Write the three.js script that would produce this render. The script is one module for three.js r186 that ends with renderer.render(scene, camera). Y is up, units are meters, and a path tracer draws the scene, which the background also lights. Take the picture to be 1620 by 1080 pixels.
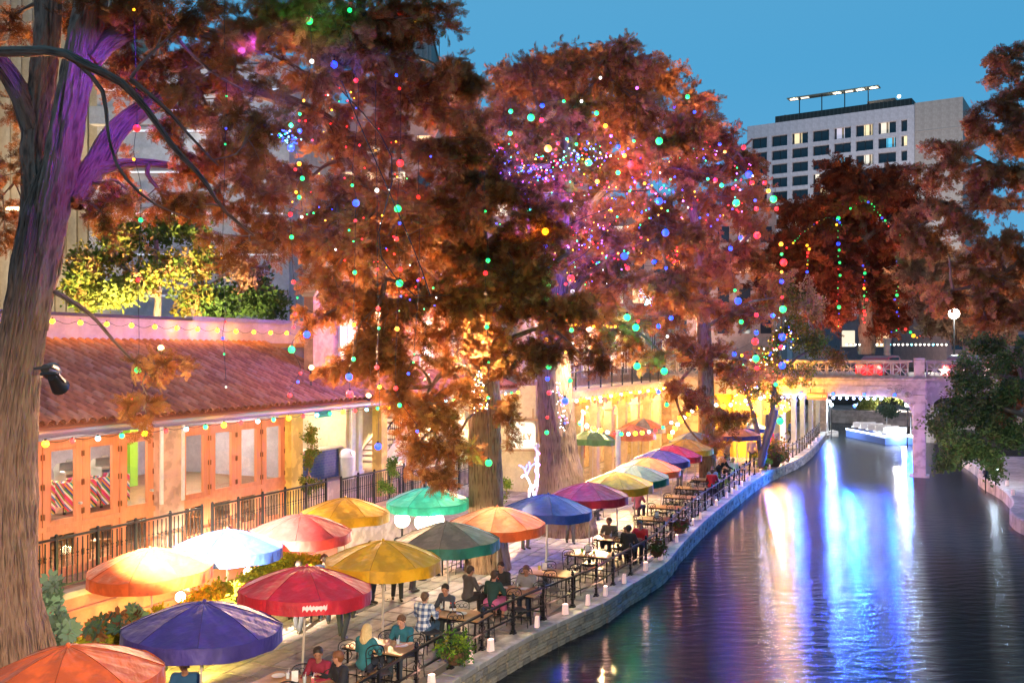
import * as THREE from 'three';
import { mergeGeometries } from 'three/addons/utils/BufferGeometryUtils.js';
import { RoundedBoxGeometry } from 'three/addons/geometries/RoundedBoxGeometry.js';
import { FontLoader } from 'three/addons/loaders/FontLoader.js';
import { TextGeometry } from 'three/addons/geometries/TextGeometry.js';
import { RectAreaLightUniformsLib } from 'three/addons/lights/RectAreaLightUniformsLib.js';
RectAreaLightUniformsLib.init();
const V3 = THREE.Vector3, PI = Math.PI;
// ---------------------------------------------------------------- camera, sky, exposure
const EYE = 6.9, FOC = 1500, HOR = 555;                    // eye height, focal length and horizon row of a 1620 x 1080 frame
const scene = new THREE.Scene();
const camera = new THREE.PerspectiveCamera(2 * Math.atan(540 / FOC) * 180 / PI, 1.5, 0.2, 1500);
camera.position.set(0, EYE, 0);
camera.setViewOffset(1620, 1080, 0, -15, 1620, 1080);
const renderer = new THREE.WebGLRenderer({ antialias: true });
renderer.toneMapping = THREE.LinearToneMapping;
renderer.toneMappingExposure = 1.3;
renderer.shadowMap.enabled = true;
{ // dusk sky: clear blue, paler to the horizon, a little greyer overhead
  const W = 256, H = 128, d = new Float32Array(W * H * 4);
  const stops = [[0, [0.085, 0.31, 0.52]], [0.12, [0.06, 0.28, 0.50]], [0.28, [0.045, 0.26, 0.485]], [0.45, [0.055, 0.26, 0.46]], [1, [0.045, 0.18, 0.34]]];
  for (let j = 0; j < H; j++) for (let i = 0; i < W; i++) {
    const up = Math.max(0, Math.sin(((j + 0.5) / H - 0.5) * PI)), az = ((i + 0.5) / W) * 2 * PI - PI;   // az -PI/2 is straight ahead
    let k = 0; while (k < stops.length - 2 && up > stops[k + 1][0]) k++;
    const f = Math.min(1, (up - stops[k][0]) / (stops[k + 1][0] - stops[k][0])), west = 0.5 + 0.5 * Math.cos(az + PI / 2 + 0.35);
    for (let c = 0; c < 3; c++) { const v = stops[k][1][c] * (1 - f) + stops[k + 1][1][c] * f; d[(j * W + i) * 4 + c] = v * (1 + west * west * west * [0.55, 0.14, 0.08][c]); }
    d[(j * W + i) * 4 + 3] = 1;
  }
  const t = new THREE.DataTexture(d, W, H, THREE.RGBAFormat, THREE.FloatType);
  t.mapping = THREE.EquirectangularReflectionMapping; t.magFilter = THREE.LinearFilter; t.needsUpdate = true;
  scene.background = t; scene.environment = t;
}
{ // the afterglow of a sun that has set behind the eye: weak, rosy and very soft
  const s = new THREE.DirectionalLight(new THREE.Color(1, 0.86, 0.82), 0.25);
  s.name = 'afterglow'; s.position.set(-40, 34, 60); s.target.position.set(0, 0, -40); s.castShadow = true; s.shadow.radius = 60;
  Object.assign(s.shadow.camera, { left: -90, right: 90, top: 90, bottom: -90, far: 300 });
  scene.add(s, s.target);
}
// ---------------------------------------------------------------- helpers
let seed = 7;
const rnd = () => { seed = (seed + 0x6D2B79F5) | 0; let t = Math.imul(seed ^ (seed >>> 15), 1 | seed); t = (t + Math.imul(t ^ (t >>> 7), 61 | t)) ^ t; return ((t ^ (t >>> 14)) >>> 0) / 4294967296; };
const rr = (a, b) => a + (b - a) * rnd(), gauss = () => (rnd() + rnd() + rnd() + rnd() - 2) * 1.0, pick = (a) => a[Math.floor(rnd() * a.length)];
const at = (px, py, d) => new V3((px - 810) * d / FOC, EYE - (py - HOR) * d / FOC, -d);          // a place d metres ahead of the eye
const onY = (px, py, y = 0) => { const d = (EYE - y) * FOC / (py - HOR); return new V3((px - 810) * d / FOC, y, -d); };
const TH = 24.25 * PI / 180, UX = Math.sin(TH), UD = Math.cos(TH), PHI = PI / 2 - TH;             // the river's own axes: t along it, s across it towards the water
const L = (t, y, s) => new V3(-11.15 + t * UX + s * UD, y, -(22 + t * UD - s * UX));
const TS = (v) => { const x = v.x + 11.15, d = -v.z - 22; return [x * UX + d * UD, x * UD - d * UX]; };
const names = new Map();
function numbered(n) { const k = names.get(n) ?? 0; names.set(n, k + 1); return k ? n + '_' + String(k).padStart(3, '0') : n; }
function tag(o, label, category, group, kind) { if (label) o.userData.label = label; if (category) o.userData.category = category; if (group) o.userData.group = group; if (kind) o.userData.kind = kind; return o; }
function thing(name, label, category, pos, turn = 0, group) { const o = new THREE.Group(); o.name = numbered(name); if (pos) o.position.copy(pos); o.rotation.y = turn; scene.add(o); return tag(o, label, category, group); }
function copyOf(o, pos, turn, label, group) { const c = o.clone(); c.name = numbered(o.name.replace(/_\d{3}$/, '')); c.position.copy(pos); c.rotation.y = turn; scene.add(c); c.userData = { ...o.userData }; if (label) c.userData.label = label; if (group) c.userData.group = group; return c; }
function flat(g) { // plain triangles with position, normal, uv
  if (g.index) { const n = g.toNonIndexed(); if (!g.userData.keep) g.dispose(); n.userData = g.userData; g = n; }
  for (const k of Object.keys(g.attributes)) if (!['position', 'normal', 'uv'].includes(k)) g.deleteAttribute(k);
  if (!g.attributes.normal) g.computeVertexNormals();
  if (!g.userData.uv) boxUV(g);
  return g;
}
function boxUV(g) { // uv in metres, laid on along the axis that each triangle faces most
  const p = g.attributes.position, n = g.attributes.normal, uv = new Float32Array(p.count * 2);
  for (let i = 0; i < p.count; i += 3) {
    const ax = Math.abs(n.getX(i) + n.getX(i + 1) + n.getX(i + 2)), ay = Math.abs(n.getY(i) + n.getY(i + 1) + n.getY(i + 2)), az = Math.abs(n.getZ(i) + n.getZ(i + 1) + n.getZ(i + 2));
    for (let k = i; k < i + 3; k++) { const x = p.getX(k), y = p.getY(k), z = p.getZ(k); if (ay >= ax && ay >= az) { uv[2 * k] = x; uv[2 * k + 1] = z; } else if (ax >= az) { uv[2 * k] = z; uv[2 * k + 1] = y; } else { uv[2 * k] = x; uv[2 * k + 1] = y; } }
  }
  g.setAttribute('uv', new THREE.BufferAttribute(uv, 2)); g.userData.uv = 1;
}
const mg = (list) => { const f = [].concat(list).map(flat); if (f.length === 1) return f[0]; const g = mergeGeometries(f); g.userData.uv = 1; return g; };
function mesh(name, geos, material, parent) { const m = new THREE.Mesh(mg(geos), material); m.name = name; m.castShadow = m.receiveShadow = true; (parent ?? scene).add(m); if (!parent) m.name = numbered(name); return m; }
function inst(name, geo, material, matrices, parent, colors, kind = 'stuff') {
  const m = new THREE.InstancedMesh(geo, material, matrices.length); m.name = name; m.castShadow = m.receiveShadow = true;
  matrices.forEach((x, i) => m.setMatrixAt(i, x)); if (colors) colors.forEach((c, i) => m.setColorAt(i, c));
  if (kind) m.userData.kind = kind; (parent ?? scene).add(m); return m;
}
const tf = (g, x = 0, y = 0, z = 0, ry = 0, rx = 0, rz = 0) => { if (rx) g.rotateX(rx); if (rz) g.rotateZ(rz); if (ry) g.rotateY(ry); g.translate(x, y, z); return g; };
const bx = (w, h, d, x = 0, y = 0, z = 0, ry = 0, rx = 0, rz = 0) => tf(new THREE.BoxGeometry(w, h, d), x, y, z, ry, rx, rz);
const rbx = (w, h, d, x = 0, y = 0, z = 0, r = 0.02, ry = 0, rx = 0, rz = 0) => tf(new RoundedBoxGeometry(w, h, d, 1, Math.min(r, w / 2.1, h / 2.1, d / 2.1)), x, y, z, ry, rx, rz);
const cy = (r0, r1, h, x = 0, y = 0, z = 0, n = 10, rx = 0, rz = 0) => tf(new THREE.CylinderGeometry(r1, r0, h, n), x, y, z, 0, rx, rz);
const sp = (r, x = 0, y = 0, z = 0, n = 10) => tf(new THREE.SphereGeometry(r, n, Math.max(5, n * 0.7 | 0)), x, y, z);
function beam(a, b, r, n = 6, r1 = r) { const d = new V3().subVectors(b, a), g = new THREE.CylinderGeometry(r1, r, d.length(), n, 1); g.applyQuaternion(new THREE.Quaternion().setFromUnitVectors(new V3(0, 1, 0), d.clone().normalize())); g.translate((a.x + b.x) / 2, (a.y + b.y) / 2, (a.z + b.z) / 2); return g; }
function bar(a, b, w, h) { const d = new V3().subVectors(b, a), g = new THREE.BoxGeometry(w, h, d.length()); const m = new THREE.Matrix4().lookAt(b, a, new V3(0, 1, 0)); g.applyMatrix4(m); g.translate((a.x + b.x) / 2, (a.y + b.y) / 2, (a.z + b.z) / 2); return g; }
const tube = (pts, r, seg = 12, n = 6, closed = false) => new THREE.TubeGeometry(new THREE.CatmullRomCurve3(pts, closed), seg, r, n, closed);
const v = (x, y, z) => new V3(x, y, z);
// a tube of changing radius; disp(angle, metres along) adds to the radius
function limbGeo(pts, rad, segR = 8, segL = 12, disp) {
  const c = new THREE.CatmullRomCurve3(pts), fr = c.computeFrenetFrames(segL, false), len = c.getLength(), pos = [], uv = [], idx = [];
  for (let i = 0; i <= segL; i++) {
    const f = i / segL, p = c.getPointAt(f), r = rad(f);
    for (let j = 0; j <= segR; j++) {
      const a = (j % segR) / segR * 2 * PI, q = r + (disp ? disp(a, f * len, r) : 0), ca = Math.cos(a) * q, sa = Math.sin(a) * q, N = fr.normals[i], B = fr.binormals[i];
      pos.push(p.x + N.x * ca + B.x * sa, p.y + N.y * ca + B.y * sa, p.z + N.z * ca + B.z * sa); uv.push(j / segR * 2 * PI * rad(0), f * len);
    }
  }
  for (let i = 0; i < segL; i++) for (let j = 0; j < segR; j++) { const a = i * (segR + 1) + j, b = a + segR + 1; idx.push(a, a + 1, b, b, a + 1, b + 1); }
  const g = new THREE.BufferGeometry(); g.setAttribute('position', new THREE.Float32BufferAttribute(pos, 3)); g.setAttribute('uv', new THREE.Float32BufferAttribute(uv, 2)); g.setIndex(idx); g.computeVertexNormals();
  const nn = g.attributes.normal; // close the seam
  for (let i = 0; i <= segL; i++) { const a = i * (segR + 1), b = a + segR, s = v(nn.getX(a) + nn.getX(b), nn.getY(a) + nn.getY(b), nn.getZ(a) + nn.getZ(b)).normalize(); nn.setXYZ(a, s.x, s.y, s.z); nn.setXYZ(b, s.x, s.y, s.z); }
  g.userData.uv = 1; return g;
}
// ---------------------------------------------------------------- noise and textures
const hash = (x, y, z) => { let h = Math.imul(x, 374761393) ^ Math.imul(y, 668265263) ^ Math.imul(z, 2147483647 ^ 0x5bd1e995); h = Math.imul(h ^ (h >>> 13), 1274126177); return ((h ^ (h >>> 16)) >>> 0) / 4294967296; };
const sm = (t) => t * t * (3 - 2 * t), mix = (a, b, t) => a + (b - a) * t, clamp = (x, a = 0, b = 1) => Math.min(b, Math.max(a, x));
function noise(x, y, z = 0, px = 1 << 20, py = 1 << 20) {
  const X = Math.floor(x), Y = Math.floor(y), Z = Math.floor(z), fx = sm(x - X), fy = sm(y - Y), fz = sm(z - Z), w = (a, p) => ((a % p) + p) % p;
  const h = (i, j, k) => hash(w(X + i, px), w(Y + j, py), Z + k);
  return mix(mix(mix(h(0, 0, 0), h(1, 0, 0), fx), mix(h(0, 1, 0), h(1, 1, 0), fx), fy), mix(mix(h(0, 0, 1), h(1, 0, 1), fx), mix(h(0, 1, 1), h(1, 1, 1), fx), fy), fz);
}
const fbm = (u, w, p, q, z, oct = 4) => { let s = 0, a = 0.5, n = 0; for (let i = 0; i < oct; i++) { s += a * noise(u * p, w * q, z + i * 7, p, q); n += a; a *= 0.55; p *= 2; q *= 2; } return s / n; };
function tex(S, fn, srgb, metres = 1, my = metres) {
  const d = new Uint8Array(S * S * 4);
  for (let j = 0; j < S; j++) for (let i = 0; i < S; i++) { const c = fn(i / S, j / S), o = (j * S + i) * 4, a = typeof c === 'number' ? [c, c, c] : c; for (let k = 0; k < 3; k++) d[o + k] = 255 * clamp(a[k]); d[o + 3] = 255; }
  const t = new THREE.DataTexture(d, S, S); t.wrapS = t.wrapT = THREE.RepeatWrapping; t.magFilter = THREE.LinearFilter; t.repeat.set(1 / metres, 1 / my); if (srgb) t.colorSpace = THREE.SRGBColorSpace; t.needsUpdate = true; return t;
}
const T = {
  mottle: tex(256, (u, w) => { const n = fbm(u, w, 4, 4, 3, 6), s = fbm(u, w, 24, 24, 40, 3); return 0.55 + 0.42 * n + 0.16 * (s - 0.3); }, false, 1.7),
  blotch: tex(256, (u, w) => { const n = fbm(u, w, 3, 3, 9, 6), s = clamp((fbm(u, w, 9, 9, 70, 4) - 0.5) * 6 + 0.5); return 0.45 + 0.35 * n + 0.25 * s; }, false, 2.3),
  grain: tex(256, (u, w) => fbm(u, w, 16, 16, 5, 5), false, 0.6),
  rough: tex(256, (u, w) => 0.6 * fbm(u, w, 5, 5, 15, 5) + 0.4 * fbm(u, w, 40, 40, 90, 2), false, 0.9),
  wood: tex(256, (u, w) => { const n = fbm(u, w, 24, 2, 11, 4), k = fbm(u, w, 3, 2, 61, 3); return 0.55 + 0.3 * n + 0.2 * k; }, false, 0.5, 1.4),
  bark: tex(512, (u, w) => { const n = 1 - Math.abs(2 * fbm(u, w, 26, 5, 21, 4) - 1), s = fbm(u, w, 70, 12, 51, 3); return clamp(0.15 + 0.75 * n * n + 0.35 * (s - 0.4)); }, false, 1.3, 2.1),
  barkCol: tex(512, (u, w) => { const n = 1 - Math.abs(2 * fbm(u, w, 26, 5, 21, 4) - 1), s = fbm(u, w, 5, 3, 81, 4), f = fbm(u, w, 60, 9, 31, 2); const b = 0.12 + 0.95 * Math.pow(clamp((n - 0.35) * 1.7), 1.3) + 0.3 * f; return [b, b * (0.8 + 0.22 * s), b * (0.66 + 0.4 * s)]; }, false, 1.3, 2.1),
  weave: tex(128, (u, w) => 0.5 + 0.25 * Math.sin(u * 2 * PI * 32) * Math.cos(w * 2 * PI * 32) + 0.3 * (fbm(u, w, 4, 4, 8, 3) - 0.5), false, 0.12),
  crease: tex(256, (u, w) => fbm(u, w, 3, 2, 33, 5), false, 1.1),
};
const mats = new Map();
function mat(r, g, b, o = {}) {
  const key = JSON.stringify([r, g, b, o]); if (mats.has(key)) return mats.get(key);
  const m = new THREE.MeshPhysicalMaterial({ color: new THREE.Color().setRGB(r, g, b), roughness: o.rough ?? 0.8, metalness: o.metal ?? 0, side: o.side === 2 ? THREE.DoubleSide : THREE.FrontSide });
  if (o.map) m.map = T[o.map]; if (o.bump) { m.bumpMap = T[o.bump]; m.bumpScale = o.bs ?? 0.01; }
  if (o.trans) { m.transmission = o.trans; m.thickness = 0; } if (o.ior) m.ior = o.ior; if (o.coat) { m.clearcoat = o.coat; m.clearcoatRoughness = 0.15; } if (o.sheen) { m.sheen = o.sheen; m.sheenRoughness = 0.6; m.sheenColor = new THREE.Color(1, 1, 1); }
  mats.set(key, m); return m;
}
const glows = new Map();
function glow(r, g, b, k = 1) { const key = [r, g, b, k].join(); if (!glows.has(key)) { const m = new THREE.MeshStandardMaterial({ color: new THREE.Color().setRGB(0.05 + 0.5 * r / Math.max(r, g, b), 0.05 + 0.5 * g / Math.max(r, g, b), 0.05 + 0.5 * b / Math.max(r, g, b)), roughness: 0.4, emissive: new THREE.Color().setRGB(r, g, b), emissiveIntensity: k }); glows.set(key, m); } return glows.get(key); }
function point(parent, pos, rgb, cd, radius = 2) { const l = new THREE.PointLight(new THREE.Color().setRGB(...rgb), cd, 0, 2); l.name = 'light'; l.position.copy(pos); l.castShadow = true; l.shadow.radius = radius; parent.add(l); return l; }
function spot(parent, pos, target, rgb, cd, angle, radius = 3) { const l = new THREE.SpotLight(new THREE.Color().setRGB(...rgb), cd, 0, angle, 0.6, 2); l.name = 'light'; l.position.copy(pos); l.target.position.copy(target); l.castShadow = true; l.shadow.radius = radius; parent.add(l); parent.add(l.target); return l; }
const iron = mat(0.012, 0.012, 0.014, { rough: 0.45, metal: 0.3 }), steel = mat(0.5, 0.5, 0.52, { rough: 0.4, metal: 0.55 });
const white = mat(0.75, 0.73, 0.7, { rough: 0.6, map: 'mottle' });
// ---------------------------------------------------------------- ground, river and banks
const EDGE = [[-10, -2], [-7.4, 5], [-4.4, 12.5], [-1.23, 19.8], [0.1, 22.4], [1.35, 24.35], [2.62, 26.2], [3.3, 27.6], [4.9, 30.7], [6.1, 34], [7.8, 38.5], [9.9, 43.5], [14.15, 53.1], [18.9, 61.9], [25.2, 76.7], [31, 92]].map(([x, d]) => v(x, 0, -d));
const edge = new THREE.CatmullRomCurve3(EDGE), EL = edge.getLength();
const NE = 900, edgeS = Array.from({ length: NE + 1 }, (_, i) => edge.getPointAt(i / NE));
function edgeAt(m) { const f = clamp(m / EL), p = edge.getPointAt(f), g = edge.getTangentAt(f); return { p, out: v(-g.z, 0, g.x).multiplyScalar(1), g, turn: Math.atan2(-g.z, g.x) }; }   // out points to the water
const edgeNear = (p) => { let b = 0, bd = 1e9; edgeS.forEach((q, i) => { const e = (q.x - p.x) ** 2 + (q.z - p.z) ** 2; if (e < bd) { bd = e; b = i; } }); return b / NE * EL; };
tag(mesh('ground', new THREE.PlaneGeometry(2600, 2600).rotateX(-PI / 2).translate(0, -2.6, -600), mat(0.05, 0.045, 0.04, { rough: 1 })), null, null, null, 'structure');
{
  const wave = tex(512, (u, w) => {
    const a = fbm(u, w, 6, 16, 3, 5), b = fbm(u + 0.03 * a, w, 14, 42, 19, 3), c = Math.sin(2 * PI * (9 * w + 1 * u + 1.4 * fbm(u, w, 4, 4, 44, 3)));
    return clamp(0.5 + 0.55 * (a - 0.5) + 0.3 * (b - 0.5) + 0.07 * c);
  }, false, 4.6, 4.6);
  const m = new THREE.MeshPhysicalMaterial({ color: new THREE.Color().setRGB(0.004, 0.009, 0.014), roughness: 0.23, anisotropy: 0.85, anisotropyRotation: PI / 2, ior: 1.36, bumpMap: wave, bumpScale: 0.026 });
  const g = new THREE.PlaneGeometry(190, 230).rotateX(-PI / 2).translate(50, -0.6, -85);
  tag(mesh('river_water', g, m), null, null, null, 'structure');
}
const paveMats = [[0.34, 0.28, 0.25], [0.28, 0.24, 0.22], [0.40, 0.34, 0.30], [0.31, 0.25, 0.21], [0.24, 0.21, 0.20]].map((c) => mat(...c, { rough: 0.75, map: 'blotch', bump: 'rough', bs: 0.006 }));
{ // the river walk: a slab to the water's edge, flagstones on it
  const pts = edgeS.filter((_, i) => i % 12 === 0).map((p) => TS(p)), sh = new THREE.Shape();
  pts.forEach(([t, s], i) => i ? sh.lineTo(t, -(s - 0.06)) : sh.moveTo(t, -(s - 0.06))); sh.lineTo(pts[pts.length - 1][0], 3); sh.lineTo(pts[0][0], 3);
  const g = new THREE.ExtrudeGeometry(sh, { depth: 2.4, bevelEnabled: false, curveSegments: 1 }).rotateX(-PI / 2).translate(0, -2.43, 0);
  const w = thing('walkway', null, null, L(0, 0, 0), PHI); w.userData.kind = 'structure';
  mesh('paving_bed', g, mat(0.16, 0.14, 0.12, { rough: 1, bump: 'rough', bs: 0.01 }), w);
  const unit = new RoundedBoxGeometry(1, 0.06, 1, 1, 0.018); unit.userData.keep = 1; const ug = flat(unit), rest = paveMats.map(() => []);
  let row = 0; const es = (t) => { let b = 10; for (const [tt, s] of pts) if (tt >= t) { b = s; break; } return b; };
  for (let s = 0.2; s < 10.2; row++) {
    const ds = rr(0.5, 0.78); let t = -9 + rr(0, 0.6);
    while (t < 52) {
      const dt = rr(0.5, 1.15), lim = Math.min(es(t), es(t + dt)) - 0.62;
      if (s + ds < lim + 0.3) {
        const near = t > -3.6 && t < 15 && s > 4.4, k = Math.floor(rnd() * 5), W = dt - 0.025, D = Math.min(ds, lim + 0.3 - s) - 0.025, y = -0.031 + rr(-0.003, 0.003);
        if (near && D > 0.15) { const m = new THREE.Mesh(ug, paveMats[k]); m.name = 'paving_stone'; m.castShadow = m.receiveShadow = true; m.scale.set(W, 1, D); m.position.set(t + dt / 2, y, s + ds / 2); w.add(m); }
        else if (D > 0.1) rest[k].push(bx(W, 0.06, D, t + dt / 2, y, s + ds / 2));
      }
      t += dt;
    }
    s += ds;
  }
  rest.forEach((l, k) => l.length && (mesh('paving_stone', l, paveMats[k], w).userData.kind = 'stuff'));
}
{ // the retaining wall along the water: coping slabs over three courses of stone
  const w = thing('river_wall', 'low limestone retaining wall along the water with a coping of slabs', 'wall', v(0, 0, 0));
  const cope = [[0.42, 0.38, 0.33], [0.36, 0.33, 0.29], [0.47, 0.43, 0.37]].map((c) => mat(...c, { rough: 0.85, map: 'blotch', bump: 'rough', bs: 0.012 }));
  const stone = [[0.34, 0.30, 0.23], [0.28, 0.25, 0.20], [0.40, 0.35, 0.27], [0.23, 0.21, 0.18], [0.36, 0.30, 0.22]].map((c) => mat(...c, { rough: 0.9, map: 'blotch', bump: 'rough', bs: 0.02 }));
  const unit = flat(new RoundedBoxGeometry(1, 1, 1, 2, 0.1)); let n = 0; const rest = [[], [], []], restS = stone.map(() => []);
  for (let m = 9; m < EL - 1;) {
    const len = rr(0.8, 1.5), e = edgeAt(m + len / 2), g = e.out;
    if (e.p.z > -56) { const o = new THREE.Mesh(flat(rbx(len - 0.015, 0.13, 0.5, 0, 0, 0, 0.025)), cope[n % 3]); o.name = 'coping_slab'; o.castShadow = o.receiveShadow = true; o.position.set(e.p.x - g.x * 0.2, -0.045 + rr(-0.004, 0.004), e.p.z - g.z * 0.2); o.rotation.y = e.turn; w.add(o); }
    else rest[n % 3].push(bx(len - 0.015, 0.13, 0.5, e.p.x - g.x * 0.2, -0.045, e.p.z - g.z * 0.2, e.turn));
    m += len; n++;
  }
  let k = 0, made = 0; const H = [0.19, 0.15, 0.17, 0.2];
  for (let c = 0, y = -0.115; c < 4; y -= H[c], c++) for (let m = 9 + rr(0, 0.3); m < EL - 1;) {
    const len = rr(0.22, 0.62), e = edgeAt(m + len / 2), out = rr(-0.015, 0.025), p = e.p.clone().addScaledVector(e.out, -0.15 + out); k = Math.floor(rnd() * 5);
    if (c < 3 && made < 285 && e.p.z < -17 && e.p.z > -44) { const o = new THREE.Mesh(unit, stone[k]); o.name = 'stone'; o.castShadow = o.receiveShadow = true; o.scale.set(len - 0.018, H[c] - 0.018, 0.36); o.position.set(p.x, y - H[c] / 2, p.z); o.rotation.y = e.turn; w.add(o); made++; }
    else restS[k].push(bx(len - 0.018, H[c] - 0.018, 0.36, p.x, y - H[c] / 2, p.z, e.turn));
    m += len;
  }
  rest.forEach((l, i) => l.length && (mesh('coping_slab', l, cope[i], w).userData.kind = 'stuff'));
  restS.forEach((l, i) => l.length && (mesh('stone', l, stone[i], w).userData.kind = 'stuff'));
}
{ // the iron railing on the edge
  const r = thing('riverside_railing', 'long black iron railing with ornate posts along the river edge', 'railing', v(0, 0, 0));
  const post = mg([bx(0.055, 0.86, 0.055, 0, 0.43, 0), bx(0.13, 0.05, 0.13, 0, 0.025, 0), bx(0.09, 0.05, 0.09, 0, 0.075, 0), sp(0.05, 0, 0.9, 0, 8), cy(0.05, 0.02, 0.05, 0, 0.97, 0, 6), ...[0.24, 0.42, 0.6].map((y) => bx(0.085, 0.035, 0.085, 0, y, 0)),
    ...[-1, 1].flatMap((s) => [tf(new THREE.TorusGeometry(0.05, 0.014, 5, 10), s * 0.075, 0.5, 0), tf(new THREE.TorusGeometry(0.038, 0.012, 5, 10), s * 0.065, 0.33, 0)])]);
  const off = (m) => { const e = edgeAt(m); return e.p.clone().addScaledVector(e.out, -0.42); };
  let m = 14.2; const tops = [], mids = [];
  while (m < EL - 14) { const e = edgeAt(m), o = new THREE.Mesh(post, iron); o.name = 'post'; o.castShadow = o.receiveShadow = true; o.position.copy(off(m)); o.rotation.y = e.turn; r.add(o); m += 1.42; }
  for (let q = 14.2; q < m - 1.5; q += 0.71) { const a = off(q), b = off(q + 0.725); const up = (y) => [v(a.x, y, a.z), v(b.x, y, b.z)]; tops.push(bar(...up(0.84), 0.06, 0.045)); mids.push(bar(...up(0.4), 0.04, 0.035)); }
  mesh('top_rail', tops, iron, r); mesh('lower_rail', mids, iron, r);
}
// ---------------------------------------------------------------- the far side of the river
{
  const R = [[29.5, 62], [27.6, 56], [26, 52.6], [24.6, 47.4], [22.9, 43.2], [21.6, 41], [20.9, 38.5], [21.3, 34], [24, 28], [29, 22], [80, 22], [80, 62]], sh = new THREE.Shape();
  const c = new THREE.CatmullRomCurve3(R.slice(0, 10).map(([x, d]) => v(x, d, 0))).getPoints(40); c.forEach((p, i) => i ? sh.lineTo(p.x, p.y) : sh.moveTo(p.x, p.y)); sh.lineTo(80, 22); sh.lineTo(80, 62);
  const g = new THREE.ExtrudeGeometry(sh, { depth: 0.55, bevelEnabled: true, bevelSize: 0.05, bevelThickness: 0.05, bevelSegments: 1, curveSegments: 1 }).rotateX(-PI / 2).translate(0, -0.6, 0);
  tag(mesh('right_bank_path', g, mat(0.42, 0.33, 0.28, { rough: 0.8, map: 'blotch', bump: 'rough', bs: 0.008 })), null, null, null, 'structure');
  // street level behind the restaurants, on the right and beyond the bridge
  const st = (n, q, y) => { const s2 = new THREE.Shape(); q.forEach(([t, s], i) => i ? s2.lineTo(t, -s) : s2.moveTo(t, -s)); const gg = new THREE.ExtrudeGeometry(s2, { depth: 7, bevelEnabled: false }).rotateX(-PI / 2).translate(0, y - 7, 0); const o = mesh(n, gg, mat(0.07, 0.065, 0.06, { rough: 0.95, map: 'blotch' })); o.position.copy(L(0, 0, 0)); o.rotation.y = PHI; tag(o, null, null, null, 'structure'); };
  st('street', [[-60, -400], [-60, -9], [70, -9], [70, 5], [96, 5], [112, 40], [112, 600], [900, 600], [900, -400]], 5.0);
  st('street_bank', [[8, 46], [8, 300], [110, 300], [110, 60], [75, 50]], 4.6);
}
{ // the bridge the picture is taken from: its deck and parapet lie behind the eye, an added lamp post holds the flood for the near umbrellas
  const deck = mesh('near_bridge_deck', [bx(60, 0.5, 12, 10, 5.0, 8)], mat(0.3, 0.27, 0.25, { rough: 0.9, map: 'blotch' })); tag(deck, null, null, null, 'structure');
  const p = thing('added_lamp_post', 'iron lamp post on the near bridge behind the camera', 'lamp post', v(1.75, 5.25, 2.6)); mesh('pole', [cy(0.08, 0.05, 3.2, 0, 1.6, 0, 10), cy(0.16, 0.12, 0.4, 0, 0.2, 0, 10)], iron, p); mesh('arm', [beam(v(0, 2.95, 0), v(-0.25, 2.95, -0.6), 0.03)], iron, p);
}
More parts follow.
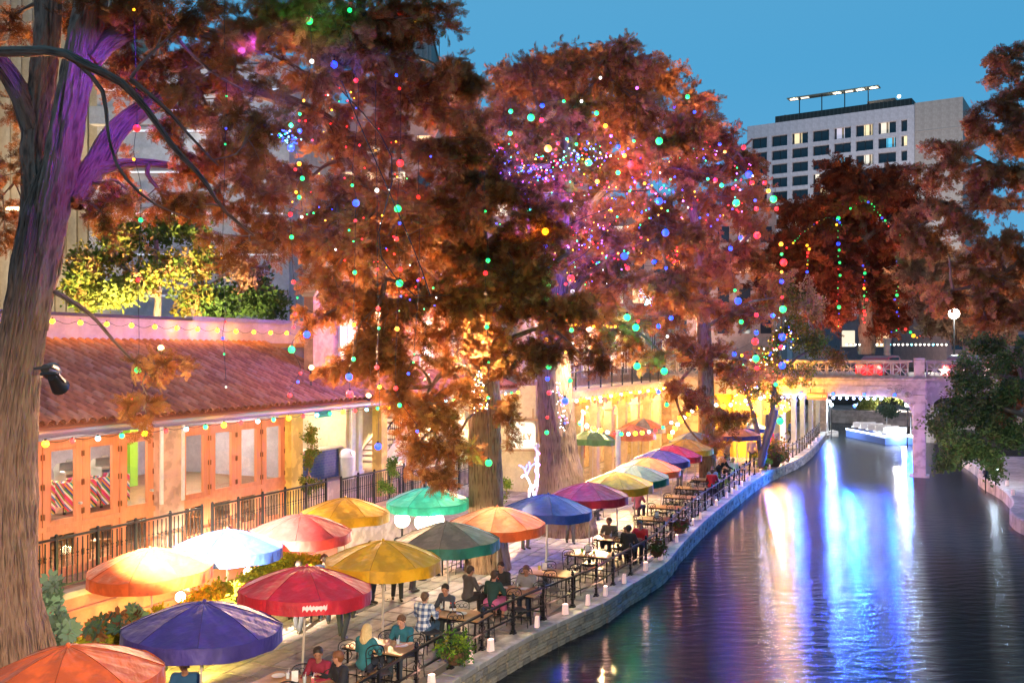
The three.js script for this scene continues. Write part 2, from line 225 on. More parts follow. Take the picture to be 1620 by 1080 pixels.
// ---------------------------------------------------------------- the street bridge
const concrete = mat(0.40, 0.34, 0.30, { rough: 0.85, map: 'blotch', bump: 'grain', bs: 0.006 }), concreteFacing = concrete;  // facing parts use the same concrete as the rest
{
  const b = thing('road_bridge', 'stone road bridge across the river with a pierced balustrade and arched brackets', 'bridge', L(46, 0, 0), PHI);
  // local x runs along the river (away), z across it (to the right)
  mesh('deck', [bx(26, 0.5, 52, 13.3, 4.85, 20)], concrete, b);
  const fas = new THREE.Shape(); // fascia beam with curved haunches at the pier
  fas.moveTo(2, 5.1); fas.lineTo(2, 4.15); fas.lineTo(16.7, 4.15); fas.bezierCurveTo(17.2, 4.1, 17.6, 3.8, 17.76, 3.1); fas.lineTo(18.5, 3.1); fas.lineTo(18.5, 5.1);
  const fg = new THREE.ExtrudeGeometry(fas, { depth: 0.45, bevelEnabled: true, bevelSize: 0.02, bevelThickness: 0.02, bevelSegments: 1 }).rotateY(-PI / 2).translate(0.25, 0, 0);
  mesh('fascia_beam', fg, concreteFacing, b);
  const fas2 = new THREE.Shape(); fas2.moveTo(18.52, 5.08); fas2.lineTo(18.52, 3.1); fas2.lineTo(18.6, 3.1); fas2.bezierCurveTo(18.8, 3.8, 19.1, 4.1, 19.6, 4.15); fas2.lineTo(40, 4.15); fas2.lineTo(40, 5.08);
  mesh('fascia_beam', new THREE.ExtrudeGeometry(fas2, { depth: 0.4, bevelEnabled: true, bevelSize: 0.02, bevelThickness: 0.02, bevelSegments: 1 }).rotateY(-PI / 2).translate(0.9, 0, 0), concreteFacing, b);
  mesh('cornice', [bx(0.75, 0.14, 38.4, 0, 5.19, 20.9), bx(0.6, 0.1, 38.3, 0.03, 5.31, 20.9), bx(0.1, 0.06, 16.2, -0.24, 4.75, 10.2)], concrete, b);
  for (const z of [18.15, 29]) mesh('pier', [rbx(0.9, 5.9, 0.72, 0.2, 1.35, z, 0.04), bx(1.2, 0.9, 1.1, 0.2, -0.95, z), bx(1.0, 0.16, 0.82, 0.2, 2.1, z), bx(1.02, 0.2, 0.84, 0.2, 3.95, z), bx(0.06, 1.5, 0.34, -0.28, 3.05, z), bx(0.06, 1.7, 0.34, -0.28, 0.95, z)], concreteFacing, b);
  for (const [x, z] of [[24, 9.9 - 0.0], [24, 18.3]]) mesh('pier', [rbx(1.1, 6.2, 1.1, x, 1.4, z, 0.04), bx(1.5, 1.2, 1.5, x, -0.9, z)], concreteFacing, b);
  { // carved scrolls on the haunch
    const s = (cx, cyy, r) => { const p = []; for (let i = 0; i <= 18; i++) { const a = i / 18 * 4.2 * PI, q = r * (1 - i / 22); p.push(v(-0.25, cyy + Math.sin(a) * q, cx + Math.cos(a) * q)); } return tube(p, 0.035, 40, 4); };
    mesh('carved_scroll', [s(17.0, 4.6, 0.26), s(17.5, 4.25, 0.2), s(17.72, 3.75, 0.14), s(16.5, 4.7, 0.16)], concrete, b);
    for (const z of [9, 10.5, 12, 13.5]) mesh('fascia_panel', [bx(0.05, 0.34, 1.2, -0.235, 4.55, z + 1.1)], concrete, b);
  }
  // balustrade: square panels with eight spokes
  const panel = []; const W = 0.92, H = 0.86;
  panel.push(bx(0.14, 0.07, W, 0, 0.035, 0), bx(0.14, 0.07, W, 0, H - 0.035, 0), bx(0.1, H, 0.09, 0, H / 2, -W / 2 + 0.05), bx(0.1, H, 0.09, 0, H / 2, W / 2 - 0.05), cy(0.1, 0.1, 0.12, 0, H / 2, 0, 10, 0, PI / 2));
  for (let k = 0; k < 4; k++) { const g = new THREE.BoxGeometry(0.085, k % 2 ? 1.12 : 0.8, 0.06); g.rotateX(k * PI / 4); g.translate(0, H / 2, 0); panel.push(g); }
  const pg = mg(panel);
  for (let z = 3; z < 40; z += 0.94) {
    if (Math.abs(z - 18.15) < 0.5) { mesh('pilaster', [rbx(0.5, 1.02, 0.6, 0.05, 5.85, 18.15, 0.03), bx(0.56, 0.1, 0.66, 0.05, 6.42, 18.15)], concreteFacing, b); continue; }
    const p = new THREE.Mesh(pg, concreteFacing); p.name = 'balustrade_panel'; p.castShadow = p.receiveShadow = true; p.position.set(0.05, 5.36, z); b.add(p);
  }
  mesh('handrail', [rbx(0.36, 0.13, 15, 0.05, 6.29, 10.3, 0.04), rbx(0.36, 0.13, 21.5, 0.05, 6.29, 29.2, 0.04)], concreteFacing, b);
  // under the bridge on the left bank: yellow wall, arcade of columns
  const yellow = mat(0.72, 0.52, 0.08, { rough: 0.8, map: 'mottle', bump: 'grain', bs: 0.004 });
  const wl = thing('underpass_wall', 'bright yellow plaster wall under the left end of the bridge', 'wall', L(46, 0, 0), PHI);
  mesh('wall', [bx(26, 4.6, 0.4, 13.6, 2.28, 7.2), bx(0.5, 4.62, 5.5, 1.0, 2.29, 6.0)], yellow, wl); mesh('plinth', [bx(26, 0.35, 0.1, 13.8, 0.18, 7.46)], mat(0.3, 0.2, 0.1, { rough: 0.8 }), wl);
  const ar = thing('underpass_arcade', 'pale blue lit arcade of slim columns under the bridge beside the walkway', 'arcade', L(46, 0, 0), PHI);
  const pale = mat(0.55, 0.56, 0.6, { rough: 0.7, map: 'mottle' }), xs = [3.4, 8.6, 13.4, 18.4, 23.4];
  for (const x of xs) mesh('column', [rbx(0.42, 4.3, 0.34, x, 2.0, 9.75, 0.03), bx(0.6, 0.3, 0.5, x, 0.13, 9.75), bx(0.56, 0.18, 0.46, x, 3.35, 9.75)], pale, ar);
  for (let i = 0; i < 4; i++) { const s = new THREE.Shape(), a = xs[i] + 0.21, c = xs[i + 1] - 0.21, m = (a + c) / 2; s.moveTo(a, 3.3); s.bezierCurveTo(a, 4.1, m - 0.6, 4.3, m, 4.32); s.bezierCurveTo(m + 0.6, 4.3, c, 4.1, c, 3.3); s.lineTo(c, 4.58); s.lineTo(a, 4.58); mesh('arch', [new THREE.ExtrudeGeometry(s, { depth: 0.3, bevelEnabled: false }).translate(0, 0, 9.6)], pale, ar); }
  for (const x of [5, 12, 19]) { const o = thing('ceiling_light', 'warm yellow lamp under the bridge above the arcade walk, ' + { 5: 'nearest', 12: 'middle', 19: 'farthest' }[x] + ' of three', 'lamp', L(46 + x, 4.45, 8.4)); mesh('lamp_housing', [cy(0.2, 0.2, 0.14, 0, 0.07, 0, 12)], iron, o); mesh('lamp_lens', [sp(0.16, 0, -0.06, 0, 10)], glow(1, 0.75, 0.2, 5), o); point(o, v(0, -0.3, 0), [1, 0.72, 0.18], 36, 5); }
}
{ // name plate and lights under the beam
  const s = thing('street_name_sign', 'small red brown plaque reading COMMERCE ST. under the middle of the bridge beam', 'sign', L(45.74, 4.1, 12.35), PHI);
  mesh('plaque', [rbx(0.07, 0.42, 1.25, 0, 0, 0, 0.03)], mat(0.28, 0.08, 0.05, { rough: 0.6, map: 'wood' }), s);
  mesh('bracket', [bx(0.05, 0.3, 0.05, 0, 0.3, -0.4), bx(0.05, 0.3, 0.05, 0, 0.3, 0.4)], iron, s);
  const font = await new FontLoader().loadAsync('fonts/droid/droid_sans_bold.typeface.json'); globalThis.FONT = font;
  const tg = new TextGeometry('COMMERCE ST.', { font, size: 0.11, depth: 0.015, curveSegments: 2 }); tg.computeBoundingBox(); tg.translate(-tg.boundingBox.max.x / 2, -0.05, 0); tg.rotateY(-PI / 2); tg.translate(-0.037, 0, 0);
  mesh('lettering', [tg], mat(0.7, 0.6, 0.5, { rough: 0.6 }), s);
  const rows = [[9.15, 11.35, 7, 'left'], [13.3, 16.05, 8, 'right']];
  for (const [a, c, n, side] of rows) {
    const o = thing('bridge_light_strip', 'row of ' + n + ' cold white lights under the bridge beam, ' + side + ' of the name plaque', 'light string', L(45.72, 4.02, a), PHI);
    mesh('cable', [bar(v(0, 0.07, -0.1), v(0, 0.07, c - a + 0.1), 0.03, 0.03)], iron, o);
    for (let i = 0; i < n; i++) { const z = (c - a) * i / (n - 1); mesh('bulb', [sp(0.085, 0, 0, z, 8)], glow(0.45, 0.58, 1, 12), o); point(o, v(-0.05, -0.25, z), [0.3, 0.45, 1], 9, 3); }
  }
  const starG = (() => { const sh = new THREE.Shape(); for (let i = 0; i < 10; i++) { const r = i % 2 ? 0.13 : 0.33, a = PI / 2 + i * PI / 5; i ? sh.lineTo(Math.cos(a) * r, Math.sin(a) * r) : sh.moveTo(Math.cos(a) * r, Math.sin(a) * r); } sh.closePath(); return mg([new THREE.ExtrudeGeometry(sh, { depth: 0.05, bevelEnabled: true, bevelSize: 0.015, bevelThickness: 0.015, bevelSegments: 1 }).rotateY(-PI / 2)]); })();
  [19.5, 20.7, 21.8, 22.9, 24].forEach((z, i) => { const o = thing('star_light', 'glowing white star on the bridge balustrade right of the pier, number ' + ['one', 'two', 'three', 'four', 'five'][i] + ' from the left', 'star light', L(45.88, 5.72, z), PHI); mesh('star', [starG.clone()], glow(1, 0.72, 0.6, 1.5), o); mesh('hook', [bx(0.14, 0.03, 0.03, 0.06, 0.3, 0)], iron, o); });
}
// ---------------------------------------------------------------- the restaurant with folding doors and a tiled roof (left)
const orange = mat(0.70, 0.25, 0.12, { rough: 0.55, map: 'wood', bump: 'grain', bs: 0.002 }), pinkWall = mat(0.62, 0.24, 0.17, { rough: 0.85, map: 'mottle', bump: 'grain', bs: 0.004 }), peach = mat(0.66, 0.42, 0.30, { rough: 0.9, map: 'mottle', bump: 'rough', bs: 0.008 });
const glass = mat(0.95, 0.97, 0.97, { rough: 0.03, trans: 1 }), cream = mat(0.68, 0.55, 0.36, { rough: 0.85, map: 'mottle', bump: 'grain', bs: 0.004 });
const lilac = mat(0.45, 0.42, 0.56, { rough: 0.9, map: 'mottle' });
{
  const b = thing('restaurant_building', 'low restaurant with orange folding glass doors under a long red barrel tile roof', 'restaurant', L(0, 0, 0), PHI);
  // body: floors, back wall, ends
  mesh('floor', [bx(15.4, 0.14, 5.4, 2.2, 2.68, -2.75), bx(15.4, 0.2, 5.4, 2.2, 1.38, -2.75)], mat(0.30, 0.16, 0.10, { rough: 0.5, map: 'wood' }), b);
  mesh('back_wall', [bx(15.4, 4.5, 0.2, 2.2, 3.2, -5.3), bx(0.2, 4.5, 5.2, -5.4, 3.2, -2.7), bx(0.2, 2.3, 5.2, 9.8, 3.8, -2.6)], lilac, b);
  mesh('ceiling', [bx(15.2, 0.1, 5.2, 2.2, 4.93, -2.7)], mat(0.6, 0.55, 0.5, { rough: 0.9 }), b);
  mesh('green_column', [bx(0.3, 2.1, 0.3, 0.5, 3.82, -3.6), bx(0.3, 2.1, 0.3, 6.2, 3.82, -3.4)], mat(0.2, 0.4, 0.02, { rough: 0.7 }), b);
  mesh('lintel', [bx(15.6, 0.3, 0.24, 2.2, 5.02, 0)], orange, b);
  mesh('floor_edge', [bx(15.2, 0.12, 0.06, 2.1, 2.7, 0.05)], orange, b);
  // piers
  mesh('plaster_pier', [bx(0.92, 3.4, 0.4, 4.18, 3.2, 0.02)], mat(0.62, 0.36, 0.26, { rough: 0.95, map: 'blotch', bump: 'rough', bs: 0.02 }), b);
  for (const x of [3.78, 4.57]) mesh('white_strip', [bx(0.1, 2.1, 0.05, x, 3.85, 0.24)], white, b);
  mesh('corner_pier', [bx(0.6, 3.6, 0.5, 9.58, 3.2, 0.05)], mat(0.72, 0.5, 0.12, { rough: 0.85, map: 'blotch', bump: 'rough', bs: 0.01 }), b);
  // folding door leaves
  const leaf = (W) => { const st = 0.19, g = []; g.push(bx(st, 3.28, 0.07, st / 2, 1.64, 0), bx(st, 3.28, 0.07, W - st / 2, 1.64, 0)); for (const [y, h] of [[0.11, 0.22], [1.18, 0.34], [3.17, 0.22]]) g.push(bx(W - 2 * st, h, 0.062, W / 2, y, 0)); for (const x of [st + 0.012, W - st - 0.012]) g.push(bx(0.024, 1.72, 0.09, x, 2.2, 0)); for (const y of [1.37, 3.04]) g.push(bx(W - 2 * st, 0.03, 0.09, W / 2, y, 0)); return mg(g); };
  const W = 1.14, lg = leaf(W - 0.02), pg = flat(bx(W - 0.42, 1.7, 0.012, W / 2 - 0.01, 2.2, 0)), pl = flat(bx(W - 0.42, 0.8, 0.012, W / 2 - 0.01, 0.62, 0));
  const hin = mg([-1, 1].flatMap((q) => [0.5, 1.5, 2.2, 2.9].map((y) => bx(0.025, 0.14, 0.03, q < 0 ? 0.02 : W - 0.04, y, 0.045)))), knob = mg([cy(0.035, 0.035, 0.05, W - 0.12, 1.7, 0.06, 10, PI / 2), sp(0.04, W - 0.12, 1.7, 0.1, 8)]);
  let n = 0; for (const t0 of [-0.9, 0.24, 1.39, 2.54, 4.66, 5.81, 6.96, 8.11]) {
    const d = mesh('door', [lg.clone()], orange, b); d.position.set(t0, 1.5, 0.02 + (n++ % 2) * 0.02);
    const p1 = new THREE.Mesh(pg, glass), p2 = new THREE.Mesh(pl, glass); p1.name = p2.name = 'pane'; d.add(p1, p2);
    const h = new THREE.Mesh(hin, mat(0.2, 0.08, 0.03, { rough: 0.4, metal: 0.6 })); h.name = 'hinge'; d.add(h);
    if (n === 2 || n === 4) { const k = new THREE.Mesh(knob, steel); k.name = 'knob'; d.add(k); }
  }
  // roof: deck, channel course, rows of barrel tiles, gutter
  const ex = -3.6, e1 = 26, y0 = 5.18, z0 = 0.82, y1 = 7.02, z1 = -4.15, sl = Math.hypot(y1 - y0, z1 - z0), ang = Math.atan2(y1 - y0, z0 - z1);
  const tileMats = [[0.38, 0.125, 0.07], [0.33, 0.105, 0.06], [0.44, 0.16, 0.09], [0.28, 0.09, 0.055], [0.40, 0.17, 0.12]].map((c) => mat(...c, { rough: 0.8, map: 'blotch', bump: 'rough', bs: 0.006 }));
  const deck = mesh('roof', [tf(bx(14 - ex, 0.08, sl, (14 + ex) / 2, 0, -sl / 2), 0, y0 - 0.05, z0, 0, 0), bx(0.001, 0.001, 0.001, 0, y0, z0)].slice(0, 1).map((g) => { g.translate(0, -(y0 - 0.05), -z0); g.rotateX(ang); g.translate(0, y0 - 0.06, z0); return g; }), mat(0.36, 0.13, 0.07, { rough: 0.9 }), b);
  const deck2 = mesh('roof', [(() => { const g = bx(12.2, 0.08, 2.3, 20, 0, -1.15); g.rotateX(ang); g.translate(0, y0 - 0.06, z0); return g; })()], mat(0.36, 0.13, 0.07, { rough: 0.9 }), b);
  const tl = 0.46, half = (() => { const r = 0.125, r2 = 0.106, N = 7, P = [], I = []; for (const [z, q] of [[0.02, 1.06], [-tl, 0.92]]) for (const R of [r * q, r2 * q]) for (let i = 0; i <= N; i++) { const a = i / N * PI; P.push(Math.cos(a) * R, Math.sin(a) * R, z); } const m = N + 1, q = (a, b2, c, d) => I.push(a, b2, c, b2, d, c); for (let i = 0; i < N; i++) { q(i, i + 1, 2 * m + i, 2 * m + i + 1); q(m + i + 1, m + i, 3 * m + i + 1, 3 * m + i); q(i + 1, i, m + i + 1, m + i); } const g = new THREE.BufferGeometry(); g.setAttribute('position', new THREE.Float32BufferAttribute(P, 3)); g.setIndex(I); g.rotateX(0.05); g.computeVertexNormals(); return mg([g]); })();
  half.userData.keep = 1;
  const rest = tileMats.map(() => []); let made = 0;
  const dir = v(0, Math.sin(ang), -Math.cos(ang)), q = new THREE.Quaternion().setFromAxisAngle(v(1, 0, 0), ang);
  for (let row = 0; row * (tl - 0.06) < sl; row++) for (let c = 0; c * 0.285 < e1 - ex; c++) {
    const x = ex + c * 0.285 + rr(-0.008, 0.008), f = row * (tl - 0.06); if (x > 14 && f > 2.0) continue;
    const p = v(x, y0 + 0.04 + dir.y * f + rr(-0.006, 0.006), z0 + dir.z * f), k = Math.floor(rnd() * 5), tw = rr(-0.03, 0.03);
    if (made < 300 && x > -0.7 && x < 8.6 && row < 9) { const o = new THREE.Mesh(half, tileMats[k]); o.name = 'roof_tile'; o.castShadow = o.receiveShadow = true; o.position.copy(p); o.quaternion.copy(q); o.rotateY(tw); deck.add(o); made++; }
    else { const g = half.clone(); g.rotateY(tw); g.rotateX(ang); g.translate(p.x, p.y, p.z); rest[k].push(g); }
  }
  rest.forEach((l, k) => mesh('roof_tile', l, tileMats[k], deck).userData.kind = 'stuff');
  { // dark channel tiles between the barrels
    const l = []; for (let c = 0; c * 0.285 < e1 - ex; c++) { const x = ex + 0.1425 + c * 0.285, len = x > 14 ? 2.1 : sl, g = new THREE.CylinderGeometry(0.085, 0.085, len, 6, 1, true, PI, PI); g.rotateZ(PI / 2); g.rotateY(PI / 2); g.rotateZ(0); g.translate(0, 0.03, -len / 2); g.rotateX(ang); g.translate(x, y0 + 0.04, z0); l.push(g); }
    mesh('channel_tile', l, mat(0.38, 0.13, 0.07, { rough: 0.9, side: 2 }), deck).userData.kind = 'stuff';
  }
  const gut = new THREE.CylinderGeometry(0.085, 0.085, 29.4, 8, 1, true, PI / 2, PI); gut.rotateZ(PI / 2); gut.translate(11.2, 5.03, 0.93); gut.computeVertexNormals();
  mesh('gutter', [gut, bx(29.4, 0.02, 0.02, 11.2, 5.045, 1.02)], mat(0.30, 0.24, 0.30, { rough: 0.5, metal: 0.3, side: 2 }), b);
  mesh('rafter_tail', Array.from({ length: 46 }, (_, i) => bx(0.09, 0.12, 0.8, -3.3 + i * 0.64, 5.03, 0.42, 0, -0.1)), mat(0.2, 0.09, 0.05, { rough: 0.8 }), b);
  for (const [x, z] of [[-1.5, -1.6], [1.6, -2.2], [5.4, -2.0], [8, -2.2]]) { const l = mesh('ceiling_lamp', [cy(0.14, 0.2, 0.12, x, 4.83, z, 12)], glow(1, 0.85, 0.6, 3), b); point(l, v(x, 4.7, z), [1, 0.78, 0.55], 20, 6); }
  for (const x of [0.5, 3, 6, 8.5]) { const l = mesh('ceiling_lamp', [cy(0.1, 0.12, 0.08, x, 2.56, -1.4, 10)], glow(1, 0.7, 0.4, 2), b); point(l, v(x, 2.45, -1.4), [1, 0.62, 0.35], 11, 5); }
}
{ // terrace, its stepped front and railings
  const t = thing('terrace', 'raised terrace with a stepped pink painted front below the folding doors', 'terrace', L(0, 0, 0), PHI);
  mesh('terrace_floor', [bx(22, 0.3, 1.6, 5.5, 1.35, 0.72)], mat(0.42, 0.26, 0.2, { rough: 0.8, map: 'blotch' }), t);
  mesh('curb', [rbx(15.5, 0.16, 0.34, 2.2, 1.46, 1.42, 0.03)], mat(0.5, 0.42, 0.36, { rough: 0.85, map: 'blotch', bump: 'rough', bs: 0.01 }), t);
  mesh('front_wall', [bx(15.4, 0.26, 0.3, 2.15, 1.25, 1.4), rbx(15.4, 0.07, 0.42, 2.15, 1.1, 1.44, 0.02), bx(15.4, 0.4, 0.36, 2.15, 0.87, 1.42), rbx(15.4, 0.06, 0.5, 2.15, 0.65, 1.46, 0.02), bx(15.4, 0.7, 0.44, 2.15, 0.28, 1.44)], pinkWall, t);
  mesh('front_wall', [bx(6.4, 1.4, 0.2, 13.2, 0.55, 1.48)], mat(0.5, 0.42, 0.3, { rough: 0.9, map: 'blotch', bump: 'rough', bs: 0.015 }), t);
  const bal = mg([bx(0.022, 1.02, 0.022, 0, 0.62, 0), sp(0.026, 0, 0.72, 0, 6), bx(0.04, 0.03, 0.04, 0, 0.8, 0)]), post = mg([bx(0.06, 1.24, 0.06, 0, 0.62, 0), bx(0.12, 0.03, 0.12, 0, 0.015, 0), sp(0.04, 0, 1.26, 0, 8)]);
  const railing = (name, label, t0, t1, s, y, slope = 0) => {
    const r = thing(name, label, 'railing', L(t0, y, s), PHI), len = t1 - t0, N = Math.max(2, Math.round(len / 1.05)), yy = (x) => slope * x;
    mesh('top_rail', [bar(v(0, 1.19 + yy(0), 0), v(len, 1.19 + yy(len), 0), 0.05, 0.05)], iron, r); mesh('lower_rail', [bar(v(0, 0.12 + yy(0), 0), v(len, 0.12 + yy(len), 0), 0.035, 0.035)], iron, r);
    for (let i = 0; i <= N; i++) { const o = new THREE.Mesh(post, iron); o.name = 'post'; o.castShadow = true; o.position.set(len * i / N, yy(len * i / N), 0); r.add(o); for (let k = 1; k < 8 && i < N; k++) { const x = len * (i + k / 8) / N, q = new THREE.Mesh(bal, iron); q.name = 'baluster'; q.castShadow = true; q.position.set(x, yy(x), 0); r.add(q); } }
    return r;
  };
  railing('terrace_railing', 'black iron terrace railing before the serape tables, left of the plaster pier', -1.6, 4.1, 1.34, 1.54);
  railing('terrace_railing', 'black iron terrace railing before the second set of folding doors, right of the plaster pier', 4.5, 9.7, 1.34, 1.54);
  railing('terrace_railing', 'iron railing in front of the blue tiled counter and white bin', 10.6, 14.6, 1.3, 1.5);
  railing('terrace_railing', 'iron fence behind the teal umbrella at the foot of the stair', 15.6, 23.5, 0.5, 1.0);
}
{ // what stands in the rooms: striped cloths on serving tables, chafing dishes, chairs below
  const stripes = tex(256, (u, w) => { const k = Math.floor(((u + w) % 1) * 18), c = [[0.75, 0.05, 0.12], [0.9, 0.85, 0.8], [0.08, 0.35, 0.08], [0.05, 0.08, 0.35], [0.85, 0.3, 0.04], [0.3, 0.08, 0.4], [0.9, 0.9, 0.85], [0.02, 0.35, 0.4], [0.7, 0.5, 0.05], [0.05, 0.05, 0.06], [0.75, 0.1, 0.3], [0.85, 0.8, 0.7], [0.1, 0.3, 0.05], [0.6, 0.05, 0.08], [0.06, 0.2, 0.5], [0.9, 0.86, 0.8], [0.5, 0.3, 0.05], [0.7, 0.05, 0.25]][k]; return c.map((q) => q * (0.8 + 0.3 * noise(u * 90, w * 90, 3, 90, 90))); }, false, 1.15);
  const cloth = new THREE.MeshPhysicalMaterial({ color: 0xffffff, roughness: 0.9, map: stripes, bumpMap: T.weave, bumpScale: 0.002 });
  const dish = () => [rbx(0.62, 0.1, 0.42, 0, 0.2, 0, 0.03), bx(0.03, 0.2, 0.4, -0.28, 0.1, 0), bx(0.03, 0.2, 0.4, 0.28, 0.1, 0)];
  [[-1.1, 1.15, 'behind the leftmost doors by the tree trunk'], [0.35, 1.0, 'behind the second folding door'], [1.62, 1.0, 'behind the third folding door'], [2.78, 0.95, 'behind the door beside the plaster pier']].forEach(([x, w, where], i) => {
    const p = L(x + w / 2, 2.76, -1.25), t = thing('serving_table', 'serving table under a striped cloth ' + where, 'table', p, PHI);
    mesh('tabletop', [bx(w - 0.06, 0.04, 0.7, 0, 0.78, 0)], orange, t); for (const sx of [-1, 1]) for (const sz of [-1, 1]) mesh('leg', [bx(0.05, 0.76, 0.05, sx * (w / 2 - 0.1), 0.38, sz * 0.28)], iron, t);
    const c = mesh('striped_cloth', [bx(w, 0.015, 0.78, 0, 0.81, 0), bx(w, 0.72, 0.015, 0, 0.45, 0.395), bx(0.012, 0.6, 0.76, -w / 2 + 0.004, 0.5, 0), bx(0.012, 0.6, 0.76, w / 2 - 0.004, 0.5, 0)], cloth); c.position.copy(p); c.rotation.y = PHI; tag(c, 'rainbow striped serape cloth on the table ' + where, 'tablecloth');
    const k = thing('chafing_dish', 'steel chafing dish on the striped table ' + where, 'chafing dish', L(x + w / 2, 3.585, -1.25), PHI); mesh('pan', dish(), steel, k); const lg = new THREE.CylinderGeometry(0.21, 0.21, 0.62, 12, 1, false, PI / 2, PI); lg.rotateZ(PI / 2); lg.translate(0, 0.25, 0); mesh('lid', [lg, bx(0.2, 0.03, 0.03, 0, 0.49, 0)], steel, k);
  });
  const wood = mat(0.32, 0.15, 0.06, { rough: 0.6, map: 'wood' }), blue = mat(0.02, 0.09, 0.3, { rough: 0.7, map: 'weave' });
  const chair = () => { const c = new THREE.Group(); mesh('seat', [rbx(0.42, 0.05, 0.42, 0, 0.45, 0, 0.015)], wood, c); for (const x of [-0.18, 0.18]) { mesh('leg', [bx(0.04, 0.45, 0.04, x, 0.22, 0.18)], wood, c); mesh('leg', [bx(0.04, 0.95, 0.04, x, 0.47, -0.18)], wood, c); } mesh('backrest', [bx(0.36, 0.1, 0.025, 0, 0.87, -0.18), bx(0.36, 0.06, 0.025, 0, 0.68, -0.18)], wood, c); return c; };
  const c0 = chair(); c0.name = 'wooden_chair'; names.set('wooden_chair', 1); scene.add(c0); tag(c0, 'brown wooden chair in the low room behind the left terrace railing, nearest the trunk', 'chair', 'wooden chairs in the low room'); c0.position.copy(L(0.6, 1.5, -0.7)); c0.rotation.y = PHI + 0.3;
  [[1.5, -1.1, 2.8, 'second from the trunk'], [2.7, -0.8, 0.1, 'left of the plaster pier'], [5.4, -0.9, 2.9, 'behind the second terrace railing, leftmost'], [6.6, -1.1, 0.4, 'behind the second terrace railing, middle'], [8.2, -0.8, 3.2, 'behind the second terrace railing, rightmost']].forEach(([x, z, a, w]) => copyOf(c0, L(x, 1.5, z), PHI + a, 'brown wooden chair in the low room, ' + w));
  [[0.9, -1.9, 'behind the left terrace railing'], [6.0, -1.9, 'behind the second terrace railing']].forEach(([x, z, w]) => { const t = thing('wooden_table', 'wooden dining table in the low room ' + w, 'table', L(x, 1.5, z), PHI); mesh('tabletop', [rbx(1.2, 0.05, 0.8, 0, 0.74, 0, 0.015)], wood, t); for (const sx of [-0.5, 0.5]) for (const sz of [-0.32, 0.32]) mesh('leg', [bx(0.06, 0.72, 0.06, sx, 0.36, sz)], wood, t); });
  const bg = thing('blue_apron', 'blue cloth hanging on a chair in the low room beside the trunk', 'cloth', L(0.55, 1.5, -0.55), PHI); mesh('cloth', [rbx(0.34, 0.5, 0.06, 0, 0.72, 0, 0.02)], blue, bg);
}
{ // parapet of the block behind the roof
  const p = thing('parapet_wall', 'long pale lilac parapet wall above the tiled roof with a dark metal cap', 'wall', L(0, 0, -4.7), PHI);
  mesh('wall', [bx(30, 3.1, 0.3, 9, 6.4, 0)], mat(0.55, 0.44, 0.56, { rough: 0.85, map: 'mottle', bump: 'grain', bs: 0.004 }), p);  // white paint with purple light mixed into the wall colour
  mesh('metal_cap', [bx(16, 0.1, 0.4, 2, 8.0, 0.02)], mat(0.06, 0.05, 0.07, { rough: 0.6 }), p); mesh('stone_cap', [bx(13.9, 0.16, 0.42, 17.0, 8.03, 0.02)], mat(0.5, 0.42, 0.42, { rough: 0.8, map: 'mottle' }), p);
  mesh('flashing', [bx(30, 0.16, 0.1, 9, 7.12, 0.2)], mat(0.4, 0.2, 0.1, { rough: 0.7 }), p);
}
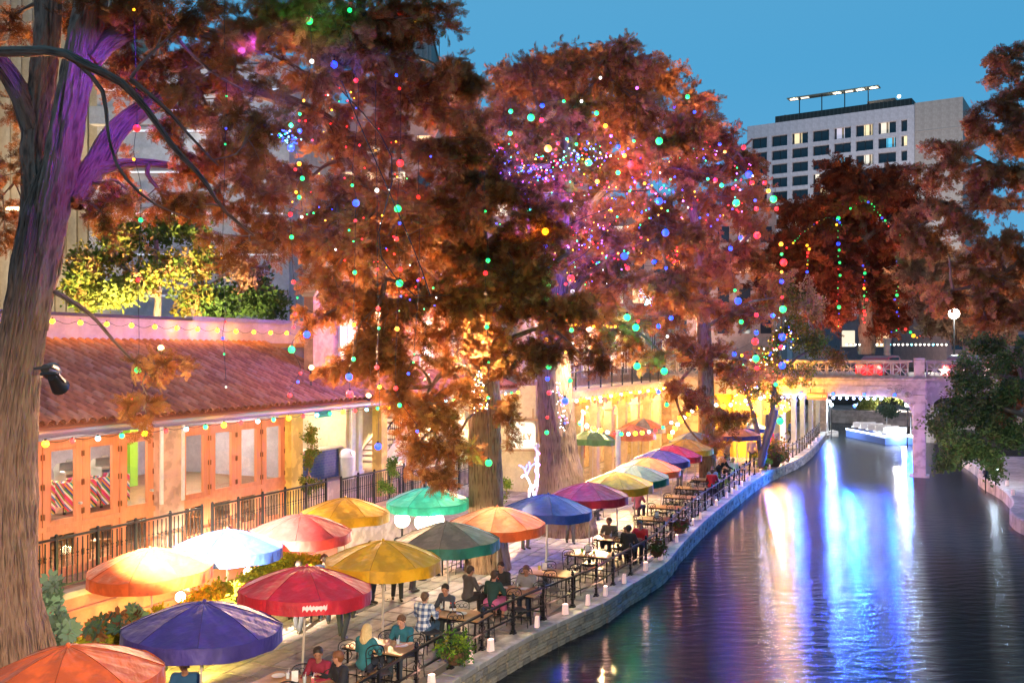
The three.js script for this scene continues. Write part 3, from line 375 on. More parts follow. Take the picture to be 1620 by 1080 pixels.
// ---------------------------------------------------------------- the rest of the left bank: counter, stair, second house, arcade
{
  const b = thing('counter_kiosk', 'open serving counter with a navy tiled front under the tile roof', 'kiosk', L(0, 0, 0), PHI);
  const navy = tex(256, (u, w) => { const r = Math.floor(w * 8), x = (u * 4 + (r % 2) * 0.5) % 1, y = (w * 8) % 1, j = x < 0.04 || y < 0.08; return j ? [0.10, 0.11, 0.14] : [0.012 + 0.01 * hash(Math.floor(u * 4 + (r % 2) * 0.5) % 4, r, 1), 0.03 + 0.02 * hash(Math.floor(u * 4 + (r % 2) * 0.5) % 4, r, 1), 0.12]; }, false, 0.8);
  mesh('platform', [bx(7, 1.2, 3.6, 13.4, 1.8, -1.75)], mat(0.4, 0.3, 0.24, { rough: 0.8, map: 'blotch' }), b);
  mesh('counter', [bx(3.0, 1.0, 0.35, 11.6, 2.9, -0.7)], new THREE.MeshPhysicalMaterial({ color: 0xffffff, roughness: 0.3, map: navy }), b);
  mesh('countertop', [rbx(3.2, 0.07, 0.6, 11.6, 3.44, -0.7, 0.02)], cream, b);
  mesh('back_wall', [bx(4, 2.6, 0.2, 11.9, 3.7, -3.3), bx(0.2, 2.6, 3, 13.35, 3.7, -1.8)], cream, b);
  mesh('shelf', [bx(2.6, 0.05, 0.3, 11.6, 3.9, -3.05)], white, b);
  mesh('teal_valance', [bx(0.9, 0.35, 0.06, 12.1, 4.75, -0.5)], mat(0.05, 0.4, 0.45, { rough: 0.7 }), b);
  for (const x of [13.55, 14.0]) mesh('white_column', [rbx(0.26, 2.6, 0.26, x, 3.7, -0.3, 0.03), bx(0.34, 0.12, 0.34, x, 2.46, -0.3)], white, b);
  mesh('yellow_column', [rbx(0.42, 3.5, 0.42, 14.7, 3.25, 0.2, 0.03)], mat(0.7, 0.5, 0.16, { rough: 0.85, map: 'blotch' }), b);
  const lamp = mesh('counter_lamp', [cy(0.16, 0.22, 0.12, 11.6, 4.85, -1.2, 10)], glow(1, 0.9, 0.75, 4), b); point(lamp, v(11.6, 4.7, -1.2), [1, 0.86, 0.68], 22, 5);
  const mb = thing('menu_board', 'bright lit menu board beside the serving counter', 'screen', L(10.55, 3.5, -1.0), PHI - 1.1); mesh('board_frame', [rbx(0.8, 1.15, 0.08, 0, 0.65, 0, 0.02)], iron, mb);
  const mt = tex(128, (u, w) => { const k = fbm(u, w, 9, 14, 5, 3); return k > 0.56 ? [0.1, 0.12, 0.2] : k > 0.5 ? [0.5, 0.2, 0.15] : [0.8, 0.9, 1]; }, false, 0.9); const mm = new THREE.MeshStandardMaterial({ color: 0x111111, emissive: 0xffffff, emissiveMap: mt, emissiveIntensity: 1.6 }); mesh('screen', [bx(0.7, 1.05, 0.02, 0, 0.65, 0.045)], mm, mb);
  const ps = thing('framed_poster', 'red framed poster on the wall over the serving counter', 'poster', L(12.4, 4.05, -3.17), PHI); mesh('frame', [bx(0.8, 0.7, 0.05, 0, 0, 0)], mat(0.5, 0.08, 0.05), ps); mesh('print', [bx(0.66, 0.56, 0.02, 0, 0, 0.03)], mat(0.75, 0.5, 0.4, { map: 'blotch' }), ps);
  const bin = thing('litter_bin', 'pale grey round litter bin with a domed lid by the counter', 'bin', L(12.7, 2.4, 0.1), PHI); mesh('barrel', [cy(0.24, 0.27, 0.78, 0, 0.39, 0, 18)], mat(0.5, 0.52, 0.56, { rough: 0.5, map: 'mottle' }), bin); const dome = new THREE.SphereGeometry(0.28, 18, 8, 0, 2 * PI, 0, PI / 2); dome.translate(0, 0.78, 0); mesh('lid', [dome, cy(0.285, 0.285, 0.05, 0, 0.78, 0, 18)], mat(0.62, 0.64, 0.68, { rough: 0.4 }), bin); mesh('flap', [bx(0.24, 0.14, 0.04, 0, 0.9, 0.24, 0, -0.5)], steel, bin);
}
{ // outside stair
  const s = thing('outside_stair', 'outdoor stair with a dark iron balustrade rising to the upper floor', 'stair', L(15.2, 2.5, -0.6), PHI), N = 13, run = 0.28, rise = 0.19;
  for (let i = 0; i < N; i++) mesh('step', [rbx(run + 0.04, 0.06, 1.1, i * run, (i + 1) * rise, 0, 0.01)], mat(0.45, 0.36, 0.28, { rough: 0.85 }), s);
  mesh('stringer', [bar(v(-0.2, 0, 0.55), v(N * run, N * rise, 0.55), 0.07, 0.3), bar(v(-0.2, 0, -0.55), v(N * run, N * rise, -0.55), 0.07, 0.3)], mat(0.5, 0.42, 0.34, { rough: 0.8 }), s);
  mesh('handrail', [bar(v(-0.2, 1.0, 0.55), v(N * run, N * rise + 1.0, 0.55), 0.06, 0.05)], iron, s);
  for (let i = 0; i < N * 2; i++) mesh('baluster', [bx(0.025, 0.95, 0.025, i * run / 2, (i / 2 + 0.2) * rise + 0.52, 0.55)], iron, s);
  mesh('landing', [bx(1.6, 0.2, 1.3, N * run + 0.7, N * rise, 0)], mat(0.5, 0.42, 0.34), s);
}
const panesOn = (parent, w, h, x, y, z, ry, nx, ny, m, frameM) => { const f = mesh('window', [bx(w + 0.12, 0.08, 0.1, 0, h / 2 + 0.03, 0), bx(w + 0.2, 0.1, 0.16, 0, -h / 2 - 0.04, 0.03), bx(0.07, h, 0.1, -w / 2 - 0.02, 0, 0), bx(0.07, h, 0.1, w / 2 + 0.02, 0, 0), ...Array.from({ length: nx - 1 }, (_, i) => bx(0.04, h, 0.06, -w / 2 + w * (i + 1) / nx, 0, 0)), ...Array.from({ length: ny - 1 }, (_, i) => bx(w, 0.04, 0.055, 0, -h / 2 + h * (i + 1) / ny, 0))], frameM, parent); f.position.set(x, y, z); f.rotation.y = ry; mesh('pane', [bx(w, h, 0.02, 0, 0, -0.02)], m, f); return f; };
const darkPane = mat(0.03, 0.035, 0.05, { rough: 0.06, coat: 0.6 }), warmPane = glow(1, 0.68, 0.36, 0.9), palePane = glow(1, 0.86, 0.62, 0.8);
{ // second house: cream ground floor, peach upper floor
  const b = thing('peach_house', 'two storey peach stucco house behind the tree trunks with lit windows', 'house', L(0, 0, 0), PHI);
  mesh('ground_floor_wall', [bx(12.5, 5.2, 0.4, 21.2, 2.6, -1.6), bx(0.4, 5.2, 3, 27.3, 2.6, -0.2)], cream, b);
  mesh('upper_wall', [bx(16, 3.9, 0.4, 20.5, 7.1, -1.4)], mat(0.68, 0.36, 0.24, { rough: 0.9, map: 'blotch', bump: 'rough', bs: 0.008 }), b);
  mesh('cornice', [bx(16.3, 0.24, 0.7, 20.5, 9.1, -1.3), bx(16.2, 0.12, 0.55, 20.5, 8.9, -1.35)], cream, b);
  for (let i = 0; i < 5; i++) panesOn(b, 1.0, 1.8, 14.6 + i * 3, 7.2, -1.17, 0, 2, 3, i % 2 ? warmPane : palePane, white);
  for (const x of [18.6, 22.6]) { const d = mesh('door', [bx(1.1, 2.4, 0.1, x, 1.4, -1.36), bx(1.3, 0.12, 0.16, x, 2.66, -1.34)], white, b); mesh('pane', [bx(0.7, 1.3, 0.02, x, 1.7, -1.3)], palePane, d); }
  mesh('stone_base', [bx(4.6, 1.3, 0.3, 24.8, 0.65, -1.3)], mat(0.6, 0.52, 0.4, { rough: 0.95, map: 'blotch', bump: 'rough', bs: 0.03 }), b);
  for (const [x, s2] of [[17, 'left'], [20.8, 'middle'], [25, 'right']]) { const o = thing('wall_lantern', 'warm wall lantern on the cream ground floor of the peach house, ' + s2, 'lantern', L(x, 3.4, -1.2), PHI); mesh('lantern_body', [cy(0.09, 0.13, 0.3, 0, 0, 0, 6)], glow(1, 0.82, 0.5, 6), o); mesh('lantern_cap', [cy(0.17, 0.02, 0.14, 0, 0.22, 0, 6), bx(0.04, 0.04, 0.2, 0, 0.2, -0.12)], iron, o); point(o, v(0, 0, 0.2), [1, 0.76, 0.45], 15, 4); }
  for (const x of [16.5, 22.5]) { const o = thing('wall_lantern', 'warm lantern between the upper windows of the peach house, ' + (x < 20 ? 'left' : 'right'), 'lantern', L(x, 8.3, -1.0), PHI); mesh('lantern_body', [cy(0.09, 0.13, 0.3, 0, 0, 0, 6)], glow(1, 0.7, 0.45, 5), o); mesh('lantern_cap', [cy(0.17, 0.02, 0.14, 0, 0.22, 0, 6)], iron, o); point(o, v(0, 0, 0.25), [1, 0.6, 0.38], 20, 4); }
  const sg = thing('pub_sign', 'glowing white rounded pub sign in a wooden frame between two trunks', 'sign', L(26.4, 2.15, 0.9), 0.0);
  mesh('sign_frame', [bx(1.62, 0.09, 0.12, 0, 1.44, 0), bx(1.62, 0.09, 0.12, 0, -0.04, 0), bx(0.09, 1.5, 0.115, -0.77, 0.7, 0), bx(0.09, 1.5, 0.115, 0.77, 0.7, 0), bx(0.06, 0.5, 0.06, -0.5, 1.72, 0), bx(0.06, 0.5, 0.06, 0.5, 1.72, 0)], mat(0.36, 0.22, 0.1, { rough: 0.7, map: 'wood' }), sg);
  const sh = new THREE.Shape(); sh.moveTo(-0.62, 0.05); sh.lineTo(0.62, 0.05); sh.lineTo(0.62, 1.05); sh.quadraticCurveTo(0.6, 1.34, 0.25, 1.32); sh.lineTo(-0.25, 1.32); sh.quadraticCurveTo(-0.6, 1.34, -0.62, 1.05); sh.closePath();
  mesh('sign_face', [new THREE.ExtrudeGeometry(sh, { depth: 0.05, bevelEnabled: false })], glow(1, 0.86, 0.6, 0.55), sg);
  const tg = new TextGeometry('LLY', { font: FONT, size: 0.27, depth: 0.012, curveSegments: 2 }); tg.translate(-0.2, 0.5, 0.055); tg.applyMatrix4(new THREE.Matrix4().makeShear(0, 0.25, 0, 0, 0, 0)); mesh('lettering', [tg], mat(0.3, 0.15, 0.05), sg);
  point(sg, v(0, 0.7, 1.3), [1, 0.88, 0.62], 5, 8);
}
{ // arcade of cream columns with a balcony above
  const b = thing('arcade_building', 'long cream arcaded building with a balcony and string lights along the walk', 'building', L(0, 0, 2.5), PHI), x0 = 27.4, x1 = 45.6, xm = (x0 + x1) / 2, W = x1 - x0;
  mesh('balcony_floor', [bx(W, 0.34, 3.4, xm, 4.62, -1.5), bx(W + 0.1, 0.12, 3.6, xm, 4.86, -1.5)], cream, b);
  mesh('back_wall', [bx(W, 4.6, 0.3, xm, 2.3, -2.6), bx(0.3, 4.4, 2.6, x0 + 0.2, 2.2, -1.3), bx(0.3, 4.44, 5.4, x1 + 0.15, 2.22, 0.1)], mat(0.66, 0.5, 0.28, { rough: 0.9, map: 'blotch', bump: 'grain', bs: 0.005 }), b);
  mesh('upper_wall', [bx(W, 4.0, 0.3, xm, 6.9, -2.2)], mat(0.62, 0.40, 0.30, { rough: 0.9, map: 'blotch', bump: 'rough', bs: 0.008 }), b);
  mesh('upper_cornice', [bx(W + 0.3, 0.3, 0.8, xm, 9.0, -2.1)], cream, b);
  for (let i = 0; i < 8; i++) { const x = x0 + 0.3 + i * 2.5; mesh('column', [rbx(0.46, 4.3, 0.46, x, 2.15, -0.15, 0.03), bx(0.6, 0.3, 0.6, x, 0.15, -0.15), bx(0.6, 0.16, 0.6, x, 3.72, -0.15)], cream, b); mesh('corbel', [bx(0.26, 0.34, 0.5, x, 4.28, 0.28), bx(0.26, 0.2, 0.3, x, 4.02, 0.18), bx(0.5, 0.3, 0.3, x + 0.4, 4.26, -0.15), bx(0.5, 0.3, 0.3, x - 0.4, 4.26, -0.15)], mat(0.5, 0.34, 0.2, { rough: 0.8, map: 'wood' }), b); }
  for (let i = 0; i < 7; i++) { const x = x0 + 1.55 + i * 2.5; if (i === 3) { mesh('brick_panel', [bx(1.7, 3.2, 0.12, x, 2.2, -2.4)], mat(0.36, 0.10, 0.05, { rough: 0.9, map: 'blotch', bump: 'rough', bs: 0.02 }), b); continue; } panesOn(b, 1.3, 1.7, x, 1.9, -2.38, 0, 2, 2, i % 3 ? darkPane : warmPane, cream); }
  for (let i = 0; i < 7; i++) panesOn(b, 1.1, 2.1, x0 + 1.5 + i * 2.5, 6.5, -1.98, 0, 2, 3, i % 2 ? palePane : darkPane, white);
  mesh('balcony_rail', [bx(W, 0.05, 0.05, xm, 5.85, 0.05), bx(W, 0.04, 0.04, xm, 5.08, 0.05)], iron, b);
  const bg = flat(bx(0.025, 0.8, 0.025)), pg = flat(bx(0.07, 1.05, 0.07)); for (let x = x0; x < x1; x += 0.16) { const o = new THREE.Mesh(Math.round((x - x0) / 0.16) % 12 ? bg : pg, iron); o.name = 'baluster'; o.castShadow = true; o.position.set(x, 5.46, 0.05); b.add(o); }
  for (let i = 0; i < 4; i++) { const x = x0 + 2.6 + i * 4.6, o = thing('arcade_lamp', 'warm lamp on the arcade ceiling, ' + ['first', 'second', 'third', 'fourth'][i] + ' from the sign', 'lamp', L(x, 4.2, 1.4)); mesh('lamp_shade', [cy(0.24, 0.12, 0.16, 0, 0.12, 0, 12)], iron, o); mesh('bulb', [sp(0.12, 0, 0.0, 0, 8)], glow(1, 0.78, 0.35, 8), o); point(o, v(0, -0.2, 0), [1, 0.68, 0.28], 36, 5); }
  for (let i = 0; i < 3; i++) { const o = thing('balcony_lamp', 'warm lamp on the upper wall over the balcony, ' + ['nearest', 'middle', 'farthest'][i], 'lamp', L(x0 + 3 + i * 6, 8.2, 0.7)); mesh('lamp_globe', [sp(0.14, 0, 0, 0, 8)], glow(1, 0.75, 0.5, 7), o); mesh('lamp_arm', [bx(0.05, 0.05, 0.3, -0.08, 0.16, 0.05)], iron, o); point(o, v(0.2, 0, 0), [1, 0.66, 0.42], 40, 5); }
}
{ // house beyond, up to the bridge
  const b = thing('cream_house', 'plain cream house closing the walk beside the bridge', 'house', L(0, 0, -2), PHI);
  mesh('wall', [bx(24, 9.5, 8, 58.5, 4.75, -4.5)], mat(0.6, 0.45, 0.33, { rough: 0.9, map: 'blotch' }), b); mesh('parapet', [bx(24.3, 0.4, 8.3, 58.5, 9.6, -4.5)], cream, b);
  for (let i = 0; i < 7; i++) panesOn(b, 1.2, 1.8, 48.5 + i * 3.2, 7.4, -0.46, 0, 2, 2, i % 2 ? warmPane : darkPane, white);
}
// ---------------------------------------------------------------- umbrellas
const fabricCol = { orange: [0.80, 0.13, 0.02], purple: [0.045, 0.03, 0.24], red: [0.62, 0.015, 0.035], yellow: [0.78, 0.40, 0.0], green: [0.012, 0.16, 0.11], blue: [0.025, 0.07, 0.36], teal: [0.03, 0.46, 0.36], pink: [0.72, 0.07, 0.07], grey: [0.30, 0.34, 0.40], leaf: [0.10, 0.26, 0.07], dark: [0.03, 0.07, 0.06], muted: [0.20, 0.17, 0.13], peach: [0.75, 0.25, 0.12] };  // one green has orange light mixed into its colour, for a drab top
const fabric = {}; for (const k in fabricCol) { fabric[k] = mat(...fabricCol[k], { rough: 0.62, map: 'blotch', bump: 'crease', bs: 0.05, side: 2, trans: 0.2, sheen: 0.06 }); }
const UMB = (() => { // shared shapes of one umbrella, apex at 2.65, rim radius 1.3
  const R = 1.3, h = 2.65, drop = 0.42, prof = (f) => h - drop * Math.pow(f, 1.55), sags = [];
  for (let vq = 0; vq < 3; vq++) { // three panels that hang a little differently
    const P = [], I = [], NR = 9, NA = 8; for (let i = 0; i <= NR; i++) for (let j = 0; j <= NA; j++) { const f = 0.03 + 0.97 * i / NR, a = j / NA * PI / 4, s = Math.sin(PI * j / NA), r = R * f * (1 - 0.025 * s * f); P.push(Math.cos(a) * r, prof(f) - s * f * (1 - 0.4 * f) * (0.05 + 0.02 * vq) - 0.008 * Math.sin(j * 2.3 + i * 1.7 + vq * 2), Math.sin(a) * r); }
    for (let i = 0; i < NR; i++) for (let j = 0; j < NA; j++) { const a = i * (NA + 1) + j, b = a + NA + 1; I.push(a, a + 1, b, b, a + 1, b + 1); }
    const g = new THREE.BufferGeometry(); g.setAttribute('position', new THREE.Float32BufferAttribute(P, 3)); g.setIndex(I); g.computeVertexNormals(); sags.push(mg([g]));
  }
  const val = (() => { const P = [], I = [], N = 96, M = 4; for (let k = 0; k <= M; k++) for (let i = 0; i <= N; i++) { const a = i / N * 2 * PI, f = (i % 12) / 12, s = Math.sin(PI * f), q = k / M, r = R * (1 - 0.025 * s) + 0.012 + q * 0.01 * Math.sin(i * 1.1) + q * 0.008 * Math.sin(i * 0.37 + 1); P.push(Math.cos(a) * r, prof(1) - s * 0.03 - 0.235 * q + (k ? 0 : 0.02), Math.sin(a) * r); } for (let k = 0; k < M; k++) for (let i = 0; i < N; i++) { const a = k * (N + 1) + i, b = a + N + 1; I.push(a, a + 1, b, b, a + 1, b + 1); } const g = new THREE.BufferGeometry(); g.setAttribute('position', new THREE.Float32BufferAttribute(P, 3)); g.setIndex(I); g.computeVertexNormals(); return mg([g]); })();
  const seam = [], rib = [], w3 = (f, a, dy) => v(Math.cos(a) * R * f, prof(f) + dy, Math.sin(a) * R * f);
  for (let k = 0; k < 8; k++) { const a = k * PI / 4; seam.push(tube([0.03, 0.3, 0.6, 0.85, 1.005].map((f) => w3(f, a, 0.004)), 0.007, 8, 4)); rib.push(tube([0.03, 0.4, 0.75, 1].map((f) => w3(f, a, -0.03)), 0.009, 6, 4), beam(v(0, 1.98, 0), w3(0.55, a, -0.03), 0.008, 4)); }
  return { panels: sags, val, seam: mg(seam), rib: mg(rib), pole: mg([cy(0.024, 0.024, 2.62, 0, 1.31, 0, 10), cy(0.05, 0.05, 0.08, 0, 1.96, 0, 10), cy(0.032, 0.032, 0.5, 0, 0.3, 0, 10)]), base: mg([cy(0.3, 0.27, 0.07, 0, 0.035, 0, 18), cy(0.06, 0.05, 0.2, 0, 0.16, 0, 10)]), fin: mg([sp(0.035, 0, h + 0.02, 0, 8), cy(0.05, 0.05, 0.02, 0, h - 0.005, 0, 10)]) };
})();
const poleM = mat(0.55, 0.48, 0.42, { rough: 0.45, metal: 0.3 });
function umbrella(px, d, col, label, o = {}) {
  const x = (px - 810) * d / FOC, u = thing('patio_umbrella', label, 'umbrella', v(x, 0, -d), rr(0, 1) * PI / 4 + (o.turn ?? 0), null), f = fabric[col], f2 = fabric[o.col2 ?? col], k = o.r ?? 1;
  const add = (n, g, m) => { const q = new THREE.Mesh(g, m); q.name = n; q.castShadow = q.receiveShadow = true; u.add(q); return q; };
  for (let i = 0; i < 8; i++) { const q = add('canopy_panel', UMB.panels[Math.floor(rnd() * 3)], o.col2 && i % 2 ? f2 : f); q.rotation.y = i * PI / 4; }
  add('valance', UMB.val, fabric[o.val ?? col]); add('seam', UMB.seam, mat(fabricCol[col][0] * 0.35, fabricCol[col][1] * 0.35, fabricCol[col][2] * 0.35, { rough: 0.8 })); add('rib', UMB.rib, iron); add('pole', UMB.pole, poleM); add('finial', UMB.fin, f); add('base', UMB.base, iron);
  u.scale.set(k, o.h ?? 1, k); u.rotation.z = rr(-0.04, 0.04); u.rotation.x = rr(-0.035, 0.035);
  return u;
}
umbrella(112, 13.6, 'orange', 'large orange umbrella nearest the camera, cut by the bottom left edge');
umbrella(312, 16, 'purple', 'dark purple blue umbrella second from the front, right of the nearest orange one');
umbrella(476, 18.6, 'red', 'bright red umbrella with a worn white print on its valance, behind the purple one');
umbrella(605, 21.2, 'yellow', 'yellow umbrella over the blonde woman\'s table');
umbrella(710, 23.5, 'muted', 'dark green umbrella with a dusty grey top behind the yellow one', { val: 'green' });
umbrella(787, 25.9, 'orange', 'orange red umbrella in front of the middle trunk');
umbrella(863, 28.1, 'blue', 'royal blue umbrella between the orange and the crimson ones');
umbrella(933, 30.6, 'red', 'crimson umbrella in front of the thick ridged trunk');
umbrella(978, 33.2, 'yellow', 'yellow umbrella just behind the crimson one');
umbrella(1005, 35.3, 'dark', 'dark grey green umbrella half hidden behind the second yellow one in the riverside row', { val: 'green' });
umbrella(1024, 37.8, 'orange', 'orange red umbrella behind the half hidden green one');
umbrella(1046, 40.5, 'purple', 'violet blue umbrella in the far riverside row behind the orange red one');
umbrella(1064, 42.6, 'red', 'small looking red umbrella in the far riverside row before the last yellow one');
umbrella(1086, 45.7, 'yellow', 'last yellow umbrella in the far riverside row');
umbrella(1100, 49.8, 'grey', 'pale grey blue umbrella behind the last yellow one');
umbrella(1167, 53, 'peach', 'salmon umbrella with a purple valance near the leaning trunks', { val: 'purple' });
umbrella(1181, 57.5, 'leaf', 'umbrella in green, yellow and blue panels behind the salmon one', { col2: 'yellow', val: 'blue' });
umbrella(243, 20.5, 'orange', 'floodlit orange umbrella with a glaring top beside the terrace', { turn: 0.2 });
const u74 = umbrella(357, 22.5, 'blue', 'floodlit blue umbrella with a white glaring top and a number tag on its pole');
umbrella(473, 24.7, 'pink', 'pinkish red umbrella in the inner row between floodlit blue and yellow ones');
umbrella(545, 27.4, 'yellow', 'floodlit yellow umbrella with a white glaring top in the inner row');
umbrella(678, 29.6, 'teal', 'teal umbrella under the drooping rust branch by the trunk');
umbrella(937, 47, 'leaf', 'green umbrella with a lit top right of the thick ridged trunk', { r: 0.86, h: 1.14 });
umbrella(1000, 51, 'peach', 'salmon umbrella under the string of bulbs before the arcade', { r: 1, h: 1.1 });
umbrella(1016, 55, 'grey', 'grey and peach umbrella farthest back before the arcade', { col2: 'peach', h: 1.12 });
{ const tg = new TextGeometry('74', { font: FONT, size: 0.1, depth: 0.008, curveSegments: 2 }); tg.translate(-0.07, -0.05, 0.012); const t = mesh('number_tag', [bx(0.2, 0.16, 0.012)], mat(0.6, 0.58, 0.55), u74); t.position.set(0, 1.9, 0.04); t.rotation.y = -u74.rotation.y + 0.28; t.position.applyAxisAngle(v(0, 1, 0), t.rotation.y); mesh('lettering', [tg], mat(0.05, 0.05, 0.05), t); }
{ const u = scene.children.find((o) => o.userData.label?.startsWith('bright red umbrella')), P = [], I = [], N = 16; // the worn print on its valance
  for (let k = 0; k <= 1; k++) for (let i = 0; i <= N; i++) { const a = (i / N - 0.5) * 0.34, y = k ? 2.06 + 0.05 * Math.abs(Math.sin(i * 2.1)) : 2.2 - 0.05 * Math.abs(Math.sin(i * 1.7 + 1)); P.push(Math.sin(a) * 1.338, y, Math.cos(a) * 1.338); }
  for (let i = 0; i < N; i++) I.push(i, N + 1 + i, i + 1, i + 1, N + 1 + i, N + 2 + i);
  const g = new THREE.BufferGeometry(); g.setAttribute('position', new THREE.Float32BufferAttribute(P, 3)); g.setIndex(I); g.computeVertexNormals(); const m = mesh('valance_print', [g], mat(0.75, 0.6, 0.55, { rough: 0.8, map: 'blotch', side: 2 }), u); m.rotation.y = -u.rotation.y + 0.34; }
// ---------------------------------------------------------------- tables and chairs
const tableTop = mat(0.46, 0.24, 0.10, { rough: 0.4, map: 'wood', coat: 0.3 });
const TAB = [[-4.05, 17.6], [-2.72, 19.8], [-1.26, 22.2], [0.05, 24.4], [1.05, 26.4], [2.4, 28.8], [3.5, 31.1], [5.3, 34.8], [6.2, 37.4], [7.2, 40], [8.1, 42.6], [9.4, 45.4], [11.6, 50]];
const tabWhere = ['at the bottom edge under the red umbrella', 'with the blonde woman', 'with the bottles and the plaid shirted guest', 'with the pink skirted guest', 'with the pale menu stand, nearest empty one', 'with green and yellow glasses, empty of guests', 'with the guest in a red jacket', 'eighth along the railing', 'ninth along the railing', 'tenth along the railing', 'eleventh along the railing', 'beside the guests near the blue railing', 'by the far flower pot'];
const tabShort = ['table at the bottom edge', 'table of the blonde woman', 'table with dark bottles', 'table of the pink skirted guest', 'nearest empty table with menu stand', 'table with green and yellow glasses', 'table of the red jacketed guest', 'eighth table along the railing', 'ninth table along the railing', 'tenth table along the railing', 'eleventh table along the railing', 'table near the blue railing', 'table by the far flower pot'];
let t0 = null;
const tables = TAB.map(([x, d], i) => {
  const p = v(x, 0, -d), label = 'wooden topped dining table on iron legs ' + tabWhere[i];
  if (t0) return copyOf(t0, p, PHI, label, 'tables along the railing');
  const t = t0 = thing('dining_table', label, 'table', p, PHI, 'tables along the railing');
  mesh('tabletop', [rbx(0.8, 0.035, 1.42, 0, 0.735, 0, 0.01)], tableTop, t); mesh('table_edge', [bx(0.82, 0.03, 0.02, 0, 0.712, 0.71), bx(0.82, 0.03, 0.02, 0, 0.712, -0.71), bx(0.02, 0.03, 1.42, 0.405, 0.712, 0), bx(0.02, 0.03, 1.42, -0.405, 0.712, 0)], iron, t);
  for (const sx of [-0.34, 0.34]) for (const sz of [-0.62, 0.62]) mesh('leg', [bx(0.035, 0.7, 0.035, sx, 0.35, sz)], iron, t);
  mesh('stretcher', [bx(0.02, 0.02, 1.24, 0.34, 0.18, 0), bx(0.02, 0.02, 1.24, -0.34, 0.18, 0)], iron, t);
  return t;
});
const onTable = (i, a, b) => v(TAB[i][0] + a * UX + b * UD, 0.753, -(TAB[i][1] + a * UD - b * UX));
const byTable = (i, side, b, out = 0.62) => v(TAB[i][0] + side * out * UX + b * UD, 0, -(TAB[i][1] + side * out * UD - b * UX));
let ch0 = null;
function chairAt(p, turn, label) {
  if (ch0) return copyOf(ch0, p, turn, label, 'iron bistro chairs on the river walk');
  const c = ch0 = thing('bistro_chair', label, 'chair', p, turn, 'iron bistro chairs on the river walk');
  mesh('seat', [rbx(0.4, 0.03, 0.4, 0, 0.45, 0, 0.012)], mat(0.05, 0.045, 0.045, { rough: 0.5, bump: 'weave', bs: 0.003 }), c);
  for (const sx of [-1, 1]) { mesh('leg', [beam(v(sx * 0.18, 0.45, 0.17), v(sx * 0.2, 0, 0.2), 0.011, 6)], iron, c); mesh('leg', [beam(v(sx * 0.18, 0.45, -0.17), v(sx * 0.2, 0, -0.22), 0.011, 6)], iron, c); }
  mesh('back_frame', [tube([v(-0.19, 0.45, -0.18), v(-0.2, 0.7, -0.21), v(-0.17, 0.88, -0.235), v(0, 0.93, -0.24), v(0.17, 0.88, -0.235), v(0.2, 0.7, -0.21), v(0.19, 0.45, -0.18)], 0.012, 22, 6)], iron, c);
  mesh('back_scroll', [...[-0.1, 0, 0.1].map((x) => tf(new THREE.TorusGeometry(0.048, 0.007, 5, 12), x, 0.8, -0.226)), tf(new THREE.TorusGeometry(0.09, 0.008, 5, 14), 0, 0.62, -0.205), beam(v(-0.2, 0.7, -0.21), v(0.2, 0.7, -0.21), 0.008, 5)], iron, c);
  mesh('stretcher', [beam(v(-0.19, 0.2, 0.19), v(-0.19, 0.2, -0.2), 0.007, 5), beam(v(0.19, 0.2, 0.19), v(0.19, 0.2, -0.2), 0.007, 5)], iron, c);
  return c;
}
const sideName = (s, b) => (s < 0 ? 'near' : 'far') + ' side, ' + (b < 0 ? 'inner' : 'river') + ' end';
TAB.forEach((_, i) => { for (const s of [-1, 1]) for (const b of [-0.36, 0.36]) { if (i > 9 && b > 0 && s > 0) continue; chairAt(byTable(i, s, b + rr(-0.04, 0.04), 0.6 + rr(0, 0.1)), PHI - s * PI / 2 + rr(-0.15, 0.15), 'iron bistro chair at the ' + tabShort[i] + ', ' + sideName(s, b)); } });
// inner row of tables, mostly hidden below the floodlit umbrellas
[[243, 21.0, 'under the floodlit orange umbrella'], [357, 22.9, 'under the floodlit blue umbrella'], [473, 25.0, 'under the pinkish red umbrella'], [545, 27.8, 'under the floodlit yellow umbrella'], [678, 30, 'under the teal umbrella'], [330, 15.6, 'under the purple umbrella'], [905, 40, 'beside the thick ridged trunk']].forEach(([px, d, w]) => { const x = (px - 810) * d / FOC; copyOf(t0, v(x + 0.45, 0, -d + 0.2), PHI + PI / 2, 'wooden topped dining table ' + w, 'tables of the inner row'); for (const s of [-1, 1]) chairAt(v(x + 0.45 + s * 0.62 * UD, 0, -d + 0.2 + s * 0.62 * UX), PHI + PI / 2 - s * PI / 2, 'black iron bistro chair ' + w + (s < 0 ? ', left of its table' : ', right of its table')); });
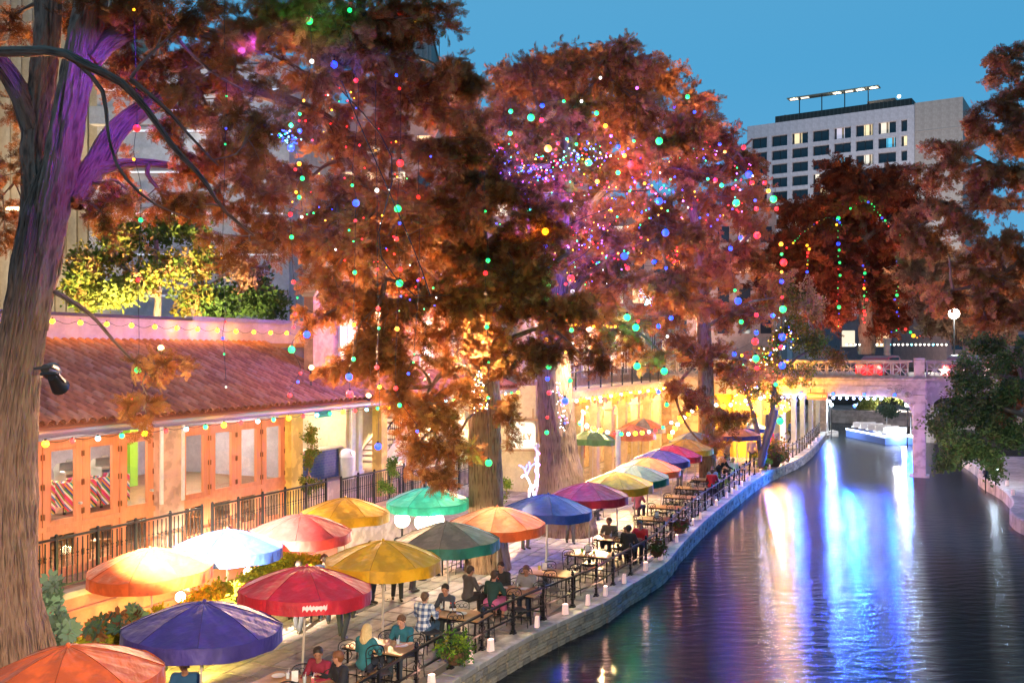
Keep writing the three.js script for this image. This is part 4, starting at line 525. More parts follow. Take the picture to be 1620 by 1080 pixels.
// things on the tables
const clear = mat(0.9, 0.95, 0.97, { rough: 0.05, trans: 0.9 }), china = mat(0.78, 0.77, 0.74, { rough: 0.25, coat: 0.5 });
const tumbler = (i, a, b, col, label) => { const t = thing('drinking_glass', label, 'glass', onTable(i, a, b)); mesh('glass', [new THREE.CylinderGeometry(0.042, 0.034, 0.14, 12, 1, true).translate(0, 0.07, 0), cy(0.034, 0.034, 0.008, 0, 0.005, 0, 12)], mat(0.9, 0.95, 0.97, { rough: 0.05, trans: 0.9, side: 2 }), t); mesh('drink', [cy(0.032, 0.037, 0.1, 0, 0.06, 0, 12)], mat(...col, { rough: 0.2, coat: 0.5 }), t); mesh('straw', [beam(v(0, 0.02, 0), v(0.03, 0.21, 0.01), 0.004, 5)], mat(0.8, 0.8, 0.8), t); };
tumbler(0, 0.1, -0.22, [0.7, 0.72, 0.74], 'white cup with a straw on the table at the bottom edge'); tumbler(0, 0.05, 0.2, [0.5, 0.5, 0.5], 'clear tumbler left of the red drink on the table at the bottom edge'); tumbler(0, 0.08, 0.36, [0.6, 0.01, 0.02], 'red drink with a straw on the table at the bottom edge');
tumbler(2, 0.1, -0.5, [0.6, 0.62, 0.65], 'clear glass by the pole on the table with the bottles'); tumbler(5, 0.05, -0.3, [0.2, 0.6, 0.02], 'green glass on the table with green and yellow glasses'); tumbler(5, 0.0, 0.1, [0.75, 0.5, 0.0], 'yellow glass on the table with green and yellow glasses'); tumbler(4, 0.1, -0.35, [0.75, 0.55, 0.02], 'yellow glass beside the pale menu stand'); tumbler(6, 0.0, -0.5, [0.8, 0.3, 0.2], 'coral drink on the table with the red jacketed guest'); tumbler(6, 0.1, -0.3, [0.7, 0.7, 0.7], 'pale drink on the table with the red jacketed guest'); tumbler(3, -0.05, 0.1, [0.4, 0.2, 0.05], 'amber drink on the table with the pink skirted guest'); tumbler(1, 0.15, 0.3, [0.5, 0.55, 0.6], 'water glass in front of the man in the teal shirt');
const plate = (i, a, b, label, r = 0.13) => { const t = thing('plate', label, 'plate', onTable(i, a, b)); mesh('plate', [new THREE.LatheGeometry([[0.001, 0.006], [r * 0.6, 0.006], [r, 0.022], [r, 0.028], [r * 0.6, 0.014], [0.001, 0.013]].map(([x, y]) => new THREE.Vector2(x, y)), 20)], china, t); return t; };
plate(1, 0.05, -0.42, 'white plate left of the blonde woman'); plate(1, 0.12, 0.42, 'white plate before the man in the teal shirt'); plate(2, -0.02, 0.1, 'white plate beside the dark bottles'); plate(3, 0.0, -0.3, 'white plate with a napkin on the table with the pink skirted guest'); plate(3, 0.15, 0.25, 'white plate before the guest in a grey sweater'); plate(0, 0.12, -0.45, 'white plate at the left end of the table at the bottom edge'); plate(6, 0.1, 0.3, 'white plate before the guest in a red jacket');
const bottle = (i, a, b, col, label) => { const t = thing('sauce_bottle', label, 'bottle', onTable(i, a, b)); mesh('bottle', [new THREE.LatheGeometry([[0.001, 0], [0.032, 0], [0.034, 0.02], [0.034, 0.12], [0.013, 0.17], [0.013, 0.21], [0.001, 0.21]].map(([x, y]) => new THREE.Vector2(x, y)), 12)], mat(...col, { rough: 0.15, coat: 0.6 }), t); mesh('cap', [cy(0.016, 0.016, 0.03, 0, 0.225, 0, 10)], mat(0.5, 0.05, 0.03), t); mesh('bottle_label', [cy(0.0355, 0.0355, 0.06, 0, 0.075, 0, 12)], white, t); };
bottle(2, 0.0, -0.2, [0.03, 0.012, 0.006], 'dark sauce bottle, left one on the table of the plaid shirted guest'); bottle(2, 0.05, -0.12, [0.05, 0.02, 0.006], 'dark sauce bottle, right one on the table of the plaid shirted guest'); bottle(3, 0.1, -0.5, [0.04, 0.02, 0.01], 'brown bottle on the table with the pink skirted guest');
const stand = (i, a, b, label) => { const t = thing('menu_stand', label, 'menu stand', onTable(i, a, b), rr(-0.4, 0.4)); mesh('card', [bx(0.12, 0.2, 0.008, 0, 0.115, 0.02, 0, -0.12), bx(0.12, 0.2, 0.008, 0, 0.115, -0.02, 0, 0.12)], mat(0.75, 0.72, 0.68, { rough: 0.5, map: 'blotch' }), t); mesh('stand_base', [rbx(0.14, 0.02, 0.09, 0, 0.01, 0, 0.006)], iron, t); };
stand(0, 0.0, 0.02, 'upright menu card at the pole on the table at the bottom edge'); stand(2, 0.12, -0.35, 'upright menu card among the bottles'); stand(4, 0.12, -0.2, 'pale menu stand on the nearest empty table'); stand(5, 0.1, -0.15, 'upright menu card on the table with green and yellow glasses'); stand(6, 0.1, 0.02, 'upright menu card on the table with the red jacketed guest'); stand(7, 0.1, 0, 'upright menu card on the eighth table along the railing'); stand(10, 0.1, 0, 'white menu card on the eleventh table along the railing');
const cellPhone = thing('napkin', 'folded white napkin beside the plate of the blonde woman', 'napkin', onTable(1, -0.1, -0.58), 0.4); mesh('napkin', [rbx(0.16, 0.012, 0.12, 0, 0.008, 0, 0.004)], white, cellPhone);
// paper lantern bags along the coping
{ const bag = (() => { const P = [], I = []; const q = (w, d, y) => [[-w, y, -d], [w, y, -d], [w, y, d], [-w, y, d]]; const rings = [q(0.075, 0.05, 0), q(0.068, 0.045, 0.14), q(0.063, 0.04, 0.27), q(0.058, 0.036, 0.265), q(0.06, 0.04, 0.02)]; rings.forEach((r) => r.forEach((p) => P.push(...p))); for (let k = 0; k < 4; k++) for (let i = 0; i < 4; i++) { const a = k * 4 + i, b = k * 4 + (i + 1) % 4; I.push(a, a + 4, b, b, a + 4, b + 4); } I.push(16, 17, 18, 16, 18, 19); const g = new THREE.BufferGeometry(); g.setAttribute('position', new THREE.Float32BufferAttribute(P, 3)); g.setIndex(I); const n = g.toNonIndexed(); n.computeVertexNormals(); return mg([n]); })();
  const paper = new THREE.MeshPhysicalMaterial({ color: new THREE.Color().setRGB(0.8, 0.66, 0.6), roughness: 0.9, side: THREE.DoubleSide, emissive: new THREE.Color().setRGB(1, 0.5, 0.42), emissiveIntensity: 0.28, bumpMap: T.crease, bumpScale: 0.01 });
  const candle = mg([cy(0.02, 0.02, 0.05, 0, 0.045, 0, 8)]), flame = mg([sp(0.012, 0, 0.085, 0, 6)]); let n = 0;
  const PX = [[690, 1092], [743, 1050], [720, 1022], [849, 992], [891, 973], [929, 957], [962, 944], [994, 924], [1020, 904], [1044, 886], [1064, 858], [1078, 843], [1090, 832], [1103, 821], [1123, 800], [1137, 787], [1150, 781], [1165, 776], [1179, 770], [1192, 761], [1202, 750], [1213, 742], [1265, 709], [1276, 704], [1287, 698], [1297, 692]];
  const ORD = ['first', 'second', 'third', 'fourth', 'fifth', 'sixth', 'seventh', 'eighth', 'ninth', 'tenth', 'eleventh', 'twelfth', 'thirteenth', 'fourteenth', 'fifteenth', 'sixteenth', 'seventeenth', 'eighteenth', 'nineteenth', 'twentieth', 'twenty first', 'twenty second', 'twenty third', 'twenty fourth', 'twenty fifth', 'twenty sixth'], place = ['at the bottom of the picture', 'below the hanging basket', 'left of the hanging basket']; 
  PX.forEach(([px, py]) => { const q = onY(px, py), m = edgeNear(q), e = edgeAt(m), p = e.p.clone().addScaledVector(e.out, -0.2); p.y = 0.022; const b = thing('paper_lantern', 'glowing paper bag lantern on the coping, ' + (place[n] ?? ORD[n] + ' from the front along the railing'), 'paper lantern', p, e.turn + rr(-0.5, 0.5), 'paper lanterns along the river edge'); const add = (nm, g, mm) => { const o = new THREE.Mesh(g, mm); o.name = nm; o.castShadow = true; b.add(o); }; add('bag', bag, paper); add('candle', candle, white); add('flame', flame, glow(1, 0.6, 0.2, 6)); if (n % 2 === 0) point(b, v(0, 0.32, 0), [1, 0.5, 0.35], 0.5, 3); n++; });
  [[1594, 768], [1603, 783], [1560, 752]].forEach(([px, py], i) => { const p = onY(px, py, 0.002); const b = thing('paper_lantern', 'glowing paper bag lantern on the curved right bank path, ' + ['left one of the near pair', 'right one of the near pair', 'farther back'][i], 'paper lantern', p, 0.3, 'paper lanterns on the right bank'); for (const [nm, g, mm] of [['bag', bag, paper], ['candle', candle, white], ['flame', flame, glow(1, 0.6, 0.2, 6)]]) { const o = new THREE.Mesh(g, mm); o.name = nm; b.add(o); } });
}
// ---------------------------------------------------------------- people: bodies meshed from smooth-joined tapered bones
function surface(bones, cell, k = 0.025, cut) {
  const lo = [1e9, 1e9, 1e9], hi = [-1e9, -1e9, -1e9];
  for (const b of bones) for (const o of [0, 3]) for (let c = 0; c < 3; c++) { const r = Math.max(b[6], b[7]) + k + cell * 2; lo[c] = Math.min(lo[c], b[o + c] - r); hi[c] = Math.max(hi[c], b[o + c] + r); }
  const n = [0, 1, 2].map((c) => Math.ceil((hi[c] - lo[c]) / cell) + 1), f = new Float32Array(n[0] * n[1] * n[2]), sy = n[0], sz = n[0] * n[1];
  const B = bones.map((b) => { const d = [b[3] - b[0], b[4] - b[1], b[5] - b[2]]; return [...b, ...d, Math.max(1e-9, d[0] ** 2 + d[1] ** 2 + d[2] ** 2)]; });
  const F = (x, y, z) => { let m = 9; for (const b of B) { const px = x - b[0], py = y - b[1], pz = z - b[2], t = clamp((px * b[8] + py * b[9] + pz * b[10]) / b[11]), e = Math.sqrt((px - b[8] * t) ** 2 + (py - b[9] * t) ** 2 + (pz - b[10] * t) ** 2) - (b[6] + (b[7] - b[6]) * t); if (e > m + k) continue; if (m > e + k) { m = e; continue; } const h = clamp(0.5 + 0.5 * (m - e) / k); m = m * (1 - h) + e * h - k * h * (1 - h); } return cut ? Math.max(m, cut(x, y, z)) : m; };
  for (let z = 0, i = 0; z < n[2]; z++) for (let y = 0; y < n[1]; y++) for (let x = 0; x < n[0]; x++, i++) f[i] = F(lo[0] + x * cell, lo[1] + y * cell, lo[2] + z * cell);
  const at3 = new Int32Array(f.length).fill(-1), P = [], I = [], off = [0, 1, sy, sy + 1, sz, sz + 1, sz + sy, sz + sy + 1], ed = [[0, 1], [2, 3], [4, 5], [6, 7], [0, 2], [1, 3], [4, 6], [5, 7], [0, 4], [1, 5], [2, 6], [3, 7]];
  for (let z = 0; z < n[2] - 1; z++) for (let y = 0; y < n[1] - 1; y++) for (let x = 0; x < n[0] - 1; x++) {
    const i = x + y * sy + z * sz; let a = 0, s = [0, 0, 0], m = 0; for (let c = 0; c < 8; c++) if (f[i + off[c]] < 0) a |= 1 << c; if (!a || a === 255) continue;
    for (const [p, q] of ed) { if (((a >> p) & 1) === ((a >> q) & 1)) continue; const t = f[i + off[p]] / (f[i + off[p]] - f[i + off[q]]); for (let c = 0; c < 3; c++) { const u = (p >> c) & 1, w = (q >> c) & 1; s[c] += u + (w - u) * t; } m++; }
    at3[i] = P.length / 3; P.push(lo[0] + (x + s[0] / m) * cell, lo[1] + (y + s[1] / m) * cell, lo[2] + (z + s[2] / m) * cell);
  }
  for (let z = 1; z < n[2] - 1; z++) for (let y = 1; y < n[1] - 1; y++) for (let x = 1; x < n[0] - 1; x++) {
    const i = x + y * sy + z * sz; for (const [d, p, q] of [[1, sy, sz], [sy, sz, 1], [sz, 1, sy]]) { const a = f[i] < 0; if (a === (f[i + d] < 0)) continue; const w = [at3[i], at3[i - p], at3[i - p - q], at3[i - q]]; if (w.includes(-1)) continue; a ? I.push(w[0], w[1], w[2], w[0], w[2], w[3]) : I.push(w[0], w[2], w[1], w[0], w[3], w[2]); }
  }
  const g = new THREE.BufferGeometry(); g.setAttribute('position', new THREE.Float32BufferAttribute(P, 3)); g.setIndex(I); g.computeVertexNormals(); return g;
}
const bone = (a, b, r0, r1) => [...a, ...b, r0, r1 ?? r0], add3 = (a, b) => [a[0] + b[0], a[1] + b[1], a[2] + b[2]];
function hand(wrist, dir, curl) { // palm, four unequal bent fingers and a thumb; dir is where the forearm points
  const z = v(...dir).normalize(), x = v(0, 1, 0).cross(z).normalize(), y = z.clone().cross(x), p = (a, b, c) => { const q = v(...wrist).addScaledVector(x, a).addScaledVector(y, b).addScaledVector(z, c); return [q.x, q.y, q.z]; }, B = [];
  for (let i = 0; i < 4; i++) { const X = -0.03 + i * 0.02, len = [0.062, 0.074, 0.07, 0.055][i]; B.push(bone(p(X * 0.7, 0, 0.01), p(X, 0, 0.085), 0.015, 0.012)); const k1 = p(X, -0.006, 0.09), k2 = p(X * 1.05, -0.012 - curl * 0.02, 0.09 + len * 0.5), k3 = p(X * 1.05, -0.02 - curl * 0.055, 0.09 + len * (0.95 - curl * 0.4)); B.push(bone(k1, k2, 0.0095, 0.0085), bone(k2, k3, 0.0085, 0.007)); }
  const s = wrist[0] > 0 ? -1 : 1; B.push(bone(p(s * 0.03, -0.002, 0.025), p(s * 0.055, -0.014, 0.06), 0.013, 0.0105), bone(p(s * 0.055, -0.014, 0.06), p(s * 0.05, -0.022, 0.088), 0.0105, 0.008));
  return surface(B, 0.007, 0.006);
}
function figure(o) { // o: pose
  const seat = o.sit, by = seat ? 0.53 : 0.94, ln = o.lean ?? 0.12, tors = (f) => [0, by + 0.5 * f * Math.cos(ln), 0.5 * f * Math.sin(ln)], w = o.slim ? 0.9 : 1;
  const neck = tors(1.02), sh = (s) => { const p = tors(0.93); return [s * 0.185 * w, p[1], p[2]]; };
  const el = o.el ?? [[-0.26, -0.24, 0.1], [0.26, -0.24, 0.1]], wr = o.wr ?? [[-0.1, 0.03, 0.24], [0.1, 0.03, 0.24]], legs = seat ? [[[-0.1, by - 0.02, 0.0], [-0.12, 0.51, 0.43], [-0.12, 0.09, 0.40]], [[0.1, by - 0.02, 0.0], [0.12, 0.51, 0.43], [0.13, 0.09, 0.46]]] : [[[-0.09, by, 0], [-0.1, 0.5, 0.1 * (o.step ?? 0) + 0.03], [-0.1, 0.09, -0.12 * (o.step ?? 0)]], [[0.09, by, 0], [0.1, 0.5, 0.05 + 0.06 * (o.step ?? 0)], [0.1, 0.09, 0.18 * (o.step ?? 0)]]];
  const T0 = [bone(tors(0), tors(0.35), 0.13 * w, 0.12 * w), bone([-0.07, by, 0], [0.07, by, 0], 0.115 * w), bone(add3(tors(0.5), [-0.05, 0, 0.01]), add3(tors(0.78), [-0.08, 0, 0.01]), 0.1 * w, 0.1 * w), bone(add3(tors(0.5), [0.05, 0, 0.01]), add3(tors(0.78), [0.08, 0, 0.01]), 0.1 * w, 0.1 * w), bone(sh(-1), sh(1), 0.062 * w), bone(tors(0.3), tors(0.85), 0.115 * w, 0.11 * w)];
  const arms = [0, 1].map((i) => { const s = sh(i ? 1 : -1), e = add3([0, s[1], s[2]], el[i]), h = add3(e, [wr[i][0] * (i ? -1 : -1) * 1, wr[i][1], wr[i][2]]); return { s, e, h }; });
  arms.forEach((a, i) => { a.h = add3(a.e, [i ? -wr[1][0] : -wr[0][0], wr[i][1], wr[i][2]]); });
  const up = arms.map((a) => bone(a.s, a.e, 0.056, 0.044)), fo = arms.map((a) => bone(a.e, a.h, 0.042, 0.028));
  const lg = legs.flatMap(([h, kn, an]) => [bone(h, kn, 0.088, 0.06), bone(kn, an, 0.058, 0.04)]), feet = legs.map(([, , an]) => bone([an[0], 0.045, an[2] - 0.03], [an[0] * 1.1, 0.035, an[2] + 0.16], 0.042, 0.034));
  const hp = o.pitch ?? 0.1, H = add3(neck, [0, 0.155, 0.035 + 0.04 * hp]), yaw = o.yaw ?? 0, hr = (p) => { const c = Math.cos(yaw), s = Math.sin(yaw), cp = Math.cos(hp), sp2 = Math.sin(hp); const y = p[1] * cp - p[2] * sp2, z = p[1] * sp2 + p[2] * cp; return add3(H, [p[0] * c + z * s, y, z * c - p[0] * s]); };
  const hb = (a, b, r0, r1) => bone(hr(a), hr(b), r0, r1);
  const head = surface([hb([0, 0.035, -0.015], [0, 0.03, 0.02], 0.082, 0.076), hb([0, -0.03, 0.02], [0, -0.075, 0.04], 0.062, 0.042), hb([-0.03, -0.02, 0.045], [0.03, -0.02, 0.045], 0.04), hb([0, 0.01, 0.088], [0, -0.025, 0.108], 0.009, 0.014), hb([-0.035, 0.03, 0.078], [0.035, 0.03, 0.078], 0.014), hb([-0.02, -0.055, 0.078], [0.02, -0.055, 0.078], 0.011), hb([-0.082, 0.0, 0.0], [-0.082, -0.03, 0.0], 0.014), hb([0.082, 0.0, 0.0], [0.082, -0.03, 0.0], 0.014), bone(add3(neck, [0, -0.06, 0]), hr([0, -0.04, 0]), 0.056, 0.05)], o.far ? 0.014 : 0.0105, 0.012);
  const fs = o.far ? 0.03 : 0.019;
  const body = [surface([...T0, ...up, ...fo, ...lg, ...feet, bone(neck, hr([0, -0.05, 0]), 0.055, 0.05)].map((b) => { const c = b.slice(); c[6] *= 0.93; c[7] *= 0.93; return c; }), fs), head];
  if (!o.far) arms.forEach((a, i) => body.push(hand(a.h, [a.h[0] - a.e[0], a.h[1] - a.e[1], a.h[2] - a.e[2]], 0.6)));
  else arms.forEach((a) => body.push(sp(0.04, ...a.h, 6)));
  const shirtB = [...T0.map((b) => { const c = b.slice(); c[6] += 0.014; c[7] += 0.014; return c; }), ...arms.map((a) => bone(a.s, o.short ? a.s.map((q, c) => q + (a.e[c] - q) * 0.75) : a.e, 0.07, 0.06))]; if (!o.short) shirtB.push(...arms.map((a) => bone(a.e, a.h, 0.057, 0.041)));
  const shirt = surface(shirtB, fs, 0.02, (x, y, z) => { const q = Math.hypot(x - neck[0], (y - neck[1] - 0.03), z - neck[2] - 0.03); return 0.062 - q; });
  const legsG = surface(o.skirt ? [...lg.filter((_, i) => i % 2 === 0).map((b) => { const c = b.slice(); c[6] += 0.05; c[7] += 0.06; return c; }), bone(legs[0][1], add3(legs[0][1], [0, -0.2, 0.02]), 0.11, 0.1), bone(legs[1][1], add3(legs[1][1], [0, -0.2, 0.02]), 0.11, 0.1)] : [...lg.map((b) => { const c = b.slice(); c[6] += 0.014; c[7] += 0.02; return c; }), bone([-0.07, by - 0.01, 0], [0.07, by - 0.01, 0], 0.125 * w)], fs, 0.025);
  const shoes = surface(feet.map((b) => { const c = b.slice(); c[6] += 0.008; c[7] += 0.008; return c; }), fs, 0.02, (x, y) => 0.002 - y);
  const hairB = [hb([0, 0.045, -0.02], [0, 0.045, 0.012], 0.093, 0.084), hb([0, 0.0, -0.045], [0, -0.03, -0.045], 0.075, 0.06)]; if (o.long) hairB.push(hb([0, 0, -0.06], [0, -0.2, -0.075], 0.085, 0.09), hb([-0.06, 0.02, -0.02], [-0.085, -0.16, -0.03], 0.05, 0.055), hb([0.06, 0.02, -0.02], [0.085, -0.16, -0.03], 0.05, 0.055), hb([-0.05, -0.1, -0.09], [0.05, -0.17, -0.09], 0.05, 0.06));
  const fc = hr([0, -0.03, 0.1]), ns = v(...hr([0, 0, 1])).sub(v(...H)).normalize();
  const hair = surface(hairB, o.far ? 0.018 : 0.012, 0.02, (x, y, z) => { const dx = x - fc[0], dy = y - fc[1], dz = z - fc[2]; return 0.088 - Math.sqrt(dx * dx + dy * dy * 0.8 + dz * dz); });
  { const p = hair.attributes.position; for (let i = 0; i < p.count; i++) { const q = 1 + 0; p.setXYZ(i, p.getX(i) + (noise(p.getX(i) * 70, p.getY(i) * 16, p.getZ(i) * 70) - 0.5) * 0.02, p.getY(i), p.getZ(i) + (noise(p.getX(i) * 70, p.getY(i) * 16 + 9, p.getZ(i) * 70) - 0.5) * 0.02); } hair.computeVertexNormals(); }
  const eyes = [-1, 1].map((s) => sp(0.011, ...hr([s * 0.033, 0.008, 0.083]), 8)), mouth = [beam(v(...hr([-0.02, -0.053, 0.09])), v(...hr([0.02, -0.053, 0.09])), 0.006, 6)];
  return { body: mg(body), shirt: mg([shirt]), legs: mg([legsG]), shoes: mg([shoes]), hair: mg([hair]), eyes: mg(eyes), mouth: mg(mouth) };
}
const POSE = {};
const pose = (k) => POSE[k] ??= figure({
  eat: { sit: 1, lean: 0.22, short: 1, pitch: 0.3 }, longhair: { sit: 1, lean: 0.16, slim: 1, long: 1, pitch: 0.12 }, sit: { sit: 1, lean: 0.1 }, sitlean: { sit: 1, lean: 0.3, yaw: 0.5, pitch: 0.2 }, skirt: { sit: 1, lean: 0.18, slim: 1, skirt: 1, pitch: 0.2 }, look: { sit: 1, lean: 0.08, yaw: -0.7, wr: [[-0.06, 0.12, 0.2], [0.1, 0.03, 0.22]] },
  stand: { lean: 0.03, el: [[-0.24, -0.28, -0.02], [0.24, -0.28, -0.02]], wr: [[0.0, -0.24, 0.06], [0.0, -0.24, 0.06]], far: 1 }, walk: { lean: 0.06, step: 1, el: [[-0.23, -0.27, 0.1], [0.23, -0.27, -0.12]], wr: [[0.0, -0.2, 0.14], [0.0, -0.22, 0.04]], far: 1 }, farsit: { sit: 1, lean: 0.15, far: 1 }, farlong: { sit: 1, lean: 0.12, far: 1, long: 1, slim: 1 }, bend: { lean: 0.75, el: [[-0.22, -0.25, 0.16], [0.22, -0.25, 0.16]], wr: [[0, -0.1, 0.22], [0, -0.1, 0.22]], far: 1 },
}[k]);
const skin = [[0.50, 0.27, 0.19], [0.42, 0.20, 0.13], [0.30, 0.14, 0.085], [0.56, 0.32, 0.23]].map((c) => mat(...c, { rough: 0.55 }));
const cloths = (c, m) => mat(...c, { rough: 0.9, map: m ?? 'mottle', bump: 'crease', bs: 0.025 });
const plaidT = tex(128, (u, w) => { const a = Math.floor(u * 4) % 2, b = Math.floor(w * 4) % 2; return a && b ? [0.05, 0.08, 0.2] : a || b ? [0.25, 0.32, 0.5] : [0.72, 0.74, 0.78]; }, false, 0.28); T.plaid = plaidT;
const stripeT = tex(64, (u, w) => Math.floor(w * 4) % 2 ? [0.75, 0.72, 0.72] : [0.15, 0.14, 0.25], false, 0.22); T.stripe = stripeT;
function person(kind, p, turn, label, sk, shirt, legs, hair, o = {}) {
  const g = pose(kind), t = thing('person', label, 'person', p, turn), add = (n, geo, m) => { const q = new THREE.Mesh(geo, m); q.name = n; q.castShadow = q.receiveShadow = true; t.add(q); };
  add('body', g.body, skin[sk]); add('shirt', g.shirt, cloths(shirt, o.map)); add(kind === 'skirt' ? 'skirt' : 'trousers', g.legs, cloths(legs)); add('shoes', g.shoes, mat(0.04, 0.035, 0.03, { rough: 0.5 })); add('hair', g.hair, mat(...hair, { rough: 0.6, bump: 'grain', bs: 0.01 })); add('eyes', g.eyes, mat(0.03, 0.02, 0.015, { rough: 0.2 })); add('mouth', g.mouth, mat(0.35, 0.1, 0.08, { rough: 0.5 }));
  if (o.s) t.scale.setScalar(o.s); return t;
}
const AWAY = PHI + PI / 2, TOUS = PHI - PI / 2;
person('longhair', byTable(1, -1, -0.06, 0.58), AWAY, 'seated woman with long blonde hair and a teal top, back to the camera', 3, [0.03, 0.18, 0.22], [0.03, 0.04, 0.07], [0.62, 0.45, 0.22]);
person('eat', byTable(1, 1, 0.22, 0.58), TOUS, 'seated man in a teal polo shirt facing the blonde woman', 0, [0.02, 0.14, 0.19], [0.03, 0.05, 0.08], [0.12, 0.06, 0.03]);
person('sit', byTable(2, -1, -0.6, 0.6), AWAY, 'seated guest in a blue and white plaid shirt, back to the camera', 0, [1, 1, 1], [0.04, 0.1, 0.2], [0.1, 0.06, 0.04], { map: 'plaid' });
person('sitlean', byTable(2, 1, -0.5, 0.58), TOUS - 0.3, 'seated man in a grey and navy jacket leaning over the table with bottles', 1, [0.06, 0.07, 0.1], [0.02, 0.03, 0.04], [0.03, 0.02, 0.015]);
person('skirt', byTable(3, -1, -0.34, 0.6), AWAY, 'seated guest in a dark green jacket and pink skirt, back to the camera', 1, [0.02, 0.06, 0.05], [0.62, 0.14, 0.3], [0.06, 0.03, 0.02]);
person('sit', byTable(3, 1, -0.6, 0.58), TOUS, 'seated guest in a black top facing the pink skirted guest', 1, [0.03, 0.03, 0.035], [0.03, 0.03, 0.04], [0.04, 0.02, 0.015]);
person('eat', byTable(3, 1, 0.12, 0.6), TOUS + 0.2, 'seated guest in a grey sweater with brown hair at the river end of the table', 2, [0.26, 0.24, 0.24], [0.02, 0.03, 0.06], [0.09, 0.04, 0.02]);
person('sit', v(-1.15, 0, -24.6), AWAY - 0.5, 'seated guest in a dark grey coat between two tables, head bowed', 2, [0.09, 0.08, 0.085], [0.03, 0.03, 0.035], [0.04, 0.025, 0.02]);
person('sitlean', byTable(0, 1, 0.2, 0.66), TOUS, 'seated guest in a maroon hoodie behind the pole at the bottom edge', 2, [0.28, 0.02, 0.05], [0.03, 0.03, 0.04], [0.03, 0.02, 0.015]);
person('look', byTable(0, 1, 0.75, 0.45), TOUS - 0.5, 'seated guest in black with brown hair beside the maroon hoodie', 1, [0.02, 0.02, 0.025], [0.02, 0.02, 0.025], [0.16, 0.06, 0.02]);
person('sit', byTable(6, 1, -0.5, 0.6), TOUS, 'seated guest in an olive grey sweater left of the child', 0, [0.2, 0.17, 0.13], [0.04, 0.04, 0.05], [0.12, 0.07, 0.04]);
person('look', byTable(6, 1, 0.08, 0.58), TOUS, 'small child in a dark purple top next to the red jacket', 3, [0.09, 0.03, 0.14], [0.05, 0.05, 0.07], [0.1, 0.05, 0.02], { s: 0.8 });
person('sitlean', byTable(6, 1, 0.6, 0.6), TOUS, 'seated guest in a red jacket with dark hair by the railing', 1, [0.55, 0.03, 0.03], [0.02, 0.02, 0.03], [0.03, 0.015, 0.01]);
person('farsit', byTable(6, -1, 0.5, 0.6), AWAY, 'seated guest in a black coat, back to the camera, before the red jacket', 2, [0.02, 0.02, 0.022], [0.02, 0.02, 0.02], [0.02, 0.015, 0.01]);
person('farsit', byTable(11, -1, 0.3, 0.6), AWAY, 'seated guest in a deep red jacket by the blue lit railing', 1, [0.5, 0.02, 0.03], [0.03, 0.03, 0.05], [0.08, 0.04, 0.02]);
person('farsit', byTable(11, 1, 0.1, 0.6), TOUS, 'seated guest in a pale blue shirt facing the deep red jacket', 0, [0.2, 0.28, 0.45], [0.05, 0.05, 0.07], [0.15, 0.08, 0.04]);
person('bend', v(10.5, 0, -48.2), PHI + 0.4, 'waiter in black bending over a far table', 2, [0.012, 0.012, 0.014], [0.01, 0.01, 0.012], [0.02, 0.015, 0.01]);
person('farsit', byTable(12, -1, 0.2, 0.6), AWAY + 0.4, 'seated guest in white near the far flower pot', 0, [0.7, 0.68, 0.66], [0.1, 0.1, 0.14], [0.2, 0.12, 0.07]);
person('farsit', byTable(12, 1, -0.3, 0.6), TOUS, 'seated guest in beige at the far table under the salmon umbrella', 0, [0.55, 0.42, 0.32], [0.1, 0.08, 0.08], [0.12, 0.07, 0.04]);
person('stand', L(48.8, 0, 9.0), PHI + 2, 'person in a crimson coat standing at the railing before the yellow wall', 1, [0.55, 0.02, 0.09], [0.03, 0.03, 0.06], [0.05, 0.03, 0.02]);
person('walk', L(58, 0, 9.0), PHI, 'person in blue walking through the arcade under the bridge', 1, [0.05, 0.1, 0.3], [0.03, 0.03, 0.05], [0.03, 0.02, 0.01]);
person('farsit', onY(903, 812), 0.8, 'seated guest in black with ginger hair beside the ridged trunk', 3, [0.015, 0.015, 0.018], [0.02, 0.02, 0.03], [0.4, 0.12, 0.04]);
person('farsit', onY(926, 815), 1.2, 'seated guest in slate grey with pale hair beside the ridged trunk', 0, [0.12, 0.13, 0.16], [0.05, 0.05, 0.06], [0.45, 0.34, 0.24]);
person('farsit', onY(944, 804), -0.4, 'seated guest in black with a flushed face by the arcade window', 1, [0.02, 0.018, 0.02], [0.03, 0.03, 0.03], [0.03, 0.015, 0.01]);
person('farsit', onY(960, 806), -0.9, 'seated guest in dark red at the right end of the arcade group', 1, [0.12, 0.03, 0.03], [0.03, 0.03, 0.03], [0.04, 0.02, 0.01]);
person('farsit', onY(938, 825), PI - 0.3, 'seated guest in a striped top, back to the camera, in the arcade group', 0, [1, 1, 1], [0.1, 0.1, 0.15], [0.1, 0.06, 0.03], { map: 'stripe' });
person('farlong', onY(918, 836), PI, 'seated blonde guest in white, back to the camera, behind the crimson umbrella', 3, [0.7, 0.66, 0.6], [0.3, 0.25, 0.2], [0.6, 0.42, 0.2]);
person('stand', onY(831, 868), 0.5, 'man in a grey jacket standing left of the light sculpture', 0, [0.3, 0.24, 0.19], [0.2, 0.17, 0.14], [0.25, 0.2, 0.16]);
person('walk', onY(513, 985), PI + 0.2, 'person in a navy jacket walking between the rows of umbrellas', 1, [0.015, 0.03, 0.07], [0.015, 0.02, 0.04], [0.04, 0.02, 0.015]);
person('walk', onY(556, 975), PI - 0.3, 'person in a pale lilac top walking behind the yellow umbrella pole', 0, [0.45, 0.42, 0.5], [0.08, 0.08, 0.1], [0.15, 0.09, 0.05]);
